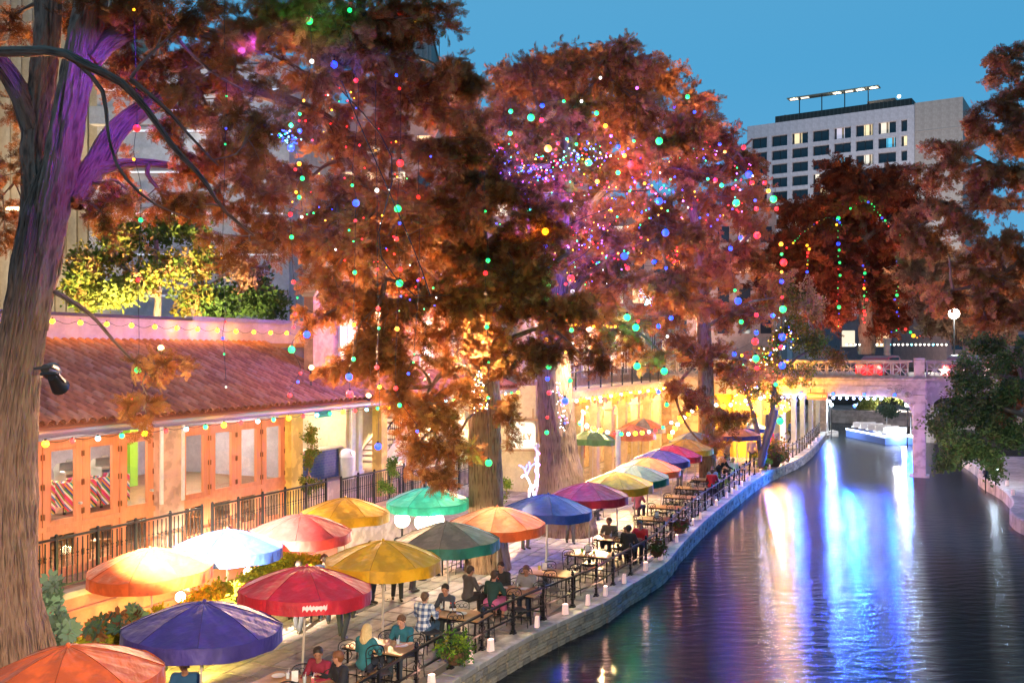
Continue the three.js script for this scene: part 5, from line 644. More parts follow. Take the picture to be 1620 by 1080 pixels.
person('farsit', v(-5.95, 0, -17.3), TOUS + 0.5, 'seated guest in a blue shirt below the purple umbrella', 2, [0.02, 0.09, 0.22], [0.02, 0.03, 0.06], [0.03, 0.02, 0.02]);
person('farsit', v(-7.75, 0, -18.0), 0.6, 'grey haired seated guest in a blue shirt left of the purple umbrella', 0, [0.03, 0.11, 0.28], [0.05, 0.05, 0.06], [0.45, 0.4, 0.38]);
{ // more guests and passers-by on the walk
  const W = [['walk', 470, 1000, 3, 'person in a brown coat walking behind the red umbrella pole', 1, [0.16, 0.09, 0.06], [0.05, 0.05, 0.07]], ['stand', 585, 955, 1, 'person in a dusty rose jumper standing beyond the yellow umbrella', 0, [0.42, 0.2, 0.2], [0.06, 0.06, 0.09]], ['walk', 628, 948, 0.2, 'person in a charcoal coat walking towards the teal umbrella', 2, [0.05, 0.05, 0.06], [0.03, 0.03, 0.04]], ['stand', 652, 935, 2, 'person in a pale blue shirt behind the dusty green umbrella pole', 0, [0.35, 0.42, 0.55], [0.1, 0.1, 0.14]], ['farsit', 760, 880, 1.2, 'seated guest in a black hooded coat in the inner row before the middle trunk', 1, [0.025, 0.025, 0.03], [0.03, 0.03, 0.03]], ['farsit', 786, 872, -1.4, 'seated guest in brown beside the guest in a black hooded coat', 2, [0.14, 0.08, 0.05], [0.04, 0.03, 0.03]], ['walk', 902, 858, 0.1, 'person in a cream jumper walking past the ridged trunk', 0, [0.6, 0.5, 0.36], [0.16, 0.14, 0.12]], ['stand', 1075, 772, 2.4, 'person in white standing below the last yellow umbrella', 0, [0.65, 0.6, 0.56], [0.2, 0.18, 0.17]], ['walk', 1150, 742, 0.4, 'person in a tan coat on the far walk before the salmon umbrella', 1, [0.4, 0.27, 0.17], [0.06, 0.05, 0.06]], ['stand', 1190, 738, 2.8, 'person in a lilac top beside the leaning trunk', 0, [0.45, 0.35, 0.5], [0.1, 0.1, 0.14]], ['farlong', 1008, 822, 2.6, 'seated blonde guest in pink in the inner row beyond the crimson umbrella', 3, [0.6, 0.25, 0.3], [0.12, 0.1, 0.12]], ['walk', 540, 1010, 2.9, 'person in a grey shirt walking left of the blonde woman', 1, [0.2, 0.2, 0.23], [0.05, 0.06, 0.09]]];
  W.forEach(([k, px, py, a, l, sk, c1, c2]) => person(k, onY(px, py), a, l, sk, c1, c2, pick([[0.03, 0.02, 0.015], [0.1, 0.06, 0.03], [0.2, 0.12, 0.06]])));
}
// ---------------------------------------------------------------- trees: limbs, twigs that reach out to clumps, sprays of needles on the twigs
const barkM = new THREE.MeshPhysicalMaterial({ color: new THREE.Color().setRGB(0.24, 0.15, 0.105), roughness: 0.92, map: T.barkCol, bumpMap: T.bark, bumpScale: 0.05 });
const twigM = barkM;
const leafMat = (t = 0.25) => { const m = new THREE.MeshPhysicalMaterial({ color: 0xffffff, roughness: 0.85, side: THREE.DoubleSide, transmission: t, thickness: 0, specularIntensity: 0.3 }); return m; };
const needleM = leafMat(), broadM = leafMat(0.2);
function sprayGeo(len, n, w, leaf, sd) { // a feathery cypress spray: a bent rachis with narrow leaflets on both sides
  seed = sd; const P = []; const at1 = (f) => v(Math.sin(f * 1.3) * len * 0.06, -f * f * len * 0.18, f * len * 0.97);
  const tri = (a, b, c) => P.push(a.x, a.y, a.z, b.x, b.y, b.z, c.x, c.y, c.z);
  for (let i = 0; i < 4; i++) { const a = at1(i / 4), b = at1((i + 1) / 4), s = v(0.004, 0, 0); tri(a.clone().sub(s), a.clone().add(s), b); }
  for (let i = 0; i < n; i++) for (const s of [-1, 1]) { const f = (i + 0.5 + rr(-0.3, 0.3)) / n, o = at1(f), L2 = leaf * (0.55 + 0.9 * Math.sin(PI * Math.min(1, f * 0.85 + 0.18))) * rr(0.7, 1.2), a = s * rr(0.7, 1.15), tip = o.clone().add(v(Math.sin(a) * L2, rr(-0.35, 0.15) * L2, Math.cos(a) * L2)), d = v(Math.cos(a), 0, -Math.sin(a)).multiplyScalar(w * 0.5), mid = o.clone().lerp(tip, 0.45); tri(o, mid.clone().add(d), mid.clone().sub(d)); tri(mid.clone().add(d), tip, mid.clone().sub(d)); }
  const g = new THREE.BufferGeometry(); g.setAttribute('position', new THREE.Float32BufferAttribute(P, 3)); g.computeVertexNormals(); g.setAttribute('uv', new THREE.Float32BufferAttribute(new Float32Array(P.length / 3 * 2), 2)); g.userData.uv = 1; return g;
}
function clusterGeo(R, n, size, sd) { seed = sd; const P = []; for (let i = 0; i < n; i++) { const c = v(gauss(), gauss(), gauss()).multiplyScalar(R * 0.6), u = v(gauss(), gauss() * 0.6, gauss()).normalize(), w = u.clone().cross(v(rr(-1, 1), 1, rr(-1, 1))).normalize(), l = size * rr(0.7, 1.3), a = c.clone().addScaledVector(u, l), m = c.clone().addScaledVector(u, l * 0.5), b = w.clone().multiplyScalar(l * 0.27), f = u.clone().cross(w).multiplyScalar(l * 0.08); P.push(...c.toArray(), ...m.clone().add(b).add(f).toArray(), ...a.toArray(), ...c.toArray(), ...a.toArray(), ...m.clone().sub(b).add(f).toArray()); } const g = new THREE.BufferGeometry(); g.setAttribute('position', new THREE.Float32BufferAttribute(P, 3)); g.computeVertexNormals(); g.setAttribute('uv', new THREE.Float32BufferAttribute(new Float32Array(n * 12), 2)); g.userData.uv = 1; return g; }
function boughGeo(len, side, one, sd) { // a drooping branchlet that carries feathery sprays on both sides
  seed = sd; const G = [], at1 = (f) => v(Math.sin(f * 2) * len * 0.05, -f * f * len * 0.3, f * len * 0.8), ax = (f) => at1(f + 0.02).sub(at1(f)).normalize();
  for (let i = 0; i < 3; i++) G.push(limbGeo([at1(i / 3), at1((i + 0.5) / 3), at1((i + 1) / 3)], () => len * 0.006 * (1 - i * 0.25), 3, 1));
  for (let i = 0; i <= side; i++) for (const s of i === side ? [0] : [-1, 1]) { const f = i === side ? 0.96 : (i + 0.6 + rr(-0.3, 0.3)) / side, g = one[i % one.length].clone(); g.rotateZ(rr(-0.5, 0.5)); const d = ax(f).applyAxisAngle(v(0, 1, 0), s * rr(0.55, 1.05)).add(v(0, rr(-0.5, 0.1), 0)).normalize(); g.scale(1, 1, rr(0.75, 1.15)); g.applyQuaternion(new THREE.Quaternion().setFromUnitVectors(v(0, 0, 1), d)); const p = at1(f); g.translate(p.x, p.y, p.z); G.push(g); }
  const g = mg(G); return g;
}
const SP1 = [sprayGeo(0.27, 9, 0.02, 0.07, 11), sprayGeo(0.23, 8, 0.021, 0.062, 12)], SP2 = [sprayGeo(0.44, 6, 0.055, 0.15, 13)];
[...SP1, ...SP2].forEach((g) => { g.userData.keep = 1; });
const SPRAY = [boughGeo(0.62, 5, SP1, 17), boughGeo(0.5, 4, SP1, 18)], SPRAYBIG = [boughGeo(1.0, 4, SP2, 19)], CLUST = [clusterGeo(0.2, 16, 0.11, 14)], CLUSTBIG = [clusterGeo(0.34, 18, 0.2, 15)], CLUSTSM = [clusterGeo(0.12, 14, 0.085, 16)];
// blobs: [px, py, depth, half width px, half height px, density]
function tree(name, label, o) {
  seed = o.seed; const t = thing(name, label, 'tree', v(0, 0, 0), 0, o.group), trunkG = [], darkG = [], limbP = [], twigs = [], M = [], C = [];
  for (const l of o.limbs) {
    const pts = l.p.map(([px, py, d]) => at(px, py, d)), c = new THREE.CatmullRomCurve3(pts), len = c.getLength(), r0 = l.r[0], r1 = l.r[1], big = l.big;
    const A = big ? (a, m, r) => { const u = a * r0, n1 = 1 - Math.abs(2 * noise(Math.cos(a) * r0 * 16 + 40, m * 1.9, Math.sin(a) * r0 * 16) - 1), n2 = noise(Math.cos(a) * 2.2 + 9, m * 0.7, Math.sin(a) * 2.2), n3 = 1 - Math.abs(2 * noise(Math.cos(a) * r0 * 34, m * 4, Math.sin(a) * r0 * 34 + 30) - 1); return (n1 * 0.075 + n3 * 0.028) * big + (n2 - 0.5) * r * 0.22; } : (a, m, r) => (noise(Math.cos(a) * 2, m * 2, Math.sin(a) * 2) - 0.5) * r * 0.4;
    const rad = l.rf ?? ((f) => r0 + (r1 - r0) * f);
    (l.dark ? darkG : trunkG).push(limbGeo(pts, rad, big ? (o.fine ?? 64) : r0 > 0.06 ? 12 : 7, big ? Math.round(len * (o.fine ? 14 : 7)) : Math.max(6, Math.round(len * 4)), A));
    if (!l.bare) for (let i = 0; i <= 14; i++) limbP.push({ p: c.getPointAt(i / 14), r: rad(i / 14) });
  }
  const twigLine = (a, b, r0, r1, droop, segs = 5) => { const m1 = a.clone().lerp(b, 0.35).add(v(gauss(), gauss() + droop, gauss()).multiplyScalar(a.distanceTo(b) * 0.09)), m2 = a.clone().lerp(b, 0.7).add(v(gauss(), gauss() + droop, gauss()).multiplyScalar(a.distanceTo(b) * 0.07)), pts = [a, m1, m2, b]; twigs.push(limbGeo(pts, (f) => r0 + (r1 - r0) * f, 4, segs)); return new THREE.CatmullRomCurve3(pts); };
  const q = new THREE.Quaternion(), up = v(0, 1, 0), X = new THREE.Matrix4(), col = new THREE.Color();
  for (const [px, py, d, rx, ry, den = 1, tint] of o.blobs) {
    const c = at(px, py, d), k = d / FOC, grow = o.grow ?? 1, Rx = rx * k * grow, Ry = ry * k * grow, Rz = Math.min(Math.max(Rx, Ry) * 0.8, o.rz ?? 2.6);
    let best = limbP[0], bs = 1e9; for (const l of limbP) { const e = l.p.distanceTo(c) + (l.p.y > c.y ? 0 : 0.2) - l.r * 2; if (e < bs) { bs = e; best = l; } }
    const br = best.p.distanceTo(c) > 0.15 ? twigLine(best.p, c, Math.min(best.r * 0.7, 0.034 + 0.016 * best.p.distanceTo(c)) * (o.tw ?? 1), 0.016 * (o.tw ?? 1), 0.5, 9) : null;
    const n = Math.max(5, Math.round(o.twigs * Rx * Ry * PI * den)), srcs = br ? [0.45, 0.6, 0.75, 0.9, 1].map((f) => br.getPointAt(f)) : [c], tone = rr(0.72, 1.25);
    for (let i = 0; i < n; i++) {
      const u = v(gauss(), gauss(), gauss()).normalize().multiplyScalar(Math.pow(rnd(), 0.45)), tip = v(c.x + u.x * Rx, c.y + u.y * Ry, c.z + u.z * Rz), src = pick(srcs), len = src.distanceTo(tip), line = twigLine(src, tip, (0.008 + 0.007 * Math.min(len, 2)) * (o.tw ?? 1), 0.0035 * (o.tw ?? 1), 0.35, 4), step = o.step, N = Math.max(4, Math.round(len * 0.8 / step * (o.mult ?? 1)));
      for (let j = 0; j < N; j++) {
        const f = 0.22 + 0.78 * (j + rnd()) / N, p = line.getPointAt(Math.min(1, f)), g = line.getTangentAt(Math.min(1, f)), dir = g.clone().multiplyScalar(rr(0.1, 0.8)).add(v(gauss() * 0.8, -(o.droop ?? 0.5) + gauss() * 0.5, gauss() * 0.8)).normalize();
        q.setFromUnitVectors(v(0, 0, 1), dir); q.premultiply(new THREE.Quaternion().setFromAxisAngle(dir, rr(0, 6.3))); const s = rr(0.65, 1.3) * (o.size ?? 1);
        p.add(v(gauss(), gauss(), gauss()).multiplyScalar(o.jit ?? 0.05)); X.compose(p, q, v(s, s, s)); M.push(X.clone());
        const b = pick(o.cols), w = tone * rr(0.65, 1.35); col.setRGB((tint ? tint[0] : b[0]) * w, (tint ? tint[1] : b[1]) * w * rr(0.88, 1.12), (tint ? tint[2] : b[2]) * w); C.push(col.clone());
      }
    }
  }
  if (trunkG.length) mesh('trunk', trunkG, o.bark ?? barkM, t);
  darkG.forEach((g) => mesh('limb', [g], twigM, t));
  if (twigs.length) { const w = mesh('twig', twigs, twigM, t); w.userData.kind = 'stuff'; }
  const geos = o.geo ?? SPRAY, per = Math.ceil(M.length / geos.length); geos.forEach((g, i) => { const a = M.slice(i * per, (i + 1) * per); if (a.length) inst('crown', g, o.leaf ?? needleM, a, t, C.slice(i * per, (i + 1) * per)); });
  t.userData.n = M.length; return t;
}
const RUST = [[0.29, 0.098, 0.024], [0.35, 0.135, 0.034], [0.20, 0.07, 0.02], [0.40, 0.18, 0.055], [0.25, 0.10, 0.028]], RUSTD = [[0.18, 0.055, 0.018], [0.22, 0.07, 0.02], [0.26, 0.10, 0.03], [0.14, 0.06, 0.02]], GOLD = [[0.34, 0.26, 0.03], [0.22, 0.22, 0.03], [0.42, 0.22, 0.06], [0.12, 0.16, 0.02]];
// the big cypress at the left
tree('cypress_tree', 'huge bald cypress with two ridged stems and rust drooping branches, at the left edge', { seed: 101, fine: 100, mult: 2.3, grow: 1.3, twigs: 4.2, step: 0.07, cols: RUST, rz: 1.9, jit: 0.07, size: 0.5, limbs: [
  { p: [[28, 1330, 15.5], [24, 1180, 15.5], [14, 1050, 15.5], [4, 900, 15.5], [6, 740, 15.5], [24, 600, 15.5], [40, 500, 15.5], [58, 400, 15.5], [72, 320, 15.55], [84, 250, 15.6]], r: [0.9, 0.42], big: 1, rf: (f) => { const K = [[0, 1], [0.26, 0.58], [0.39, 0.47], [0.54, 0.39], [0.67, 0.28], [0.76, 0.26], [0.85, 0.29], [0.91, 0.27], [1, 0.06]]; let i = 0; while (f > K[i + 1][0] && i < 7) i++; return mix(K[i][1], K[i + 1][1], (f - K[i][0]) / (K[i + 1][0] - K[i][0])); }, bare: 1 },
  { p: [[40, 520, 15.55], [50, 420, 15.6], [58, 300, 15.8], [56, 230, 15.9], [66, 140, 16], [74, 60, 16], [76, -80, 16.2]], r: [0.3, 0.2], big: 0.8, rf: (f) => f < 0.3 ? 0.13 + f * 0.15 : 0.175 - (f - 0.3) * 0.07 },
  { p: [[52, 520, 15.5], [70, 400, 15.45], [88, 300, 15.4], [108, 190, 15.4], [126, 100, 15.4], [142, 10, 15.4], [158, -120, 15.4]], r: [0.33, 0.24], big: 0.8, rf: (f) => f < 0.25 ? 0.15 + f * 0.16 : 0.19 - (f - 0.25) * 0.02 },
  { p: [[52, 205, 15.9], [36, 158, 15.8], [14, 118, 15.6], [-8, 92, 15.4], [-40, 70, 15]], r: [0.16, 0.1], big: 0.4 },
  { p: [[112, 320, 15.6], [150, 262, 16], [182, 210, 16.4], [226, 172, 16.8], [290, 143, 17.2], [360, 134, 17.6], [430, 152, 18], [510, 185, 18.3], [570, 230, 18.6]], r: [0.17, 0.05], big: 0.5 },
  { p: [[112, 300, 15.7], [150, 272, 15.9], [205, 258, 16.2], [270, 262, 16.6], [330, 285, 17]], r: [0.13, 0.04] },
  { p: [[140, 95, 15.4], [170, 65, 15.6], [215, 45, 15.8], [280, 42, 16], [350, 60, 16.3], [420, 80, 16.6]], r: [0.16, 0.05], big: 0.4 },
  { p: [[-20, 82, 12.6], [40, 82, 12.6], [92, 82, 12.7], [135, 102, 12.8], [190, 130, 13], [236, 180, 13.2], [268, 226, 13.4], [320, 282, 13.7], [352, 330, 14], [400, 372, 14.3]], r: [0.075, 0.02], dark: 1 },
  { p: [[120, 98, 12.8], [160, 140, 12.9], [172, 220, 13], [190, 270, 13], [240, 320, 13.1], [300, 345, 13.2]], r: [0.035, 0.01], dark: 1 }, { p: [[205, 125, 13], [260, 170, 13.2], [300, 215, 13.4], [345, 262, 13.8]], r: [0.04, 0.012], dark: 1 },
  { p: [[86, 462, 15.1], [122, 482, 14.9], [150, 505, 14.7], [185, 545, 14.5], [230, 590, 14.3]], r: [0.045, 0.012] },
  { p: [[244, 0, 14.6], [280, 60, 14.8], [330, 110, 15], [400, 150, 15.4]], r: [0.04, 0.015], dark: 1 },
  { p: [[430, 152, 18], [500, 130, 18.4], [580, 110, 18.8], [660, 90, 19]], r: [0.1, 0.04] }, { p: [[510, 185, 18.3], [560, 270, 18.6], [620, 330, 19], [680, 360, 19.4]], r: [0.08, 0.03] }, { p: [[350, 137, 17.5], [372, 180, 17.4], [384, 205, 17.3]], r: [0.07, 0.03] } ],
  blobs: [[200, 25, 15.5, 120, 55, 0.9], [330, 90, 16.5, 110, 60, 0.7], [430, 40, 16, 140, 70, 1], [570, 45, 16.5, 120, 75, 1.1], [650, 15, 17, 70, 40, 1], [640, 150, 18, 110, 60, 1.15], [730, 140, 19, 55, 50, 1.2], [500, 130, 17, 90, 60, 0.8], [690, 220, 18.6, 80, 45, 1.25], [560, 215, 18, 90, 50, 0.9], [580, 300, 18, 100, 55, 0.9], [440, 225, 17, 90, 45, 0.75], [410, 300, 16, 100, 55, 0.85], [330, 250, 16.6, 80, 50, 1], [300, 330, 14.2, 50, 40, 0.5], [14, 300, 16, 34, 80, 0.7], [10, 40, 16, 40, 50, 0.8], [20, 170, 16.5, 30, 50, 0.5], [480, 380, 17.5, 90, 55, 1], [390, 385, 15, 70, 40, 0.7], [610, 400, 19, 90, 60, 1], [700, 330, 19.4, 80, 60, 1.1], [170, 240, 16.5, 36, 40, 0.4], [230, 575, 14.3, 60, 34, 0.7], [225, 650, 14.4, 30, 30, 0.4], [165, 340, 15, 40, 30, 0.3], [100, 25, 16.5, 50, 40, 0.6], [270, 150, 14.2, 70, 45, 0.7], [260, 210, 15, 60, 40, 0.7], [390, 180, 15.5, 70, 40, 0.8], [200, 300, 15.2, 60, 34, 0.7], [180, 120, 16.8, 60, 45, 0.8], [330, 170, 17.5, 70, 50, 0.9], [240, 90, 17, 70, 45, 0.8], [410, 250, 17.5, 70, 45, 0.9], [260, 330, 16, 60, 34, 0.6], [120, 270, 16.6, 36, 40, 0.4], [470, 300, 18, 60, 40, 0.9], [540, 350, 18.5, 60, 40, 0.9], [360, 330, 17, 60, 36, 0.7], [500, 470, 18.5, 60, 40, 0.7], [300, 20, 13.2, 60, 40, 0.6], [390, 110, 14.8, 50, 40, 0.6], [420, 190, 13.8, 60, 60, 0.35]] });
tree('cypress_tree', 'bald cypress with a straight rough trunk behind the orange umbrella and hanging rust sprays', { seed: 102, fine: 80, mult: 2.5, grow: 1.35, twigs: 2.7, step: 0.085, cols: RUST, rz: 2.6, size: 0.66, jit: 0.1, tw: 1.5, limbs: [
  { p: [[772, 905, 30], [770, 820, 30], [768, 720, 30], [766, 620, 30], [760, 520, 30], [756, 420, 30], [752, 300, 30], [750, 200, 30.4]], r: [0.62, 0.2], big: 0.8, rf: (f) => f < 0.12 ? 0.72 - f * 2 : 0.5 - (f - 0.12) * 0.34 },
  { p: [[764, 560, 30], [720, 500, 29], [670, 460, 28], [610, 440, 27]], r: [0.16, 0.05] }, { p: [[762, 520, 30], [800, 460, 29.4], [850, 430, 29], [900, 400, 28.6]], r: [0.15, 0.05] }, { p: [[764, 600, 30], [724, 580, 28.6], [690, 600, 27.6], [672, 640, 27], [692, 700, 26.8]], r: [0.12, 0.03] }, { p: [[758, 460, 30], [700, 400, 29.4], [640, 360, 29]], r: [0.13, 0.05] }, { p: [[756, 400, 30], [800, 360, 30], [850, 330, 30]], r: [0.12, 0.05] }, { p: [[765, 640, 29.6], [742, 660, 28.4], [720, 690, 27.6], [700, 670, 27]], r: [0.06, 0.02] }, { p: [[770, 560, 30], [820, 530, 29.2], [870, 520, 28.6], [920, 560, 28]], r: [0.1, 0.03] }],
  blobs: [[680, 470, 28, 100, 50, 1], [600, 490, 27, 80, 50, 1], [560, 560, 26.4, 60, 40, 0.9], [640, 560, 27, 70, 45, 1], [820, 440, 29, 80, 60, 1], [890, 480, 28.6, 70, 50, 0.9], [760, 400, 30, 90, 60, 1.1], [690, 380, 29, 80, 50, 1], [850, 350, 30, 80, 50, 0.9], [770, 300, 30, 80, 50, 1], [870, 560, 28.6, 80, 36, 0.7], [960, 560, 28, 60, 36, 0.6], [680, 640, 26.9, 60, 50, 1.25], [655, 705, 26.8, 46, 40, 1.2], [710, 700, 26.8, 44, 40, 1], [735, 610, 28, 50, 40, 0.8], [720, 540, 28.8, 60, 40, 0.9], [800, 530, 29, 50, 40, 0.7], [810, 660, 28.6, 22, 50, 0.5], [740, 210, 30.4, 60, 50, 1], [610, 620, 26.6, 50, 26, 0.6], [690, 760, 26.6, 40, 20, 0.4], [540, 400, 27, 70, 40, 0.8], [620, 350, 28, 70, 40, 0.9], [480, 520, 26.5, 50, 30, 0.6], [820, 580, 29, 50, 30, 0.7]] });
tree('cypress_tree', 'bald cypress with a thick deeply ridged leaning trunk behind the crimson umbrella', { seed: 103, fine: 80, mult: 3.0, grow: 1.3, twigs: 1.8, step: 0.14, cols: RUST, rz: 3.4, size: 0.8, jit: 0.14, tw: 1.8, limbs: [
  { p: [[898, 850, 36], [893, 790, 36], [886, 720, 36], [880, 650, 36], [874, 560, 36], [880, 440, 36], [890, 330, 36.4], [900, 220, 37]], r: [1.1, 0.2], big: 1.1, rf: (f) => f < 0.2 ? 1.15 - f * 2.6 : 0.63 - (f - 0.2) * 0.55 },
  { p: [[876, 520, 36], [920, 440, 36.5], [980, 400, 37], [1040, 380, 37.5]], r: [0.24, 0.07] }, { p: [[880, 440, 36], [840, 360, 36.5], [800, 280, 37], [770, 200, 37.5]], r: [0.2, 0.07] }, { p: [[884, 400, 36.2], [940, 320, 37], [1010, 260, 38], [1080, 240, 38.6]], r: [0.2, 0.07] }, { p: [[895, 270, 36.6], [920, 180, 37.4], [950, 100, 38]], r: [0.14, 0.05] }, { p: [[892, 300, 36.6], [860, 200, 37.4], [840, 130, 38]], r: [0.13, 0.05] }, { p: [[872, 560, 36], [940, 510, 36.2], [1000, 520, 36], [1050, 560, 36]], r: [0.12, 0.04] }, { p: [[870, 262, 35], [790, 270, 34.5], [740, 285, 34]], r: [0.1, 0.04] }],
  blobs: [[850, 130, 38, 70, 45, 1], [950, 100, 38, 80, 45, 1], [900, 190, 37, 90, 55, 1], [800, 200, 37.5, 60, 50, 0.9], [1000, 160, 38.4, 70, 50, 1], [780, 280, 36, 70, 50, 0.8], [860, 280, 36.6, 90, 50, 0.8], [960, 260, 37.4, 90, 55, 0.8], [1060, 220, 38.8, 70, 45, 1], [940, 360, 37, 90, 50, 0.9], [1040, 340, 38, 80, 60, 0.9], [870, 400, 36, 80, 50, 0.8], [980, 440, 36.8, 80, 50, 0.9], [900, 490, 35.4, 70, 40, 0.8], [1000, 520, 36, 70, 36, 0.7], [1060, 450, 38, 60, 50, 0.9], [1050, 560, 36, 50, 26, 0.5], [940, 540, 35.8, 60, 30, 0.6]] });
tree('cypress_tree', 'bald cypress with a slim dark trunk and wide rust crown, left of the hotel', { seed: 104, mult: 3.8, grow: 1.12, twigs: 1.0, step: 0.2, cols: RUST, rz: 4.2, size: 0.62, jit: 0.2, tw: 2.4, geo: SPRAYBIG, limbs: [
  { p: [[1122, 780, 50], [1119, 680, 50], [1116, 580, 50], [1112, 480, 50], [1104, 380, 50.4], [1090, 280, 51], [1080, 180, 51.6]], r: [0.44, 0.12], big: 0.5, rf: (f) => 0.44 - f * 0.3 },
  { p: [[1112, 470, 50], [1160, 400, 50.6], [1210, 350, 51]], r: [0.17, 0.06] }, { p: [[1106, 400, 50.3], [1050, 320, 51], [990, 250, 52]], r: [0.17, 0.06] }, { p: [[1100, 340, 50.6], [1150, 260, 51.4], [1190, 220, 52]], r: [0.15, 0.06] }, { p: [[1116, 560, 50], [1070, 620, 48.6], [1100, 690, 47.6], [1150, 715, 47]], r: [0.1, 0.03] }, { p: [[1114, 520, 50], [1180, 480, 50], [1230, 470, 50]], r: [0.12, 0.04] }],
  blobs: [[1090, 190, 51.6, 70, 40, 1], [1140, 220, 52, 70, 40, 1.1], [1180, 260, 52, 50, 40, 1], [1010, 240, 52, 70, 40, 0.8], [1080, 270, 51, 80, 45, 0.9], [1150, 320, 51, 70, 45, 0.9], [1040, 360, 51, 70, 50, 0.8], [1120, 410, 50.4, 80, 50, 0.9], [1190, 390, 51, 55, 50, 0.9], [1080, 480, 49.6, 70, 40, 0.8], [1160, 500, 50, 60, 40, 0.8], [1100, 560, 49.4, 60, 40, 0.7], [1180, 570, 49.6, 50, 40, 0.6], [1090, 620, 48.4, 50, 30, 0.7], [1140, 650, 48, 40, 26, 0.6], [1130, 705, 47.2, 40, 16, 0.6], [1210, 460, 50.4, 50, 40, 0.7]] });
tree('cypress_tree', 'tall cypress crown in the middle standing highest against the blue sky', { seed: 105, mult: 3.4, grow: 1.05, twigs: 0.85, step: 0.2, cols: RUST, rz: 4.6, size: 0.62, jit: 0.2, tw: 2.6, geo: SPRAYBIG, limbs: [
  { p: [[960, 800, 62], [955, 650, 62], [948, 480, 62], [940, 330, 62], [932, 200, 62], [925, 100, 62]], r: [0.6, 0.12] }, { p: [[938, 260, 62], [880, 170, 62], [830, 110, 62]], r: [0.18, 0.06] }, { p: [[936, 230, 62], [1000, 160, 62], [1060, 140, 62]], r: [0.18, 0.06] }, { p: [[942, 330, 62], [860, 250, 62], [800, 190, 62]], r: [0.18, 0.06] }],
  blobs: [[870, 95, 62, 60, 36, 1.2], [930, 80, 62, 55, 24, 1.2], [980, 110, 62, 60, 40, 1.2], [1040, 130, 62, 60, 40, 1.1], [830, 150, 62, 60, 44, 1.2], [910, 150, 62, 80, 44, 1.2], [800, 120, 62, 30, 26, 0.8], [990, 190, 62, 80, 45, 1.1], [1090, 165, 62, 50, 36, 1], [850, 220, 62, 80, 45, 1], [780, 180, 61, 40, 40, 0.9]] });
// right side
tree('cypress_tree', 'bald cypress with layered rust boughs at the right edge above the river', { seed: 106, mult: 3.6, grow: 1.05, twigs: 1.2, step: 0.17, cols: [[0.30, 0.11, 0.03], [0.36, 0.14, 0.045], [0.25, 0.085, 0.025], [0.40, 0.18, 0.07]], rz: 3.6, size: 0.6, jit: 0.16, tw: 2.2, geo: SPRAYBIG, limbs: [
  { p: [[1720, 760, 46], [1716, 600, 46], [1708, 440, 46], [1700, 280, 46], [1690, 120, 46], [1680, 0, 46]], r: [0.7, 0.2], big: 0.6, rf: (f) => 0.7 - f * 0.45 },
  { p: [[1708, 360, 46], [1650, 300, 45.6], [1600, 275, 45.2], [1560, 255, 45]], r: [0.18, 0.06] }, { p: [[1706, 420, 46], [1640, 400, 45.6], [1590, 430, 45.2], [1530, 455, 45], [1490, 460, 45]], r: [0.18, 0.05] }, { p: [[1700, 260, 46], [1640, 200, 46], [1570, 190, 46]], r: [0.15, 0.05] }, { p: [[1696, 160, 46], [1640, 100, 46], [1590, 90, 46]], r: [0.12, 0.05] }, { p: [[1708, 480, 46], [1650, 520, 44], [1600, 600, 43]], r: [0.14, 0.05] }, { p: [[1690, 340, 46], [1610, 330, 45.6], [1520, 330, 45.2]], r: [0.12, 0.04] }],
  blobs: [[1600, 75, 46, 36, 26, 1.1], [1625, 130, 46, 30, 24, 0.9], [1590, 160, 46, 60, 32, 1.1], [1545, 195, 46, 50, 28, 1], [1600, 225, 45.4, 60, 36, 1], [1510, 235, 45.4, 50, 26, 0.9], [1480, 270, 45.2, 50, 28, 1], [1545, 290, 45, 60, 34, 1], [1480, 320, 45.2, 50, 30, 1], [1600, 320, 45.4, 50, 30, 0.7], [1530, 350, 45, 60, 30, 0.8], [1610, 400, 45, 50, 40, 0.8], [1500, 400, 45.4, 50, 34, 0.8], [1570, 440, 45, 60, 36, 0.8], [1500, 470, 45.4, 50, 34, 0.6], [1610, 500, 44, 40, 50, 1], [1605, 590, 43, 36, 50, 1.1], [1590, 650, 42.6, 36, 36, 0.8], [1560, 510, 45, 40, 30, 0.6], [1580, 110, 46, 40, 24, 0.9], [1610, 190, 46, 40, 30, 0.9], [1570, 260, 45.4, 46, 26, 0.9], [1610, 280, 45.4, 36, 30, 0.8], [1570, 385, 45, 60, 34, 0.9], [1450, 360, 45.4, 40, 30, 0.8], [1540, 470, 45, 50, 30, 0.8]] });
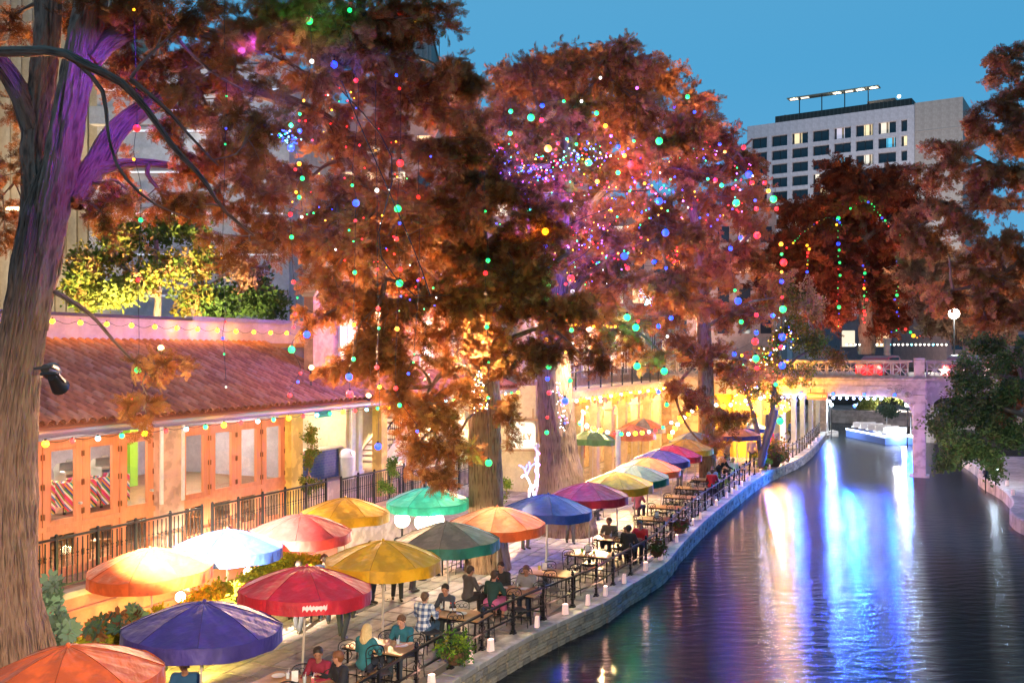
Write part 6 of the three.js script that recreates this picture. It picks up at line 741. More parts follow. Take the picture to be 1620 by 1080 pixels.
tree('cypress_tree', 'dark red cypress behind the bridge hung with outlines of tiny lights', { seed: 107, mult: 4, twigs: 0.42, step: 0.3, cols: [[0.20, 0.04, 0.015], [0.26, 0.06, 0.02], [0.15, 0.035, 0.015]], rz: 5, size: 1.6, jit: 0.6, geo: SPRAYBIG, limbs: [
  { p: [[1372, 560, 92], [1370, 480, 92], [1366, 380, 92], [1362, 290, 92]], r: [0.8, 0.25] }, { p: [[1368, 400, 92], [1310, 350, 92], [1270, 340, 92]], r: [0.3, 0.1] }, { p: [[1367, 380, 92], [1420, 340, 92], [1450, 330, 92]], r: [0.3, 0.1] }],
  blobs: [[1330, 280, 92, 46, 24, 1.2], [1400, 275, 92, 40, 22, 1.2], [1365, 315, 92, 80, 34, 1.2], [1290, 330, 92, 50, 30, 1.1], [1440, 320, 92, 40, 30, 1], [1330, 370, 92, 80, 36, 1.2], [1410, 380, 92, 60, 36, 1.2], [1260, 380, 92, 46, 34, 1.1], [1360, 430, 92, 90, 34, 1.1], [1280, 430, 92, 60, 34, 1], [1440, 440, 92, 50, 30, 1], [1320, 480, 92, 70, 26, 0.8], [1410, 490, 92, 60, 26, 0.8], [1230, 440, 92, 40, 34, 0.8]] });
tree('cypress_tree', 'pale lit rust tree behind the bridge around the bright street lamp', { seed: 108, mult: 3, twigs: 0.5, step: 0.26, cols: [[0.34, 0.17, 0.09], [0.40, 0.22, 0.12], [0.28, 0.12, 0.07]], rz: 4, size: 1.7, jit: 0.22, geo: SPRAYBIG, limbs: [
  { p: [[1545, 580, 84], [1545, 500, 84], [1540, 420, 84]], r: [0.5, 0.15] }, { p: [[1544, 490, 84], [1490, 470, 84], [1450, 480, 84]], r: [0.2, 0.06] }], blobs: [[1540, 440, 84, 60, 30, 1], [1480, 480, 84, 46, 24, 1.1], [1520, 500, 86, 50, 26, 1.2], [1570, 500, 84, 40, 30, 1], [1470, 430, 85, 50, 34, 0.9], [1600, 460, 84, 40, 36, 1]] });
tree('broadleaf_tree', 'yellow green autumn tree behind the tiled roof and parapet', { seed: 109, mult: 7, twigs: 1.1, step: 0.2, cols: GOLD, rz: 2.6, jit: 0.4, droop: 0.1, geo: CLUSTBIG, leaf: broadM, limbs: [
  { p: [[240, 640, 36], [244, 540, 36], [250, 460, 36], [246, 380, 36]], r: [0.22, 0.08] }, { p: [[312, 620, 38], [310, 520, 38], [300, 440, 38], [310, 380, 38]], r: [0.2, 0.07] }, { p: [[248, 470, 36], [190, 420, 36], [140, 400, 36]], r: [0.1, 0.04] }, { p: [[305, 470, 38], [370, 430, 38], [420, 420, 38]], r: [0.1, 0.04] }],
  blobs: [[140, 420, 36, 50, 36, 1], [200, 380, 36, 60, 36, 1], [250, 430, 36, 60, 40, 1], [190, 460, 36, 70, 34, 1, [0.20, 0.20, 0.03]], [280, 360, 37, 60, 34, 0.9, [0.12, 0.15, 0.02]], [330, 420, 38, 60, 40, 1], [390, 440, 38, 50, 36, 0.9, [0.36, 0.18, 0.08]], [300, 470, 38, 70, 26, 1], [120, 470, 36, 36, 26, 0.9], [420, 480, 38, 50, 20, 0.8, [0.07, 0.12, 0.02]], [360, 490, 38, 50, 18, 0.9, [0.07, 0.12, 0.02]]] });
tree('broadleaf_tree', 'small green and peach autumn tree leaning over the walk in front of the bridge', { seed: 110, mult: 3, twigs: 1.4, step: 0.16, cols: [[0.14, 0.15, 0.03], [0.36, 0.20, 0.08], [0.24, 0.18, 0.04], [0.10, 0.13, 0.03]], rz: 2.2, jit: 0.3, droop: 0.1, geo: CLUST, leaf: broadM, size: 1.3, bark: mat(0.1, 0.085, 0.11, { rough: 0.9, bump: 'bark', bs: 0.02 }), limbs: [
  { p: [[1204, 735, 53], [1214, 690, 53], [1222, 650, 53], [1226, 600, 53], [1232, 540, 53]], r: [0.22, 0.08] }, { p: [[1206, 730, 53.2], [1196, 670, 53.4], [1180, 615, 53.6], [1170, 560, 54]], r: [0.16, 0.06] }, { p: [[1226, 600, 53], [1270, 560, 53], [1310, 550, 53]], r: [0.1, 0.04] }],
  blobs: [[1250, 460, 53.4, 40, 30, 1.1], [1285, 470, 53, 36, 34, 1, [0.42, 0.24, 0.12]], [1240, 520, 53, 46, 34, 1], [1290, 540, 53, 46, 32, 1.2, [0.10, 0.12, 0.03]], [1320, 560, 53, 30, 30, 1.2, [0.22, 0.13, 0.04]], [1210, 570, 53, 46, 32, 1], [1260, 590, 52.8, 46, 26, 1], [1190, 620, 53, 40, 26, 0.9], [1230, 630, 52.6, 36, 20, 0.7], [1220, 440, 54, 30, 26, 0.8, [0.40, 0.22, 0.10]]] });
tree('evergreen_tree', 'dense dark green broadleaf tree overhanging the river at the right edge', { seed: 111, mult: 5, twigs: 2, step: 0.13, cols: [[0.07, 0.105, 0.028], [0.10, 0.12, 0.036], [0.05, 0.08, 0.025], [0.13, 0.12, 0.045]], rz: 2.2, jit: 0.3, droop: 0.2, geo: CLUST, leaf: broadM, size: 1.35, limbs: [
  { p: [[1640, 800, 41], [1636, 720, 41], [1626, 640, 41], [1610, 560, 41]], r: [0.3, 0.1] }, { p: [[1628, 660, 41], [1570, 640, 41], [1520, 630, 41]], r: [0.12, 0.04] }, { p: [[1632, 700, 41], [1560, 690, 40.6], [1500, 690, 40.4]], r: [0.12, 0.04] }, { p: [[1618, 600, 41], [1560, 590, 41.4], [1520, 580, 41.6]], r: [0.1, 0.04] }],
  blobs: [[1560, 545, 42, 40, 18, 0.9], [1590, 570, 41.6, 40, 24, 1], [1600, 620, 41, 40, 36, 1.2], [1540, 610, 41.2, 46, 26, 1.1], [1500, 640, 41, 40, 26, 1], [1560, 660, 40.8, 60, 34, 1.3], [1495, 690, 40.6, 34, 26, 1], [1540, 710, 40.4, 50, 30, 1.2], [1600, 690, 40.6, 40, 40, 1.3], [1500, 735, 40.2, 24, 22, 0.9], [1570, 740, 40.2, 40, 22, 1], [1525, 580, 41.6, 34, 18, 0.8], [1480, 665, 40.8, 22, 18, 0.7], [1615, 560, 41, 20, 40, 1.1]] });
// low plants
function shrub(name, label, blobs, cols, geo, sd, o = {}) { return tag(tree(name, label, { seed: sd, mult: o.mult ?? 2.5, twigs: o.twigs ?? 14, step: o.step ?? 0.07, cols, rz: o.rz ?? 0.6, jit: 0.05, droop: o.droop ?? -0.2, geo, leaf: broadM, size: o.size ?? 0.8, limbs: o.limbs ?? blobs.slice(0, 2).map(([px, py, d, rx, ry]) => ({ p: [[px, py + ry, d], [px + 2, py + ry * 0.4, d], [px, py, d]], r: [0.03, 0.015] })), blobs }), label, 'plant'); }
const bigLeaf = [(() => { seed = 5; const P = []; for (let i = 0; i < 9; i++) { const a = i * 2.4, u = v(Math.cos(a), 0.35 + 0.1 * Math.sin(i * 3), Math.sin(a)).normalize(), w = v(-Math.sin(a), 0, Math.cos(a)), l = 0.2, pr = [0, 0.5, 1, 0.85, 0].map((q, k) => [u.clone().multiplyScalar(0.03 + l * k / 4).add(v(0, -0.03 * k * k / 16, 0)), q * 0.042]); for (let k = 0; k < 4; k++) { const [p, a1] = pr[k], [q, b1] = pr[k + 1], A = p.clone().addScaledVector(w, a1), B = p.clone().addScaledVector(w, -a1), C = q.clone().addScaledVector(w, b1), D = q.clone().addScaledVector(w, -b1); for (const x of [A, C, B, B, C, D]) P.push(x.x, x.y, x.z); } } const g = new THREE.BufferGeometry(); g.setAttribute('position', new THREE.Float32BufferAttribute(P, 3)); g.computeVertexNormals(); g.setAttribute('uv', new THREE.Float32BufferAttribute(new Float32Array(P.length / 3 * 2), 2)); g.userData.uv = 1; return g; })()];
shrub('magnolia_shrub', 'broad leaved grey green shrub beside the big trunk under the terrace', [[80, 945, 17.4, 18, 40, 1], [92, 990, 17, 22, 26, 1], [96, 1010, 16.6, 26, 20, 1]], [[0.12, 0.20, 0.13], [0.16, 0.24, 0.17], [0.09, 0.15, 0.09]], bigLeaf, 120, { twigs: 22, rz: 0.4, size: 0.9, step: 0.16 });
shrub('magnolia_shrub', 'broad leaved shrub left of the purple umbrella below the pink wall', [[190, 985, 18.6, 40, 20, 1], [150, 1000, 18.4, 30, 18, 1], [215, 970, 18.8, 26, 14, 1]], [[0.09, 0.16, 0.10], [0.12, 0.18, 0.07], [0.2, 0.08, 0.03]], bigLeaf, 121, { twigs: 12, rz: 0.4, size: 0.9, step: 0.16 });
shrub('hedge', 'low yellow green hedge floodlit along the foot of the terrace wall', [[130, 1035, 18.6, 60, 26, 1.2], [200, 1010, 19.4, 60, 24, 1.2], [270, 985, 20.2, 60, 24, 1.2], [330, 962, 21.4, 50, 22, 1.2], [390, 940, 22.6, 50, 22, 1.2], [440, 920, 23.8, 46, 20, 1.2], [490, 900, 25, 44, 20, 1.2]], [[0.34, 0.32, 0.02], [0.42, 0.36, 0.02], [0.26, 0.28, 0.02]], CLUSTSM, 122, { twigs: 34, rz: 0.5, size: 1.1, step: 0.06 });
shrub('climbing_shrub', 'leafy green shrub in front of the serving counter', [[492, 690, 30.5, 16, 30, 1.2], [488, 725, 30.5, 20, 24, 1.2], [484, 765, 30.2, 22, 20, 1.1], [500, 770, 30, 22, 14, 1]], [[0.10, 0.16, 0.02], [0.16, 0.2, 0.03], [0.22, 0.16, 0.04]], CLUST, 123, { twigs: 12, rz: 0.5, size: 0.7 });
shrub('climbing_shrub', 'narrow green shrub behind the teal umbrella at the fence', [[618, 745, 33, 14, 26, 1.2], [612, 770, 33, 18, 16, 1]], [[0.08, 0.16, 0.02], [0.12, 0.2, 0.03]], CLUST, 124, { twigs: 12, rz: 0.4, size: 0.7 });
shrub('climbing_shrub', 'small bright green shrub at the foot of the middle trunk', [[800, 770, 33, 14, 18, 1.2], [792, 790, 33, 14, 12, 1]], [[0.2, 0.26, 0.02], [0.14, 0.2, 0.02]], CLUST, 125, { twigs: 14, rz: 0.4, size: 0.7 });
// planters on the railing
{ const pl = (px, py, d, r, label, sd, cols, basket) => { const p = at(px, py, d), t = thing('flower_basket', label, 'planter', p); mesh('basket', [new THREE.LatheGeometry([[0.001, -r * 0.9], [r * 0.45, -r * 0.85], [r * 0.75, -r * 0.3], [r * 0.78, 0], [r * 0.7, 0], [r * 0.66, -r * 0.3]].map(([x, y]) => new THREE.Vector2(x, y)), 14)], mat(0.12, 0.06, 0.03, { rough: 0.9, bump: 'weave', bs: 0.01, side: 2 }), t); seed = sd; const M = [], C = []; for (let i = 0; i < 90; i++) { const u = v(gauss(), Math.abs(gauss()) - 0.25, gauss()).normalize().multiplyScalar(r * (0.5 + rnd() * 0.8)), s = rr(0.5, 1) * r / 0.3; M.push(new THREE.Matrix4().compose(u, new THREE.Quaternion().setFromEuler(new THREE.Euler(rr(0, 6), rr(0, 6), rr(0, 6))), v(s, s, s))); const c = pick(cols); C.push(new THREE.Color().setRGB(...c.map((x) => x * rr(0.7, 1.3)))); } inst('foliage', CLUSTSM[0], broadM, M, t, C); };
  const E2 = (m, off) => { const e = edgeAt(m), p = e.p.clone().addScaledVector(e.out, off); return p; };
  const along = (px, py, yy) => { const p = onY(px, py, yy); return [px, py, -p.z]; };
  pl(...along(722, 1028, 0.5), 0.34, 'trailing green plant in a basket on the near railing beside a paper lantern', 130, [[0.10, 0.22, 0.02], [0.2, 0.3, 0.03], [0.05, 0.1, 0.02]]);
  pl(...along(1076, 832, 0.45), 0.3, 'brown green flower basket on the railing in the middle distance', 131, [[0.12, 0.08, 0.03], [0.2, 0.05, 0.04], [0.06, 0.1, 0.02]]); pl(...along(1040, 868, 0.4), 0.28, 'dark flower basket on the railing before the red jacketed guest', 132, [[0.1, 0.05, 0.02], [0.06, 0.09, 0.02]]);
  pl(...along(1138, 765, 0.5), 0.34, 'green plant in a basket where the railing turns blue', 133, [[0.1, 0.2, 0.02], [0.16, 0.24, 0.03]]); pl(...along(1222, 718, 0.8), 0.85, 'large round planting of reddish green leaves where the wall juts out', 134, [[0.18, 0.12, 0.05], [0.24, 0.14, 0.05], [0.10, 0.12, 0.03]]); pl(...along(1207, 731, 0.5), 0.4, 'bright green plant left of the large round planting', 135, [[0.16, 0.3, 0.03], [0.2, 0.34, 0.04]]); }
// ---------------------------------------------------------------- strings of coloured bulbs
const LC = { R: [1, 0.012, 0.012], G: [0.006, 0.72, 0.12], B: [0.01, 0.045, 1], Y: [1, 0.42, 0.008], W: [1, 0.92, 0.8], P: [0.65, 0.12, 0.9], C: [0.2, 0.75, 0.9] };
const bulbG = {}; const bulbGeo = (r) => bulbG[r] ??= mg([sp(r, 0, 0, 0, 12)]);
const sock = mg([cy(0.42, 0.3, 0.6, 0, 1.2, 0, 8)]);
function bulb(parent, p, c, r, cd, k = 5) {
  const m = new THREE.Mesh(bulbGeo(r), glow(...LC[c], c === 'W' ? k * 0.7 : k)); m.name = 'bulb'; m.position.copy(p); parent.add(m);
  const s = new THREE.Mesh(sock, iron); s.name = 'socket'; s.scale.setScalar(r); m.add(s);
  if (cd) point(m, v(0, 0, 0), LC[c], cd, 2); return m;
}
// vertical strings hanging in the trees: px, depth, then py + colour + size (b big, m middling, s small)
const HANG = [
  ['left of the ridged stems, over the tiled roof', 14.6, '211:15Y 216:203Rb 211:252Y 222:301Ys 222:348Gm 218:443Rm 218:585Gb 208:632R'],
  ['thin string over the tiled roof', 15, '355:99Gs 358:152Gs 357:203Bs 356:228Gs 352:381Rs 350:408Ys 356:509Rs 352:535B 354:560Gs 357:612Ws'],
  ['long one from the top edge past the blue cluster', 15.6, '489:33Gb 493:97Wm 480:159Y 474:180G 460:198Gm 474:207Bm 460:234Bb 473:259Ym 467:268R 478:282Gm 468:304Y 473:312Gm 459:339Rm 477:343W 461:375Gm 464:446Rm 470:471Gs 467:497Rm 464:518R 485:529Bb 461:553Gb 475:590R 471:604B 458:625Rm'],
  ['string with a big blue bulb near the top centre left', 16, '553:16Gm 528:102Bb 563:127Rm 557:293G 563:321Bb 562:349R 561:431Gm 559:514Ym 559:568Gm 552:596Bb 553:623Rb'],
  ['string through the dark boughs left of centre', 16.5, '594:238Ys 596:301Wm 597:426R 598:488Rm 599:519G 596:581Rm 600:612Ym 598:706Bb'],
  ['string in front of the hanging rust sprays', 17, '627:23Rm 657:33Y 627:119B 632:140R 633:258Rb 629:330Gb 632:353B 627:378Rm 633:426Rm 632:448Gb 628:520Ym 626:614Rm 632:641Gm 660:682B'],
  ['short red string beside the big green bulb', 18, '662:312Rm 663:442R 654:573Gs 646:591B 655:560Gs'],
  ['green bulbs before the middle trunk', 26, '767:334G 772:412Gm 768:432Rm 770:517Gm 773:573Gs 772:629G 773:732Gb'],
  ['upper string left of the blue lit bough', 33, '808:176Gm 807:211Gm 817:230R 822:301Y 838:272Bm 838:333Gm 833:323R'],
  ['string of green and blue bulbs against the sky gap', 33, '840:186Gb 858:167Bm 857:190Rm 883:227R 892:160G 867:235Yb 897:220G 912:228G'],
  ['column of bulbs above the ridged trunk', 30, '863:366Yb 863:389Bm 868:431Gm 868:451Gm 866:473Gb 865:494R 864:537Ym 869:558Rb 868:578Gb 866:599Bm 869:621Rm 866:660R 865:684Gm'],
  ['string right of the ridged trunk', 31, '903:440Rb 906:461Wm 895:449R 904:522Gm 897:505R 906:543W 902:602Gm 895:557Y 894:634Bb'],
  ['string across the bright middle of the tall crown', 36, '920:160W 944:179Gm 958:199Ym 967:215P 931:257Gb 945:287Ym 966:333Ym 950:123W 978:232Bm'],
  ['string with the big red bulb', 36, '988:246Ym 998:260Rb 978:273Gm 1003:223G 1020:290Y 1032:303R 1008:139P'],
  ['string with the large blue bulbs right of centre', 34, '1043:223Gb 1043:318Bb 1053:368Bb 988:405Bb 993:424Rm 1035:414Bm 1054:424B'],
  ['string of green bulbs over the balcony', 34, '992:502Gb 1006:518Gb 1008:579Gb 1010:508R 1042:516Bm 1051:587Gb 1056:532W 1062:503Bm 1042:620Bm 1055:640Gm'],
  ['string in the crown before the hotel', 44, '1067:169B 1088:153Gm 1099:177B 1095:202G 1116:222Rm 1139:228B 1142:293Gm 1132:285Rm 1120:283G 1097:247R 1160:298R'],
  ['right crown edge with a big blue bulb', 44, '1177:233Rm 1185:276Bb 1190:289Rm 1210:289Rm 1216:302Ym 1224:315Gb 1195:317B 1197:330Rm 1229:330Rm 1165:321Gb 1147:240Y'],
  ['string of blue and red bulbs before the dark cypress', 44, '1172:376Bm 1198:372Rb 1156:393Bm 1163:459G 1168:476Bb 1173:509Gm 1197:498Rm 1197:526Bm 1195:540Rb 1196:567Gb 1198:582Rm 1162:560Bm 1174:562Y'],
  ['string down to the two large blue bulbs by the bridge', 46, '1240:415Rb 1236:386Ym 1237:402G 1237:430Y 1237:445Bm 1239:489Gb 1223:499Bm 1238:533Bb 1236:549Rm 1238:578Bb 1228:608Gm 1235:666Gb 1238:470R'],
];
HANG.forEach(([w, d, s]) => {
  seed = 300 + d * 7 + s.length; const B = s.split(' ').map((q) => { const [, px, py, c, z] = q.match(/(\d+):(\d+)([A-Z])([bms]?)/); return { p: at(+px, +py, d + rr(-0.35, 0.35) * d / 22), c, z }; }).sort((a, b) => b.p.y - a.p.y);
  const t = thing('light_string', 'hanging string of coloured bulbs, ' + w, 'string lights', B[0].p.clone(), 0, 'strings of coloured bulbs in the trees'), o = B[0].p;
  const pts = [v(0, d < 30 ? 1.2 : 0.25, 0), ...B.map((b) => b.p.clone().sub(o).add(v(0, 0.1, 0)))]; mesh('wire', [tube(pts, 0.003 + d * 0.0001, B.length * 5, 4)], iron, t);
  B.forEach((b) => { const r = d / FOC * ({ b: 5.6, m: 3.5, s: 1.7 }[b.z] ?? 2.4); bulb(t, b.p.clone().sub(o), b.c, +r.toFixed(3), ({ G: 0.4, R: 0.4, P: 0.4, B: 0.8 }[b.c] ?? 1) * (b.z === 'b' ? 6 * (d / 15) ** 1.5 : b.z === 'm' ? 1.6 * (d / 15) ** 1.5 : 0), b.z === 's' ? 2 : 3.2); });
});
// eave strings along the buildings
function eave(label, pts, n, seq, r, cdY, sag = 0.05, every = 1) {
  const c = new THREE.CatmullRomCurve3(pts), t = thing('light_string', label, 'string lights', pts[0].clone()), o = pts[0], P = [];
  for (let i = 0; i <= n; i++) { const p = c.getPointAt(i / n).sub(o); P.push(p.clone().add(v(0, 0.06, 0))); if (i < n) P.push(c.getPointAt((i + 0.5) / n).sub(o).add(v(0, 0.06 - sag, 0))); const q = seq[i % seq.length]; bulb(t, p, q, q === 'Y' ? r * 1.25 : r, i % every ? 0 : q === 'Y' ? cdY : cdY * 0.3, q === 'Y' ? 9 : 6); }
  mesh('wire', [tube(P, 0.008, n * 5, 4)], iron, t);
}
eave('string of yellow, red, blue and green bulbs along the eave of the tiled roof', [L(-0.5, 4.83, 1.05), L(6, 4.84, 1.05), L(12.5, 4.86, 1.05), L(20, 4.9, 1.05), L(25.5, 4.95, 1.05)], 36, ['Y', 'R', 'C', 'G'], 0.062, 1.4);
eave('line of amber bulbs along the top of the lilac parapet', [L(3.2, 7.78, -4.35), L(8, 7.7, -4.35), L(12, 7.62, -4.35), L(17, 7.6, -4.35), L(22, 7.62, -4.35)], 19, ['Y'], 0.06, 1.6, 0.12);
eave('close row of yellow bulbs along the balcony edge of the arcade', [L(27.4, 4.42, 2.85), L(36, 4.44, 2.85), L(45.5, 4.44, 2.85)], 30, ['Y', 'Y', 'W'], 0.085, 3.5, 0.04, 2);
eave('sagging string of white and coloured bulbs from the ridged trunk across the umbrellas', [at(907, 665, 36), at(940, 678, 39), at(975, 686, 42), at(1010, 685, 45), at(1045, 678, 48), at(1075, 660, 50)], 15, ['R', 'G', 'C', 'Y', 'Y', 'W'], 0.085, 1.2, 0.1, 3);
eave('swag of yellow bulbs in front of the leaning trunks', [at(1060, 690, 50), at(1075, 668, 52), at(1098, 648, 54), at(1118, 638, 55), at(1146, 642, 56), at(1180, 634, 57), at(1215, 628, 58)], 18, ['Y', 'W'], 0.11, 6, 0.1, 2);
eave('bright cluster of yellow bulbs before the yellow wall', [at(1212, 652, 58), at(1228, 640, 58), at(1240, 636, 58), at(1248, 644, 58), at(1236, 652, 58)], 9, ['Y', 'Y'], 0.11, 40, 0.1, 1);
eave('faint line of amber lights along the upper cornice behind the trunks', [at(855, 514, 50), at(900, 514, 52), at(960, 516, 55), at(1010, 520, 58)], 22, ['Y'], 0.07, 0, 0.02);
{ // far strings of small lights in the dark red tree behind the bridge
  const far = (label, pts, n, d, r = 0.09) => { seed = 500 + n + pts[0][0]; const c = new THREE.CatmullRomCurve3(pts.map(([x, y]) => at(x, y, d))), t = thing('light_string', label, 'string lights', c.points[0].clone(), 0, 'far strings of small lights'); mesh('wire', [tube(c.points.map((p) => p.clone().sub(c.points[0])), 0.02, 20, 4)], iron, t); for (let i = 0; i < n; i++) bulb(t, c.getPointAt(i / (n - 1)).sub(c.points[0]).add(v(gauss() * 0.1, 0, gauss() * 0.2)), pick(['R', 'G', 'B', 'Y', 'G', 'R']), pick([r, r * 1.5, r * 0.5, r * 0.4]), i % 4 ? 0 : 2.2, 1.8); };
  far('brightest vertical string of small lights in the dark red tree', [[1327, 345], [1327, 400], [1327, 460], [1327, 516]], 18, 88, 0.12); far('vertical string of small lights right of the brightest one', [[1368, 420], [1368, 460], [1368, 510]], 16, 88); far('vertical string of small lights at the right of the dark red tree', [[1420, 400], [1420, 440], [1420, 500]], 16, 88); far('vertical string of small lights at the left of the dark red tree', [[1278, 388], [1278, 410], [1277, 430]], 8, 88);
  far('arc of small lights over the left half of the dark red tree', [[1245, 392], [1270, 370], [1296, 350], [1316, 344], [1332, 356]], 20, 88, 0.065); far('arc of small lights over the middle of the dark red tree', [[1345, 330], [1362, 318], [1378, 322], [1392, 340], [1410, 360], [1424, 372]], 20, 88, 0.065); far('slanting string of small lights low at the right of the dark red tree', [[1440, 380], [1470, 410], [1490, 440], [1500, 470]], 14, 86, 0.065); far('loose red and amber lights above the road', [[1410, 525], [1430, 520], [1450, 534], [1470, 522]], 10, 84, 0.12);
}
{ // tiny lights wound on the boughs
  const wound = (label, blobs, n, d, cols, r) => { seed = 700 + n + blobs[0][0]; const t = thing('bough_lights', label, 'string lights', at(blobs[0][0], blobs[0][1], d)), o = t.position, per = {}; for (let i = 0; i < n; i++) { const j = Math.floor(rnd() * blobs.length), [x0, y0, rx, ry] = blobs[j], [x1, y1] = blobs[(j + 1) % blobs.length], f = rnd(), c = pick(cols), p = at(mix(x0, x1, f) + gauss() * rx * 0.55, mix(y0, y1, f) + gauss() * ry * 0.55, d + gauss() * 1.2).sub(o), s = rr(0.7, 1.5); (per[c] ??= []).push(new THREE.Matrix4().compose(p, new THREE.Quaternion(), v(s, s, s))); } for (const c in per) inst('bulb', mg([sp(r * 0.6, 0, 0, 0, 6)]), glow(...LC[c], 6), per[c], t); mesh('wire', [tube(blobs.slice(0, 4).map(([x, y]) => at(x, y, d).sub(o)).concat([at(blobs[0][0] + 20, blobs[0][1] + 8, d).sub(o)]), 0.01, 20, 4)], iron, t); return t; };
  const a = wound('dense sparkle of tiny coloured lights around the blue lit bough', [[745, 262, 40, 16], [790, 235, 50, 16], [830, 285, 40, 22], [875, 268, 50, 18], [930, 230, 50, 22], [985, 250, 40, 20]], 190, 33.6, ['B', 'B', 'R', 'P', 'G', 'B', 'Y', 'C'], 0.034); point(a, v(1.2, -0.6, 1.4), [0.06, 0.1, 1], 130, 6); point(a, v(-0.4, 0.3, 1.6), [0.2, 0.06, 1], 90, 6); point(a, v(2.6, -2.2, 1.6), [0.18, 0.05, 1], 110, 6);
  const b = wound('sparkle of tiny lights through the right crown', [[1000, 250, 60, 30], [1060, 255, 60, 30], [1120, 230, 70, 40], [1185, 280, 40, 30], [1150, 340, 60, 40], [1080, 330, 60, 50]], 110, 44.5, ['B', 'R', 'P', 'G', 'W', 'Y', 'R'], 0.05); point(b, v(2.2, -0.6, 1.5), [0.14, 0.05, 1], 150, 6); point(b, v(-1, 0.4, 1.5), [0.9, 0.2, 0.5], 26, 6); point(b, v(-3.6, 0.6, 1.5), [0.3, 0.06, 1], 60, 6);
  const c = wound('tiny blue and green lights at the end of the long purple limb', [[455, 210, 16, 12], [470, 225, 16, 20], [440, 215, 12, 6]], 40, 16, ['B', 'C', 'G', 'B'], 0.016); point(c, v(0.2, -0.1, 0.6), [0.12, 0.2, 1], 6, 4);
  const e = wound('glittering lights wound on the small leaning tree', [[1190, 600, 40, 40], [1220, 560, 40, 40], [1250, 520, 30, 40], [1170, 640, 30, 20]], 120, 51, ['W', 'Y', 'R', 'B', 'W', 'G', 'Y'], 0.045); point(e, v(0.5, 0, 1.5), [1, 0.7, 0.35], 14, 5);
  wound('many tiny saturated lights scattered in the middle of the crowns', [[800, 300, 60, 50], [880, 250, 60, 50], [960, 300, 60, 50], [1040, 300, 60, 50], [1000, 400, 60, 50], [900, 380, 60, 50], [820, 400, 60, 50]], 200, 33.2, ['B', 'G', 'R', 'Y', 'B', 'R', 'P'], 0.04);
  wound('tiny lights scattered in the left boughs', [[520, 120, 70, 60], [620, 250, 70, 60], [600, 400, 60, 60], [680, 480, 60, 50], [500, 330, 60, 60]], 70, 16.4, ['R', 'G', 'R', 'Y', 'B', 'W'], 0.018);
  const f = wound('loose tiny lights through the middle boughs', [[650, 450, 60, 60], [760, 450, 60, 60], [900, 420, 60, 60], [980, 330, 60, 40], [940, 450, 50, 50]], 120, 31, ['R', 'Y', 'W', 'G', 'R', 'B'], 0.02);
  const g = wound('red lights stacked on a pole in the right crown', [[1070, 395, 3, 16], [1074, 420, 3, 14], [1050, 400, 20, 20]], 46, 44, ['R', 'R', 'R', 'Y'], 0.06); point(g, v(0, 0, 1), [1, 0.08, 0.06], 10, 4);
  const h = wound('patch of icy blue white lights in the boughs over the arcade', [[1032, 468, 8, 12], [1026, 485, 8, 8], [1012, 460, 4, 8]], 60, 42, ['C', 'W', 'B', 'C'], 0.045); point(h, v(0, 0, 1), [0.3, 0.55, 1], 8, 4);
  wound('white lights wound on the middle trunk', [[760, 590, 8, 20], [762, 620, 10, 16], [772, 650, 8, 20], [745, 640, 8, 16], [752, 610, 12, 12]], 130, 29.3, ['W', 'W', 'Y'], 0.03);
  wound('white and purple lights wound on the ridged trunk', [[885, 640, 14, 20], [880, 610, 12, 14], [896, 680, 12, 20]], 70, 35.2, ['W', 'P', 'W', 'B'], 0.03);
}
// ---------------------------------------------------------------- floodlights and other lamps
function flood(name, label, p, target, rgb, cd, angle, r = 3, size = 1) {
  const t = thing(name, label, 'floodlight', p), dir = target.clone().sub(p).normalize(), q = new THREE.Quaternion().setFromUnitVectors(v(0, 1, 0), dir), g = (x) => { x.applyQuaternion(q); return x; }, S = size;
  mesh('housing', [g(cy(0.05 * S, 0.11 * S, 0.26 * S, 0, 0, 0, 14))], iron, t); mesh('lens_glow', [g(cy(0.095 * S, 0.095 * S, 0.01, 0, 0.128 * S, 0, 14))], glow(...rgb, 4), t); mesh('bracket', [g(bx(0.03 * S, 0.2 * S, 0.03 * S, 0.1 * S, -0.1 * S, 0)), g(bx(0.2 * S, 0.03 * S, 0.03 * S, 0, -0.2 * S, 0)), ...(label.includes('uplight on the r') ? [cy(0.025, 0.025, 0.7, 0, -0.4, 0, 8)] : [])], iron, t);
  spot(t, dir.clone().multiplyScalar(0.16 * S), target.clone().sub(p), rgb, cd, angle, r); return t;
}
flood('floodlight', 'black floodlight on the big trunk pointing at the roof, upper one of the pair', at(76, 585, 14.55), at(260, 660, 23), [1, 0.72, 0.55], 110, 0.5, 5, 1.3);
flood('floodlight', 'black floodlight on the big trunk pointing down at the umbrellas, lower one of the pair', at(88, 604, 14.5), v(-7.1, 2.6, -21.4), [1, 0.83, 0.6], 9500, 0.26, 5, 1.3);
flood('floodlight', 'yellow floodlight hidden low behind the purple umbrella, lighting the hedge', v(-6.6, 0.25, -19), at(330, 950, 22), [1, 0.8, 0.12], 130, 1.0, 4);
flood('floodlight', 'purple floodlight among the upper boughs aimed at the fork of the big cypress', at(285, 22, 14.2), at(110, 250, 15.6), [0.15, 0.035, 1], 44, 0.8, 6, 0.5);
flood('floodlight', 'purple floodlight in the boughs aimed at the long limb of the big cypress', at(420, 62, 15), at(290, 160, 17), [0.15, 0.035, 1], 30, 0.8, 3, 0.5);
flood('floodlight', 'warm floodlight high in the middle trunk aimed at the walk', at(752, 470, 28.8), at(760, 900, 26), [1, 0.72, 0.38], 700, 0.75, 6);
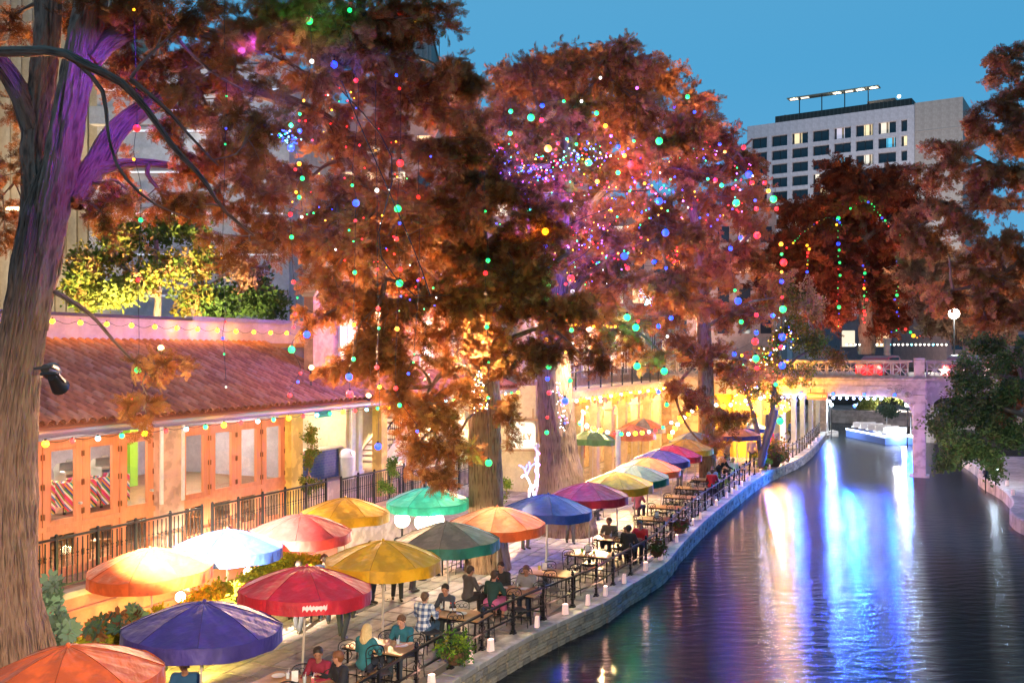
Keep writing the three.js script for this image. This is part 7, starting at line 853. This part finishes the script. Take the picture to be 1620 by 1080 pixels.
flood('floodlight', 'warm floodlight on the ridged trunk aimed at the far umbrellas', at(900, 520, 35), at(1010, 800, 37), [1, 0.72, 0.38], 900, 0.8, 6);
flood('floodlight', 'warm white floodlight on the balcony aimed at the crown of the slim cypress', L(41, 5.95, 2.72), at(1090, 300, 51), [1, 0.56, 0.4], 1500, 0.9, 5);
flood('floodlight', 'orange uplight on the tile roof aimed at the middle cypress', L(19.5, 5.75, -0.9), at(760, 330, 29), [1, 0.56, 0.28], 1700, 0.8, 4);
flood('floodlight', 'orange uplight on the balcony lighting the boughs of the ridged trunk', L(30, 6.2, 2.3), at(930, 330, 37), [1, 0.5, 0.24], 1875, 0.8, 4);
flood('floodlight', 'orange uplight on the restaurant roof under the big cypress', L(6, 6.95, -2), at(470, 190, 17.5), [1, 0.54, 0.25], 2100, 0.72, 4);
flood('floodlight', 'orange uplight on the roof edge under the hanging boughs', L(11, 6.3, -0.2), at(620, 270, 20), [1, 0.53, 0.24], 1900, 0.72, 4);
flood('floodlight', 'pink uplight on the peach house roof', L(25, 9.45, -1.2), at(890, 150, 55), [1, 0.52, 0.3], 4600, 0.8, 5);
flood('floodlight', 'pale uplight behind the parapet under the yellow green tree', at(240, 520, 33).setY(5.3), at(240, 400, 36), [1, 0.85, 0.45], 800, 1.1, 4);
flood('floodlight', 'blue floodlight under the bridge aimed back at the river wall', L(45.4, 3.6, 14.6), L(33, -0.2, 9.8), [0.012, 0.15, 1], 1700, 0.5, 4);
flood('floodlight', 'violet floodlight on the right bank aimed at the bridge pier', at(1500, 742, 50), L(45.8, 3, 16.5), [0.5, 0.2, 1], 120, 0.9, 4);
for (const [z, n] of [[9.7, 'leftmost'], [11.4, 'second from the left'], [13.3, 'middle'], [15.1, 'second from the right'], [16.8, 'rightmost']]) flood('floodlight', 'blue floodlight on the bridge beam shining down the river, ' + n, L(45.55, 4.3, z), L(20, 0, z + 1), [0.004, 0.07, 1], 120, 1.0, 6);  // two of these are added to turn the water bluer
flood('floodlight', 'warm floodlight on the lamp post by the camera bridge aimed at the near umbrellas', v(1.5, 8.2, 2), v(-4.2, 2, -16), [1, 0.74, 0.46], 1700, 0.4, 8);  // added out of view to brighten the near umbrellas
flood('floodlight', 'warm floodlight on the near end of the walk aimed up the big cypress', v(-4.9, 0.28, -9.5), at(60, 520, 15.5), [1, 0.58, 0.4], 22, 0.9, 4);  // added out of view to warm the front of the big trunk
flood('floodlight', 'violet floodlight in the ridged cypress washing its boughs', at(800, 330, 33), at(930, 330, 36), [0.3, 0.05, 1], 260, 0.9, 5, 0.6);
flood('floodlight', 'magenta floodlight in the slim cypress washing the crown', at(1020, 330, 44), at(1110, 270, 49), [0.5, 0.08, 1], 160, 0.9, 5, 0.6);
for (const [px, py, d, tx, ty, td, cd, n] of [[560, 470, 70, 570, 300, 78, 600, 'pinkish office block'], [830, 480, 86, 830, 340, 95, 900, 'mauve office block'], [1100, 500, 104, 1100, 420, 112, 700, 'lit block left of the hotel']]) flood('floodlight', 'rosy wall washer on the ground before the ' + n, at(px, py, d).setY(5.3), at(tx, ty, td), [1, 0.66, 0.56], cd, 1.1, 5);  // washers added to brighten the blocks seen between the boughs
for (const [px, py, d, tx, ty, td, cd, n] of [[1300, 500, 178, 1320, 230, 215, 2600, 'front'], [1490, 500, 170, 1485, 240, 206, 4600, 'side wall']]) flood('floodlight', 'warm facade floodlight lighting the hotel ' + n, at(px, py, d).setY(5.4), at(tx, ty, td), [1, 0.84, 0.76], cd, 0.8, 8, 2);  // added behind the trees to make the hotel paler and warmer
flood('floodlight', 'warm uplight at the eave over the serving counter aimed at the hanging sprays', L(12.5, 5.3, 1.1), at(650, 470, 27.5), [1, 0.56, 0.28], 1100, 1.0, 5);  // added for the dark sprays, in place of bounced terrace light
flood('floodlight', 'warm uplight on the near end of the balcony aimed at the middle boughs', L(28, 5.95, 2.7), at(815, 400, 30), [1, 0.55, 0.27], 3200, 1.0, 5);  // added to lift the dark middle boughs from below
for (const [z, n] of [[11, 'left'], [17.3, 'right']]) flood('floodlight', 'blue floodlight on the far pier line under the bridge, ' + n, L(68.8, 4.4, z), L(40, 0, z), [0.006, 0.1, 1], 420, 1.0, 6);  // added so that the water by the bridge reflects blue
flood('floodlight', 'golden floodlight under the balcony edge lighting the walk before the arcade', L(32, 4.3, 2.95), v(2.6, 0, -33.5), [1, 0.7, 0.28], 900, 0.75, 5);  // added to turn the paving here yellow
flood('floodlight', 'red uplight at the foot of the dark red cypress', v(at(1340, 560, 84).x, 5.3, -84), at(1350, 370, 92), [1, 0.4, 0.25], 420, 1.0, 5);
for (const [px, py, d, k, n] of [[1316, 640, 82, 160, 'on the post at the pier end under the bridge'], [1436, 640, 62, 110, 'beside the right bridge pier'], [1576, 742, 49, 26, 'behind the evergreen on the right bank']]) { const g = at(px, py, d), o = thing('bank_lamp', 'cold white globe lamp ' + n, 'lamp', g); mesh('lamp_globe', [sp(0.16, 0, 0, 0, 10)], glow(0.75, 0.9, 1, 10), o); mesh('lamp_arm', [cy(0.04, 0.04, g.y + 0.6, 0, -(g.y + 0.6) / 2, 0, 8)], iron, o); point(o, v(0, 0, 0), [0.72, 0.86, 1], k, 8); }  // lamps added to draw pale streaks in the water
flood('floodlight', 'warm uplight on the bridge parapet under the layered cypress', at(1590, 566, 53), at(1565, 330, 46), [1, 0.58, 0.32], 900, 1.0, 4);
flood('floodlight', 'pale uplight on the right bank below the evergreen', at(1560, 750, 37), at(1550, 660, 41), [0.95, 1, 0.75], 26, 1.2, 5);
{ // the starry street lamp, a pale pillar, light sculpture, globe lamps
  const p = at(1510, 496, 78), s = thing('street_lamp', 'dazzling white street lamp beyond the bridge', 'street lamp', v(p.x, 5, p.z)); mesh('pole', [cy(0.09, 0.06, p.y - 5.1, 0, (p.y - 5.1) / 2, 0, 10), cy(0.18, 0.14, 0.5, 0, 0.25, 0, 10)], iron, s); mesh('lamp_globe', [sp(0.42, 0, p.y - 5, 0, 14)], glow(1, 0.96, 0.86, 30), s); mesh('lamp_cap', [cy(0.3, 0.1, 0.2, 0, p.y - 4.5, 0, 10)], iron, s); point(s, v(0, p.y - 5, 0.5), [1, 0.9, 0.78], 420, 12);
  const q = thing('stone_pillar', 'pale lit stone pillar standing behind the bridge balustrade', 'pillar', v(at(1404, 540, 66).x, 5, -66)); mesh('shaft', [rbx(0.36, 2.7, 0.36, 0, 1.35, 0, 0.03), rbx(0.5, 0.2, 0.5, 0, 0.1, 0, 0.02), rbx(0.46, 0.12, 0.46, 0, 2.72, 0, 0.02)], mat(0.62, 0.5, 0.36, { rough: 0.8, map: 'mottle' }), q);
  const d = onY(852, 806), sc = thing('light_sculpture', 'reindeer shaped light sculpture in white, blue and yellow beside the ridged trunk', 'light sculpture', d, 0.4), wire = (pts, m, r = 0.03) => mesh('glowing_tube', [tube(pts.map((a) => v(...a)), r, 16, 6)], m, sc), wh = glow(0.9, 0.9, 1, 2.2), bl = glow(0.16, 0.22, 1, 3), ye = glow(1, 0.75, 0.1, 3);
  wire([[-0.5, 0, 0], [-0.45, 0.6, 0], [-0.4, 1.0, 0], [0.3, 1.05, 0], [0.42, 0.6, 0], [0.45, 0, 0]], wh, 0.045); wire([[-0.35, 0, 0.2], [-0.3, 0.6, 0.2], [-0.35, 1.0, 0.15], [0.25, 1.05, 0.15], [0.3, 0.5, 0.2], [0.3, 0, 0.2]], wh, 0.045); wire([[-0.38, 1.0, 0.08], [-0.55, 1.4, 0.08], [-0.72, 1.55, 0.08], [-0.85, 1.45, 0.08]], wh, 0.045); wire([[-0.6, 1.5, 0.1], [-0.75, 1.85, 0.15], [-1.0, 2.0, 0.2]], bl); wire([[-0.7, 1.75, 0.12], [-0.6, 2.0, 0.15]], bl); wire([[-0.58, 1.5, 0.0], [-0.35, 1.9, 0], [-0.1, 2.05, 0]], bl); wire([[-0.4, 1.8, 0], [-0.45, 2.1, 0]], bl); wire([[0.32, 1.05, 0.08], [0.55, 1.3, 0.08], [0.7, 1.0, 0.08], [0.75, 0.6, 0.08]], bl); wire([[-0.1, 1.1, 0.1], [0.1, 1.4, 0.1], [0.3, 1.4, 0.1], [0.3, 1.15, 0.1]], ye, 0.05); point(sc, v(0, 1, 0.8), [0.7, 0.75, 1], 9, 8);
  for (const [px, py, dd, w] of [[636, 822, 29, 'left of the teal umbrella pole'], [668, 826, 28.6, 'under the teal umbrella, middle'], [690, 822, 29.2, 'under the teal umbrella, right']]) { const g = at(px, py, dd), o = thing('globe_lamp', 'glaring white globe lamp on a short post, ' + w, 'lamp', v(g.x, 0, g.z)); mesh('post', [cy(0.04, 0.03, g.y - 0.2, 0, (g.y - 0.2) / 2, 0, 8), cy(0.14, 0.1, 0.06, 0, 0.03, 0, 12)], iron, o); mesh('lamp_globe', [sp(0.24, 0, g.y, 0, 14)], glow(1, 0.93, 0.75, 7), o); point(o, v(0, g.y, 0), [1, 0.78, 0.45], 24, 12); }
  for (const [px, py, dd, w] of [[392, 905, 24, 'behind the pole with the number tag'], [285, 944, 21.6, 'left of the floodlit orange umbrella pole']]) { const g = at(px, py, dd), o = thing('garden_lamp', 'bright garden lamp in the hedge ' + w, 'lamp', v(g.x, 0, g.z)); mesh('stake', [cy(0.03, 0.03, g.y, 0, g.y / 2, 0, 8)], iron, o); mesh('lamp_lens', [sp(0.12, 0, g.y, 0, 10)], glow(1, 0.9, 0.6, 9), o); point(o, v(0, g.y + 0.02, 0), [1, 0.82, 0.2], 13, 6); }
  const np = thing('lit_post', 'slim post wrapped in white and purple lights left of the ridged trunk', 'post', onY(850, 822)); mesh('post', [cy(0.07, 0.07, 3.0, 0, 1.5, 0, 10)], white, np); mesh('glowing_spiral', [tube(Array.from({ length: 40 }, (_, i) => v(Math.cos(i * 0.9) * 0.1, 0.4 + i * 0.066, Math.sin(i * 0.9) * 0.1)), 0.022, 160, 5)], glow(0.62, 0.35, 1, 3), np); mesh('post_cap', [cy(0.16, 0.05, 0.14, 0, 3.05, 0, 10)], white, np); point(np, v(0, 2, 0.4), [0.7, 0.45, 1], 8, 5);
  const wp = thing('lit_post', 'slim white lit post under the green umbrella before the arcade', 'post', onY(978, 788)); mesh('post', [cy(0.12, 0.12, 3.2, 0, 1.6, 0, 10), cy(0.2, 0.16, 0.3, 0, 0.15, 0, 10)], white, wp);
  const tw = thing('leaning_trunk', 'bare dark trunk leaning to the right over the walk before the yellow wall', 'tree', v(0, 0, 0)); mesh('trunk', [limbGeo([at(1204, 738, 52), at(1212, 705, 52), at(1222, 675, 52), at(1228, 648, 52)], (f) => 0.16 - f * 0.03, 10, 14), limbGeo([at(1205, 730, 52.4), at(1212, 690, 52.6), at(1214, 655, 52.8)], (f) => 0.11 - f * 0.03, 10, 12)], mat(0.10, 0.08, 0.12, { rough: 0.9, bump: 'bark', bs: 0.02 }), tw);
}
// ---------------------------------------------------------------- the city behind
{ // hotel slab at the right: a grid of white piers and bands, dark panes, some lit
  const a = at(1447, 555, 206), c = at(1185, 555, 226), turn = Math.atan2(-(a.z - c.z), a.x - c.x), len = a.distanceTo(c), base = 4.9, top = 60.4;
  const h = thing('hotel_tower', 'pale concrete hotel with a grid of dark and lit windows and a roof terrace', 'hotel', v(c.x, 0, c.z), turn), wm = mat(0.66, 0.63, 0.68, { rough: 0.8, map: 'mottle' });
  mesh('core', [bx(len - 1, top - base, 13, len / 2, (top + base) / 2, -7.6)], mat(0.3, 0.29, 0.3, { rough: 0.8 }), h);
  mesh('side_wall', [bx(9.6, top + 0.4 - base, 14.6, len + 4.8, (top + 0.4 + base) / 2, -7.5)], mat(0.50, 0.44, 0.40, { rough: 0.9, map: 'mottle' }), h);
  for (let k = 1; k < 9; k++) mesh('wall_joint', [bx(9.7, 0.12, 0.1, len + 4.8, base + k * 6.2, -0.17), bx(0.1, 0.12, 14.5, len + 9.62, base + k * 6.2, -7.5)], mat(0.44, 0.39, 0.36, { rough: 0.9 }), h);
  const cols = 7, bay = (len - 1.2) / 7.45, x0 = 0.4, rowsY = [], rh = 3.22; for (let i = 0; i < 13; i++) rowsY.push(top - 4.2 - i * rh);
  for (let i = 0; i <= 8; i++) mesh('pier', [rbx(i === 8 ? 1.5 : 1.1, top - base, 0.9, Math.min(len - 0.7, x0 + (i - 0.05) * bay), (top + base) / 2, -0.35, 0.05)], wm, h);
  mesh('parapet_band', [bx(len, 3.0, 0.95, len / 2, top - 1.5, -0.32)], wm, h);
  rowsY.forEach((y) => mesh('floor_band', [bx(len - 0.1, 0.95, 0.86, len / 2, y - rh / 2 - 0.2, -0.36)], wm, h));
  seed = 900; const lit = { '0,1': 1, '0,3': 3, '0,4': 1, '0,5': 2, '0,6': 1, '1,5': 4, '1,6': 1, '2,3': 4, '2,4': 2, '2,6': 2, '3,2': 2, '4,2': 1, '5,2': 1, '5,3': 2, '5,1': 3, '6,1': 1 };
  const dark = mat(0.012, 0.014, 0.018, { rough: 0.08, coat: 0.5 }), lm = [null, glow(1, 0.8, 0.45, 0.75), glow(1, 0.88, 0.7, 0.6), glow(0.85, 0.8, 0.95, 0.35), glow(0.1, 0.6, 0.9, 0.55)], pg = flat(bx(bay - 1.0, rh - 0.66, 0.06)), hg = flat(bx((bay - 1.0) * 0.46, (rh - 0.66) * 0.94, 0.05)), mul = flat(bx(0.12, rh - 0.66, 0.12)), cur = flat(bx((bay - 1.0) * 0.12, (rh - 0.66) * 0.92, 0.05));
  rowsY.forEach((y, r) => { if (r > 8) return; for (let k = 0; k < 8; k++) { const w = new THREE.Mesh(pg, dark); w.name = 'window'; w.position.set(x0 + (k + 0.45) * bay, y + 0.1, -0.78); h.add(w); const q = new THREE.Mesh(mul, iron); q.name = 'mullion'; q.position.z = 0.05; w.add(q); const z = lit[r + ',' + (k - 1)]; if (z) { const g = new THREE.Mesh(hg, lm[z]); g.name = 'lit_pane'; g.position.set((r + k) % 2 ? 0.62 : -0.55, 0, 0.04); w.add(g); const u = new THREE.Mesh(cur, mat(0.4, 0.3, 0.18)); u.name = 'curtain'; u.position.set(((r + k) % 2 ? 0.62 : -0.55) + 0.5, 0, 0.09); w.add(u); } } });
  // roof terrace
  mesh('roof_screen', [bx(len * 0.82, 2.3, 0.2, len * 0.56, top + 1.1, -3), bx(0.2, 2.3, 6, len * 0.15, top + 1.1, -6), bx(0.2, 2.3, 6, len * 0.97, top + 1.1, -6)], mat(0.03, 0.035, 0.03, { rough: 0.7 }), h);
  for (let i = 0; i < 34; i++) mesh('screen_slat', [bx(0.14, 2.1, 0.08, len * 0.15 + i * len * 0.0245, top + 1.1, -2.86)], mat(0.08, 0.085, 0.08, { rough: 0.7 }), h);
  mesh('pergola_roof', [bx(len * 0.56, 0.22, 2.6, len * 0.5, top + 6.2, -4.5)], mat(0.12, 0.14, 0.12, { rough: 0.6 }), h);
  for (let i = 0; i < 4; i++) mesh('pergola_post', [bx(0.2, 5.4, 0.2, len * (0.3 + i * 0.14), top + 3.4, -3.4)], iron, h);
  for (const f of [0.26, 0.33, 0.53, 0.6, 0.67, 0.75]) { const l = mesh('ceiling_lamp', [bx(1.8, 0.08, 1.0, len * f, top + 5.96, -4)], glow(1, 0.85, 0.68, 1.3), h); if (f !== 0.33 && f !== 0.6) point(l, v(len * f, top + 5.7, -3.6), [1, 0.82, 0.62], 30, 20); }
  mesh('roof_hut', [bx(6, 1.6, 4, len * 0.78, top + 2.8, -8)], mat(0.06, 0.06, 0.06), h); mesh('beacon_lamp', [sp(0.4, len * 0.9, top + 3.0, -3, 8)], glow(1, 0.9, 0.5, 4), h);
}
function slab(name, label, px0, px1, pyTop, d, depth, col, o = {}) { // a distant block with real window openings
  const a = at(px0, pyTop, d), w = (px1 - px0) * d / FOC, H = a.y - 4.9, b = thing(name, label, 'building', v(a.x, 4.9, a.z), o.turn ?? 0), m = mat(...col, { rough: 0.85, map: 'mottle' });
  mesh('wall', [bx(w, H, depth, w / 2, H / 2, -depth / 2 - 0.3)], m, b);
  if (o.ribs) { const g = []; for (let x = 0; x < w; x += o.ribs) g.push(bx(0.25, H, 0.3, x, H / 2, -0.15)); mesh('wall_rib', g, m, b).userData.kind = 'stuff'; }
  if (o.bands) for (let y = H - 1; y > 1; y -= o.bands) { mesh('parking_deck', [bx(w + 0.4, 1.15, 0.7, w / 2, y, 0.1)], m, b); if (o.deckLit) mesh('deck_lamp', [bx(w * 0.94, 0.1, 0.2, w / 2, y - 0.9, -0.1)], glow(0.9, 0.95, 1, 0.5), b); }
  const font = o.win; if (font) { seed = 60 + px0; const [nx, ny, ww, wh, y0, dy] = font; for (let j = 0; j < ny; j++) for (let i = 0; i < nx; i++) panesOn(b, ww, wh, w * (i + 0.5) / nx, H - y0 - j * dy, -0.24, 0, 1, 1, rnd() < (o.lit ?? 0.3) ? pick([warmPane, palePane]) : darkPane, m); }
  mesh('roof_edge', [bx(w + 0.4, 0.5, depth + 0.4, w / 2, H + 0.1, -depth / 2 - 0.3)], m, b); if (o.roof) mesh('roof_plant', [bx(w * 0.4, 2.2, depth * 0.4, w * 0.6, H + 1.2, -depth / 2), cy(0.1, 0.08, 5, w * 0.2, H + 2.6, -1, 6)], m, b);
  return b;
}
slab('office_tower', 'tall grey ribbed office tower rising behind the dark boughs', 640, 682, 52, 150, 14, [0.40, 0.38, 0.36], { ribs: 0.9, roof: 1, win: [2, 2, 1.4, 1.8, 18, 7] });
slab('office_tower', 'lower beige tower with rooftop plant right of the ribbed tower', 682, 742, 100, 158, 14, [0.42, 0.33, 0.27], { roof: 1, win: [4, 6, 1.2, 1.8, 6, 4.5] });
slab('beige_tower', 'wide beige ribbed building behind the big trunk at the left', -260, 175, -60, 70, 14, [0.52, 0.42, 0.30], { ribs: 0.8, turn: 0.12 });
slab('parking_garage', 'pale parking garage with lit horizontal decks behind the boughs', 150, 455, 95, 62, 16, [0.52, 0.47, 0.42], { bands: 2.7, deckLit: 1 });
slab('office_block', 'pinkish office block with lit windows behind the middle boughs', 450, 690, 170, 78, 16, [0.46, 0.34, 0.32], { win: [6, 8, 1.1, 1.5, 3, 3], lit: 0.45 });
slab('office_block', 'mauve office block behind the tall crown', 700, 960, 230, 95, 16, [0.38, 0.28, 0.32], { win: [7, 7, 1.3, 1.7, 3, 3.2], lit: 0.4 });
slab('brick_block', 'warm lit block behind the slim dark trunk left of the hotel', 960, 1230, 330, 112, 16, [0.42, 0.30, 0.27], { win: [8, 4, 1.4, 1.9, 3, 3.6], lit: 0.5 });
slab('low_block', 'low block with lit shopfronts beyond the bridge', 1330, 1520, 505, 128, 12, [0.34, 0.27, 0.3], { win: [7, 1, 1.8, 2.2, 2.6, 3], lit: 0.6 });
slab('low_block', 'pink lit block behind the layered cypress at the right edge', 1500, 1800, 400, 100, 14, [0.4, 0.26, 0.26], { win: [9, 3, 1.2, 1.6, 3, 3.2], lit: 0.35 });
{ // lights inside the garage decks
  const g = thing('garage_lamp', 'long white lamp under the parking garage roof', 'lamp', at(300, 175, 59)); mesh('lamp_tube', [bx(3, 0.12, 0.2)], glow(0.9, 0.95, 1, 3), g); point(g, v(0, -0.2, 1.5), [0.9, 0.95, 1], 60, 10);
  const e = thing('wall_washer', 'warm wall washer lamp lighting the beige ribbed building', 'lamp', at(20, 330, 62)); mesh('lamp_body', [bx(0.8, 0.2, 0.3)], glow(1, 0.8, 0.5, 3), e); point(e, v(0, 0, 1), [1, 0.78, 0.48], 420, 10);
}
{ // beyond the bridge: bending bank, planting, a tour boat on the water, traffic on the deck
  const far = thing('far_bank_wall', 'stone bank wall with a planted bed where the river bends beyond the bridge', 'wall', v(0, 0, 0)), sh = new THREE.Shape(), pts = [[22, 104], [31, 101], [38, 96], [43, 91], [48, 84], [52, 76]]; const c = new THREE.CatmullRomCurve3(pts.map(([x, d]) => v(x, d, 0))).getPoints(24); sh.moveTo(c[0].x, c[0].y); c.forEach((p) => sh.lineTo(p.x, p.y)); sh.lineTo(90, 76); sh.lineTo(90, 150); sh.lineTo(10, 150); sh.lineTo(10, 104);
  mesh('bank', [new THREE.ExtrudeGeometry(sh, { depth: 1.4, bevelEnabled: true, bevelSize: 0.08, bevelThickness: 0.08, bevelSegments: 1 }).rotateX(-PI / 2).translate(0, -0.7, 0)], mat(0.42, 0.34, 0.32, { rough: 0.9, map: 'blotch', bump: 'rough', bs: 0.03 }), far);
  mesh('upper_wall', [bx(60, 1.8, 0.5, 48, 1.6, -112, 0.06)], mat(0.4, 0.33, 0.3, { rough: 0.9, map: 'blotch' }), far);
  const lp = thing('bank_lamp', 'lamp on the far bank lighting the planted bed', 'lamp', at(1420, 625, 98)); mesh('lamp_globe', [sp(0.2, 0, 0, 0, 8)], glow(1, 0.92, 0.8, 10), lp); mesh('post', [cy(0.05, 0.05, 1.8, 0, -1.0, 0, 8)], iron, lp); point(lp, v(-0.4, 0.2, 1), [1, 0.9, 0.75], 80, 8);
  const b = thing('tour_boat', 'flat open tour boat with a white lit rim beyond the bridge pier', 'boat', at(1388, 688, 80).setY(-0.6), PHI + 0.5), hull = new THREE.Shape(); hull.moveTo(-4, -1.2); hull.lineTo(3, -1.2); hull.quadraticCurveTo(4.4, -1, 4.6, 0); hull.quadraticCurveTo(4.4, 1, 3, 1.2); hull.lineTo(-4, 1.2); hull.closePath();
  mesh('hull', [new THREE.ExtrudeGeometry(hull, { depth: 0.6, bevelEnabled: true, bevelSize: 0.06, bevelThickness: 0.06, bevelSegments: 2 }).rotateX(-PI / 2).translate(0, -0.1, 0)], mat(0.06, 0.12, 0.4, { rough: 0.4, coat: 0.5 }), b);
  for (let i = 0; i < 5; i++) mesh('bench', [bx(0.4, 0.1, 2.0, -3 + i * 1.4, 0.9, 0), bx(0.08, 0.45, 2.0, -3.2 + i * 1.4, 1.1, 0)], white, b);
  mesh('lamp_rim', [bx(7.4, 0.12, 0.08, -0.4, 0.66, 1.24), bx(7.4, 0.12, 0.08, -0.4, 0.66, -1.24), bx(0.08, 0.12, 2.4, -4.08, 0.66, 0)], glow(0.8, 0.9, 1, 3), b); for (const x of [-3, 0, 3]) point(b, v(x, 0.75, 1.6), [0.75, 0.86, 1], 8, 10); point(b, v(-4.8, 0.7, 0), [0.75, 0.86, 1], 30, 10);
  mesh('canopy_post', [cy(0.03, 0.03, 1.6, -3.8, 1.4, -1, 6), cy(0.03, 0.03, 1.6, -3.8, 1.4, 1, 6)], steel, b);
  const mast = thing('channel_post', 'dark post with a lamp on the pier end under the bridge', 'post', at(1313, 680, 84).setY(-0.6)); mesh('post', [cy(0.07, 0.06, 3, 0, 1.5, 0, 8)], iron, mast); mesh('platform', [bx(2.6, 0.5, 1.6, -0.8, 0.2, 0)], mat(0.3, 0.25, 0.22, { map: 'blotch' }), mast); mesh('lamp_head', [sp(0.14, 0, 3.05, 0, 8)], glow(0.9, 0.9, 1, 4), mast);
  // cars on the bridge
  const car = (px, d, col, label, tl) => { const p = at(px, 560, d), o = thing('parked_car', label, 'car', v(p.x, 5.1, p.z), TH + PI / 2 - PHI), s = new THREE.Shape(); s.moveTo(-2.2, 0.3); s.lineTo(-2.15, 0.85); s.lineTo(-1.5, 0.95); s.quadraticCurveTo(-1.0, 1.45, -0.4, 1.45); s.lineTo(0.7, 1.42); s.quadraticCurveTo(1.1, 1.3, 1.4, 0.98); s.lineTo(2.1, 0.85); s.lineTo(2.2, 0.35); s.closePath(); mesh('body', [new THREE.ExtrudeGeometry(s, { depth: 1.6, bevelEnabled: true, bevelSize: 0.08, bevelThickness: 0.08, bevelSegments: 2 }).translate(0, 0, -0.8)], mat(...col, { rough: 0.3, coat: 0.8 }), o); mesh('window', [bx(1.7, 0.34, 1.8, -0.15, 1.18, 0)], darkPane, o); for (const x of [-1.35, 1.35]) for (const z of [-0.85, 0.85]) mesh('wheel', [cy(0.32, 0.32, 0.2, x, 0.32, z, 16, PI / 2)], iron, o); mesh('tail_light', [bx(0.05, 0.16, 0.4, -2.29, 0.78, -0.6), bx(0.05, 0.16, 0.4, -2.29, 0.78, 0.6)], glow(1, 0.05, 0.04, 8), o); mesh('headlight', [bx(0.05, 0.14, 0.35, 2.28, 0.68, -0.6), bx(0.05, 0.14, 0.35, 2.28, 0.68, 0.6)], glow(1, 0.95, 0.85, 6), o); for (const z of [-0.7, 0.7]) point(o, v(-2.5, 0.75, z), [1, 0.08, 0.06], 8, 4); return o; };
  car(1395, 63, [0.45, 0.02, 0.02], 'red car on the bridge behind the left balustrade panels', 1); car(1530, 60, [0.3, 0.05, 0.06], 'dark red car on the bridge above the star lights', 1);
  const fr = thing('light_string', 'line of icy white lights across the far side of the bridge', 'string lights', at(1340, 545, 92)); mesh('wire', [tube([v(0, 0.06, 0), v(5, 0, 0), v(10, 0.06, 0)], 0.02, 12, 4)], iron, fr); for (let i = 0; i < 24; i++) bulb(fr, v(i * 0.42, 0.0, 0), i % 5 ? 'W' : 'C', 0.1, i % 6 ? 0 : 3, 5);
}
shrub('bank_shrub', 'blue lit round shrub on the far bank under the bridge', [[1405, 650, 92, 16, 12, 1.3]], [[0.08, 0.12, 0.08]], CLUSTBIG, 140, { twigs: 5, size: 1.2, rz: 1 });
shrub('bank_shrub', 'pale green shrubs along the planted far bank', [[1395, 628, 100, 26, 9, 1.2], [1428, 632, 98, 16, 8, 1.2], [1368, 645, 98, 14, 10, 1.2]], [[0.14, 0.18, 0.05], [0.2, 0.2, 0.06]], CLUSTBIG, 141, { twigs: 4, size: 1.2, rz: 1 });
{ // people-free end: the frame
  camera.updateProjectionMatrix();
  renderer.render(scene, camera);
}
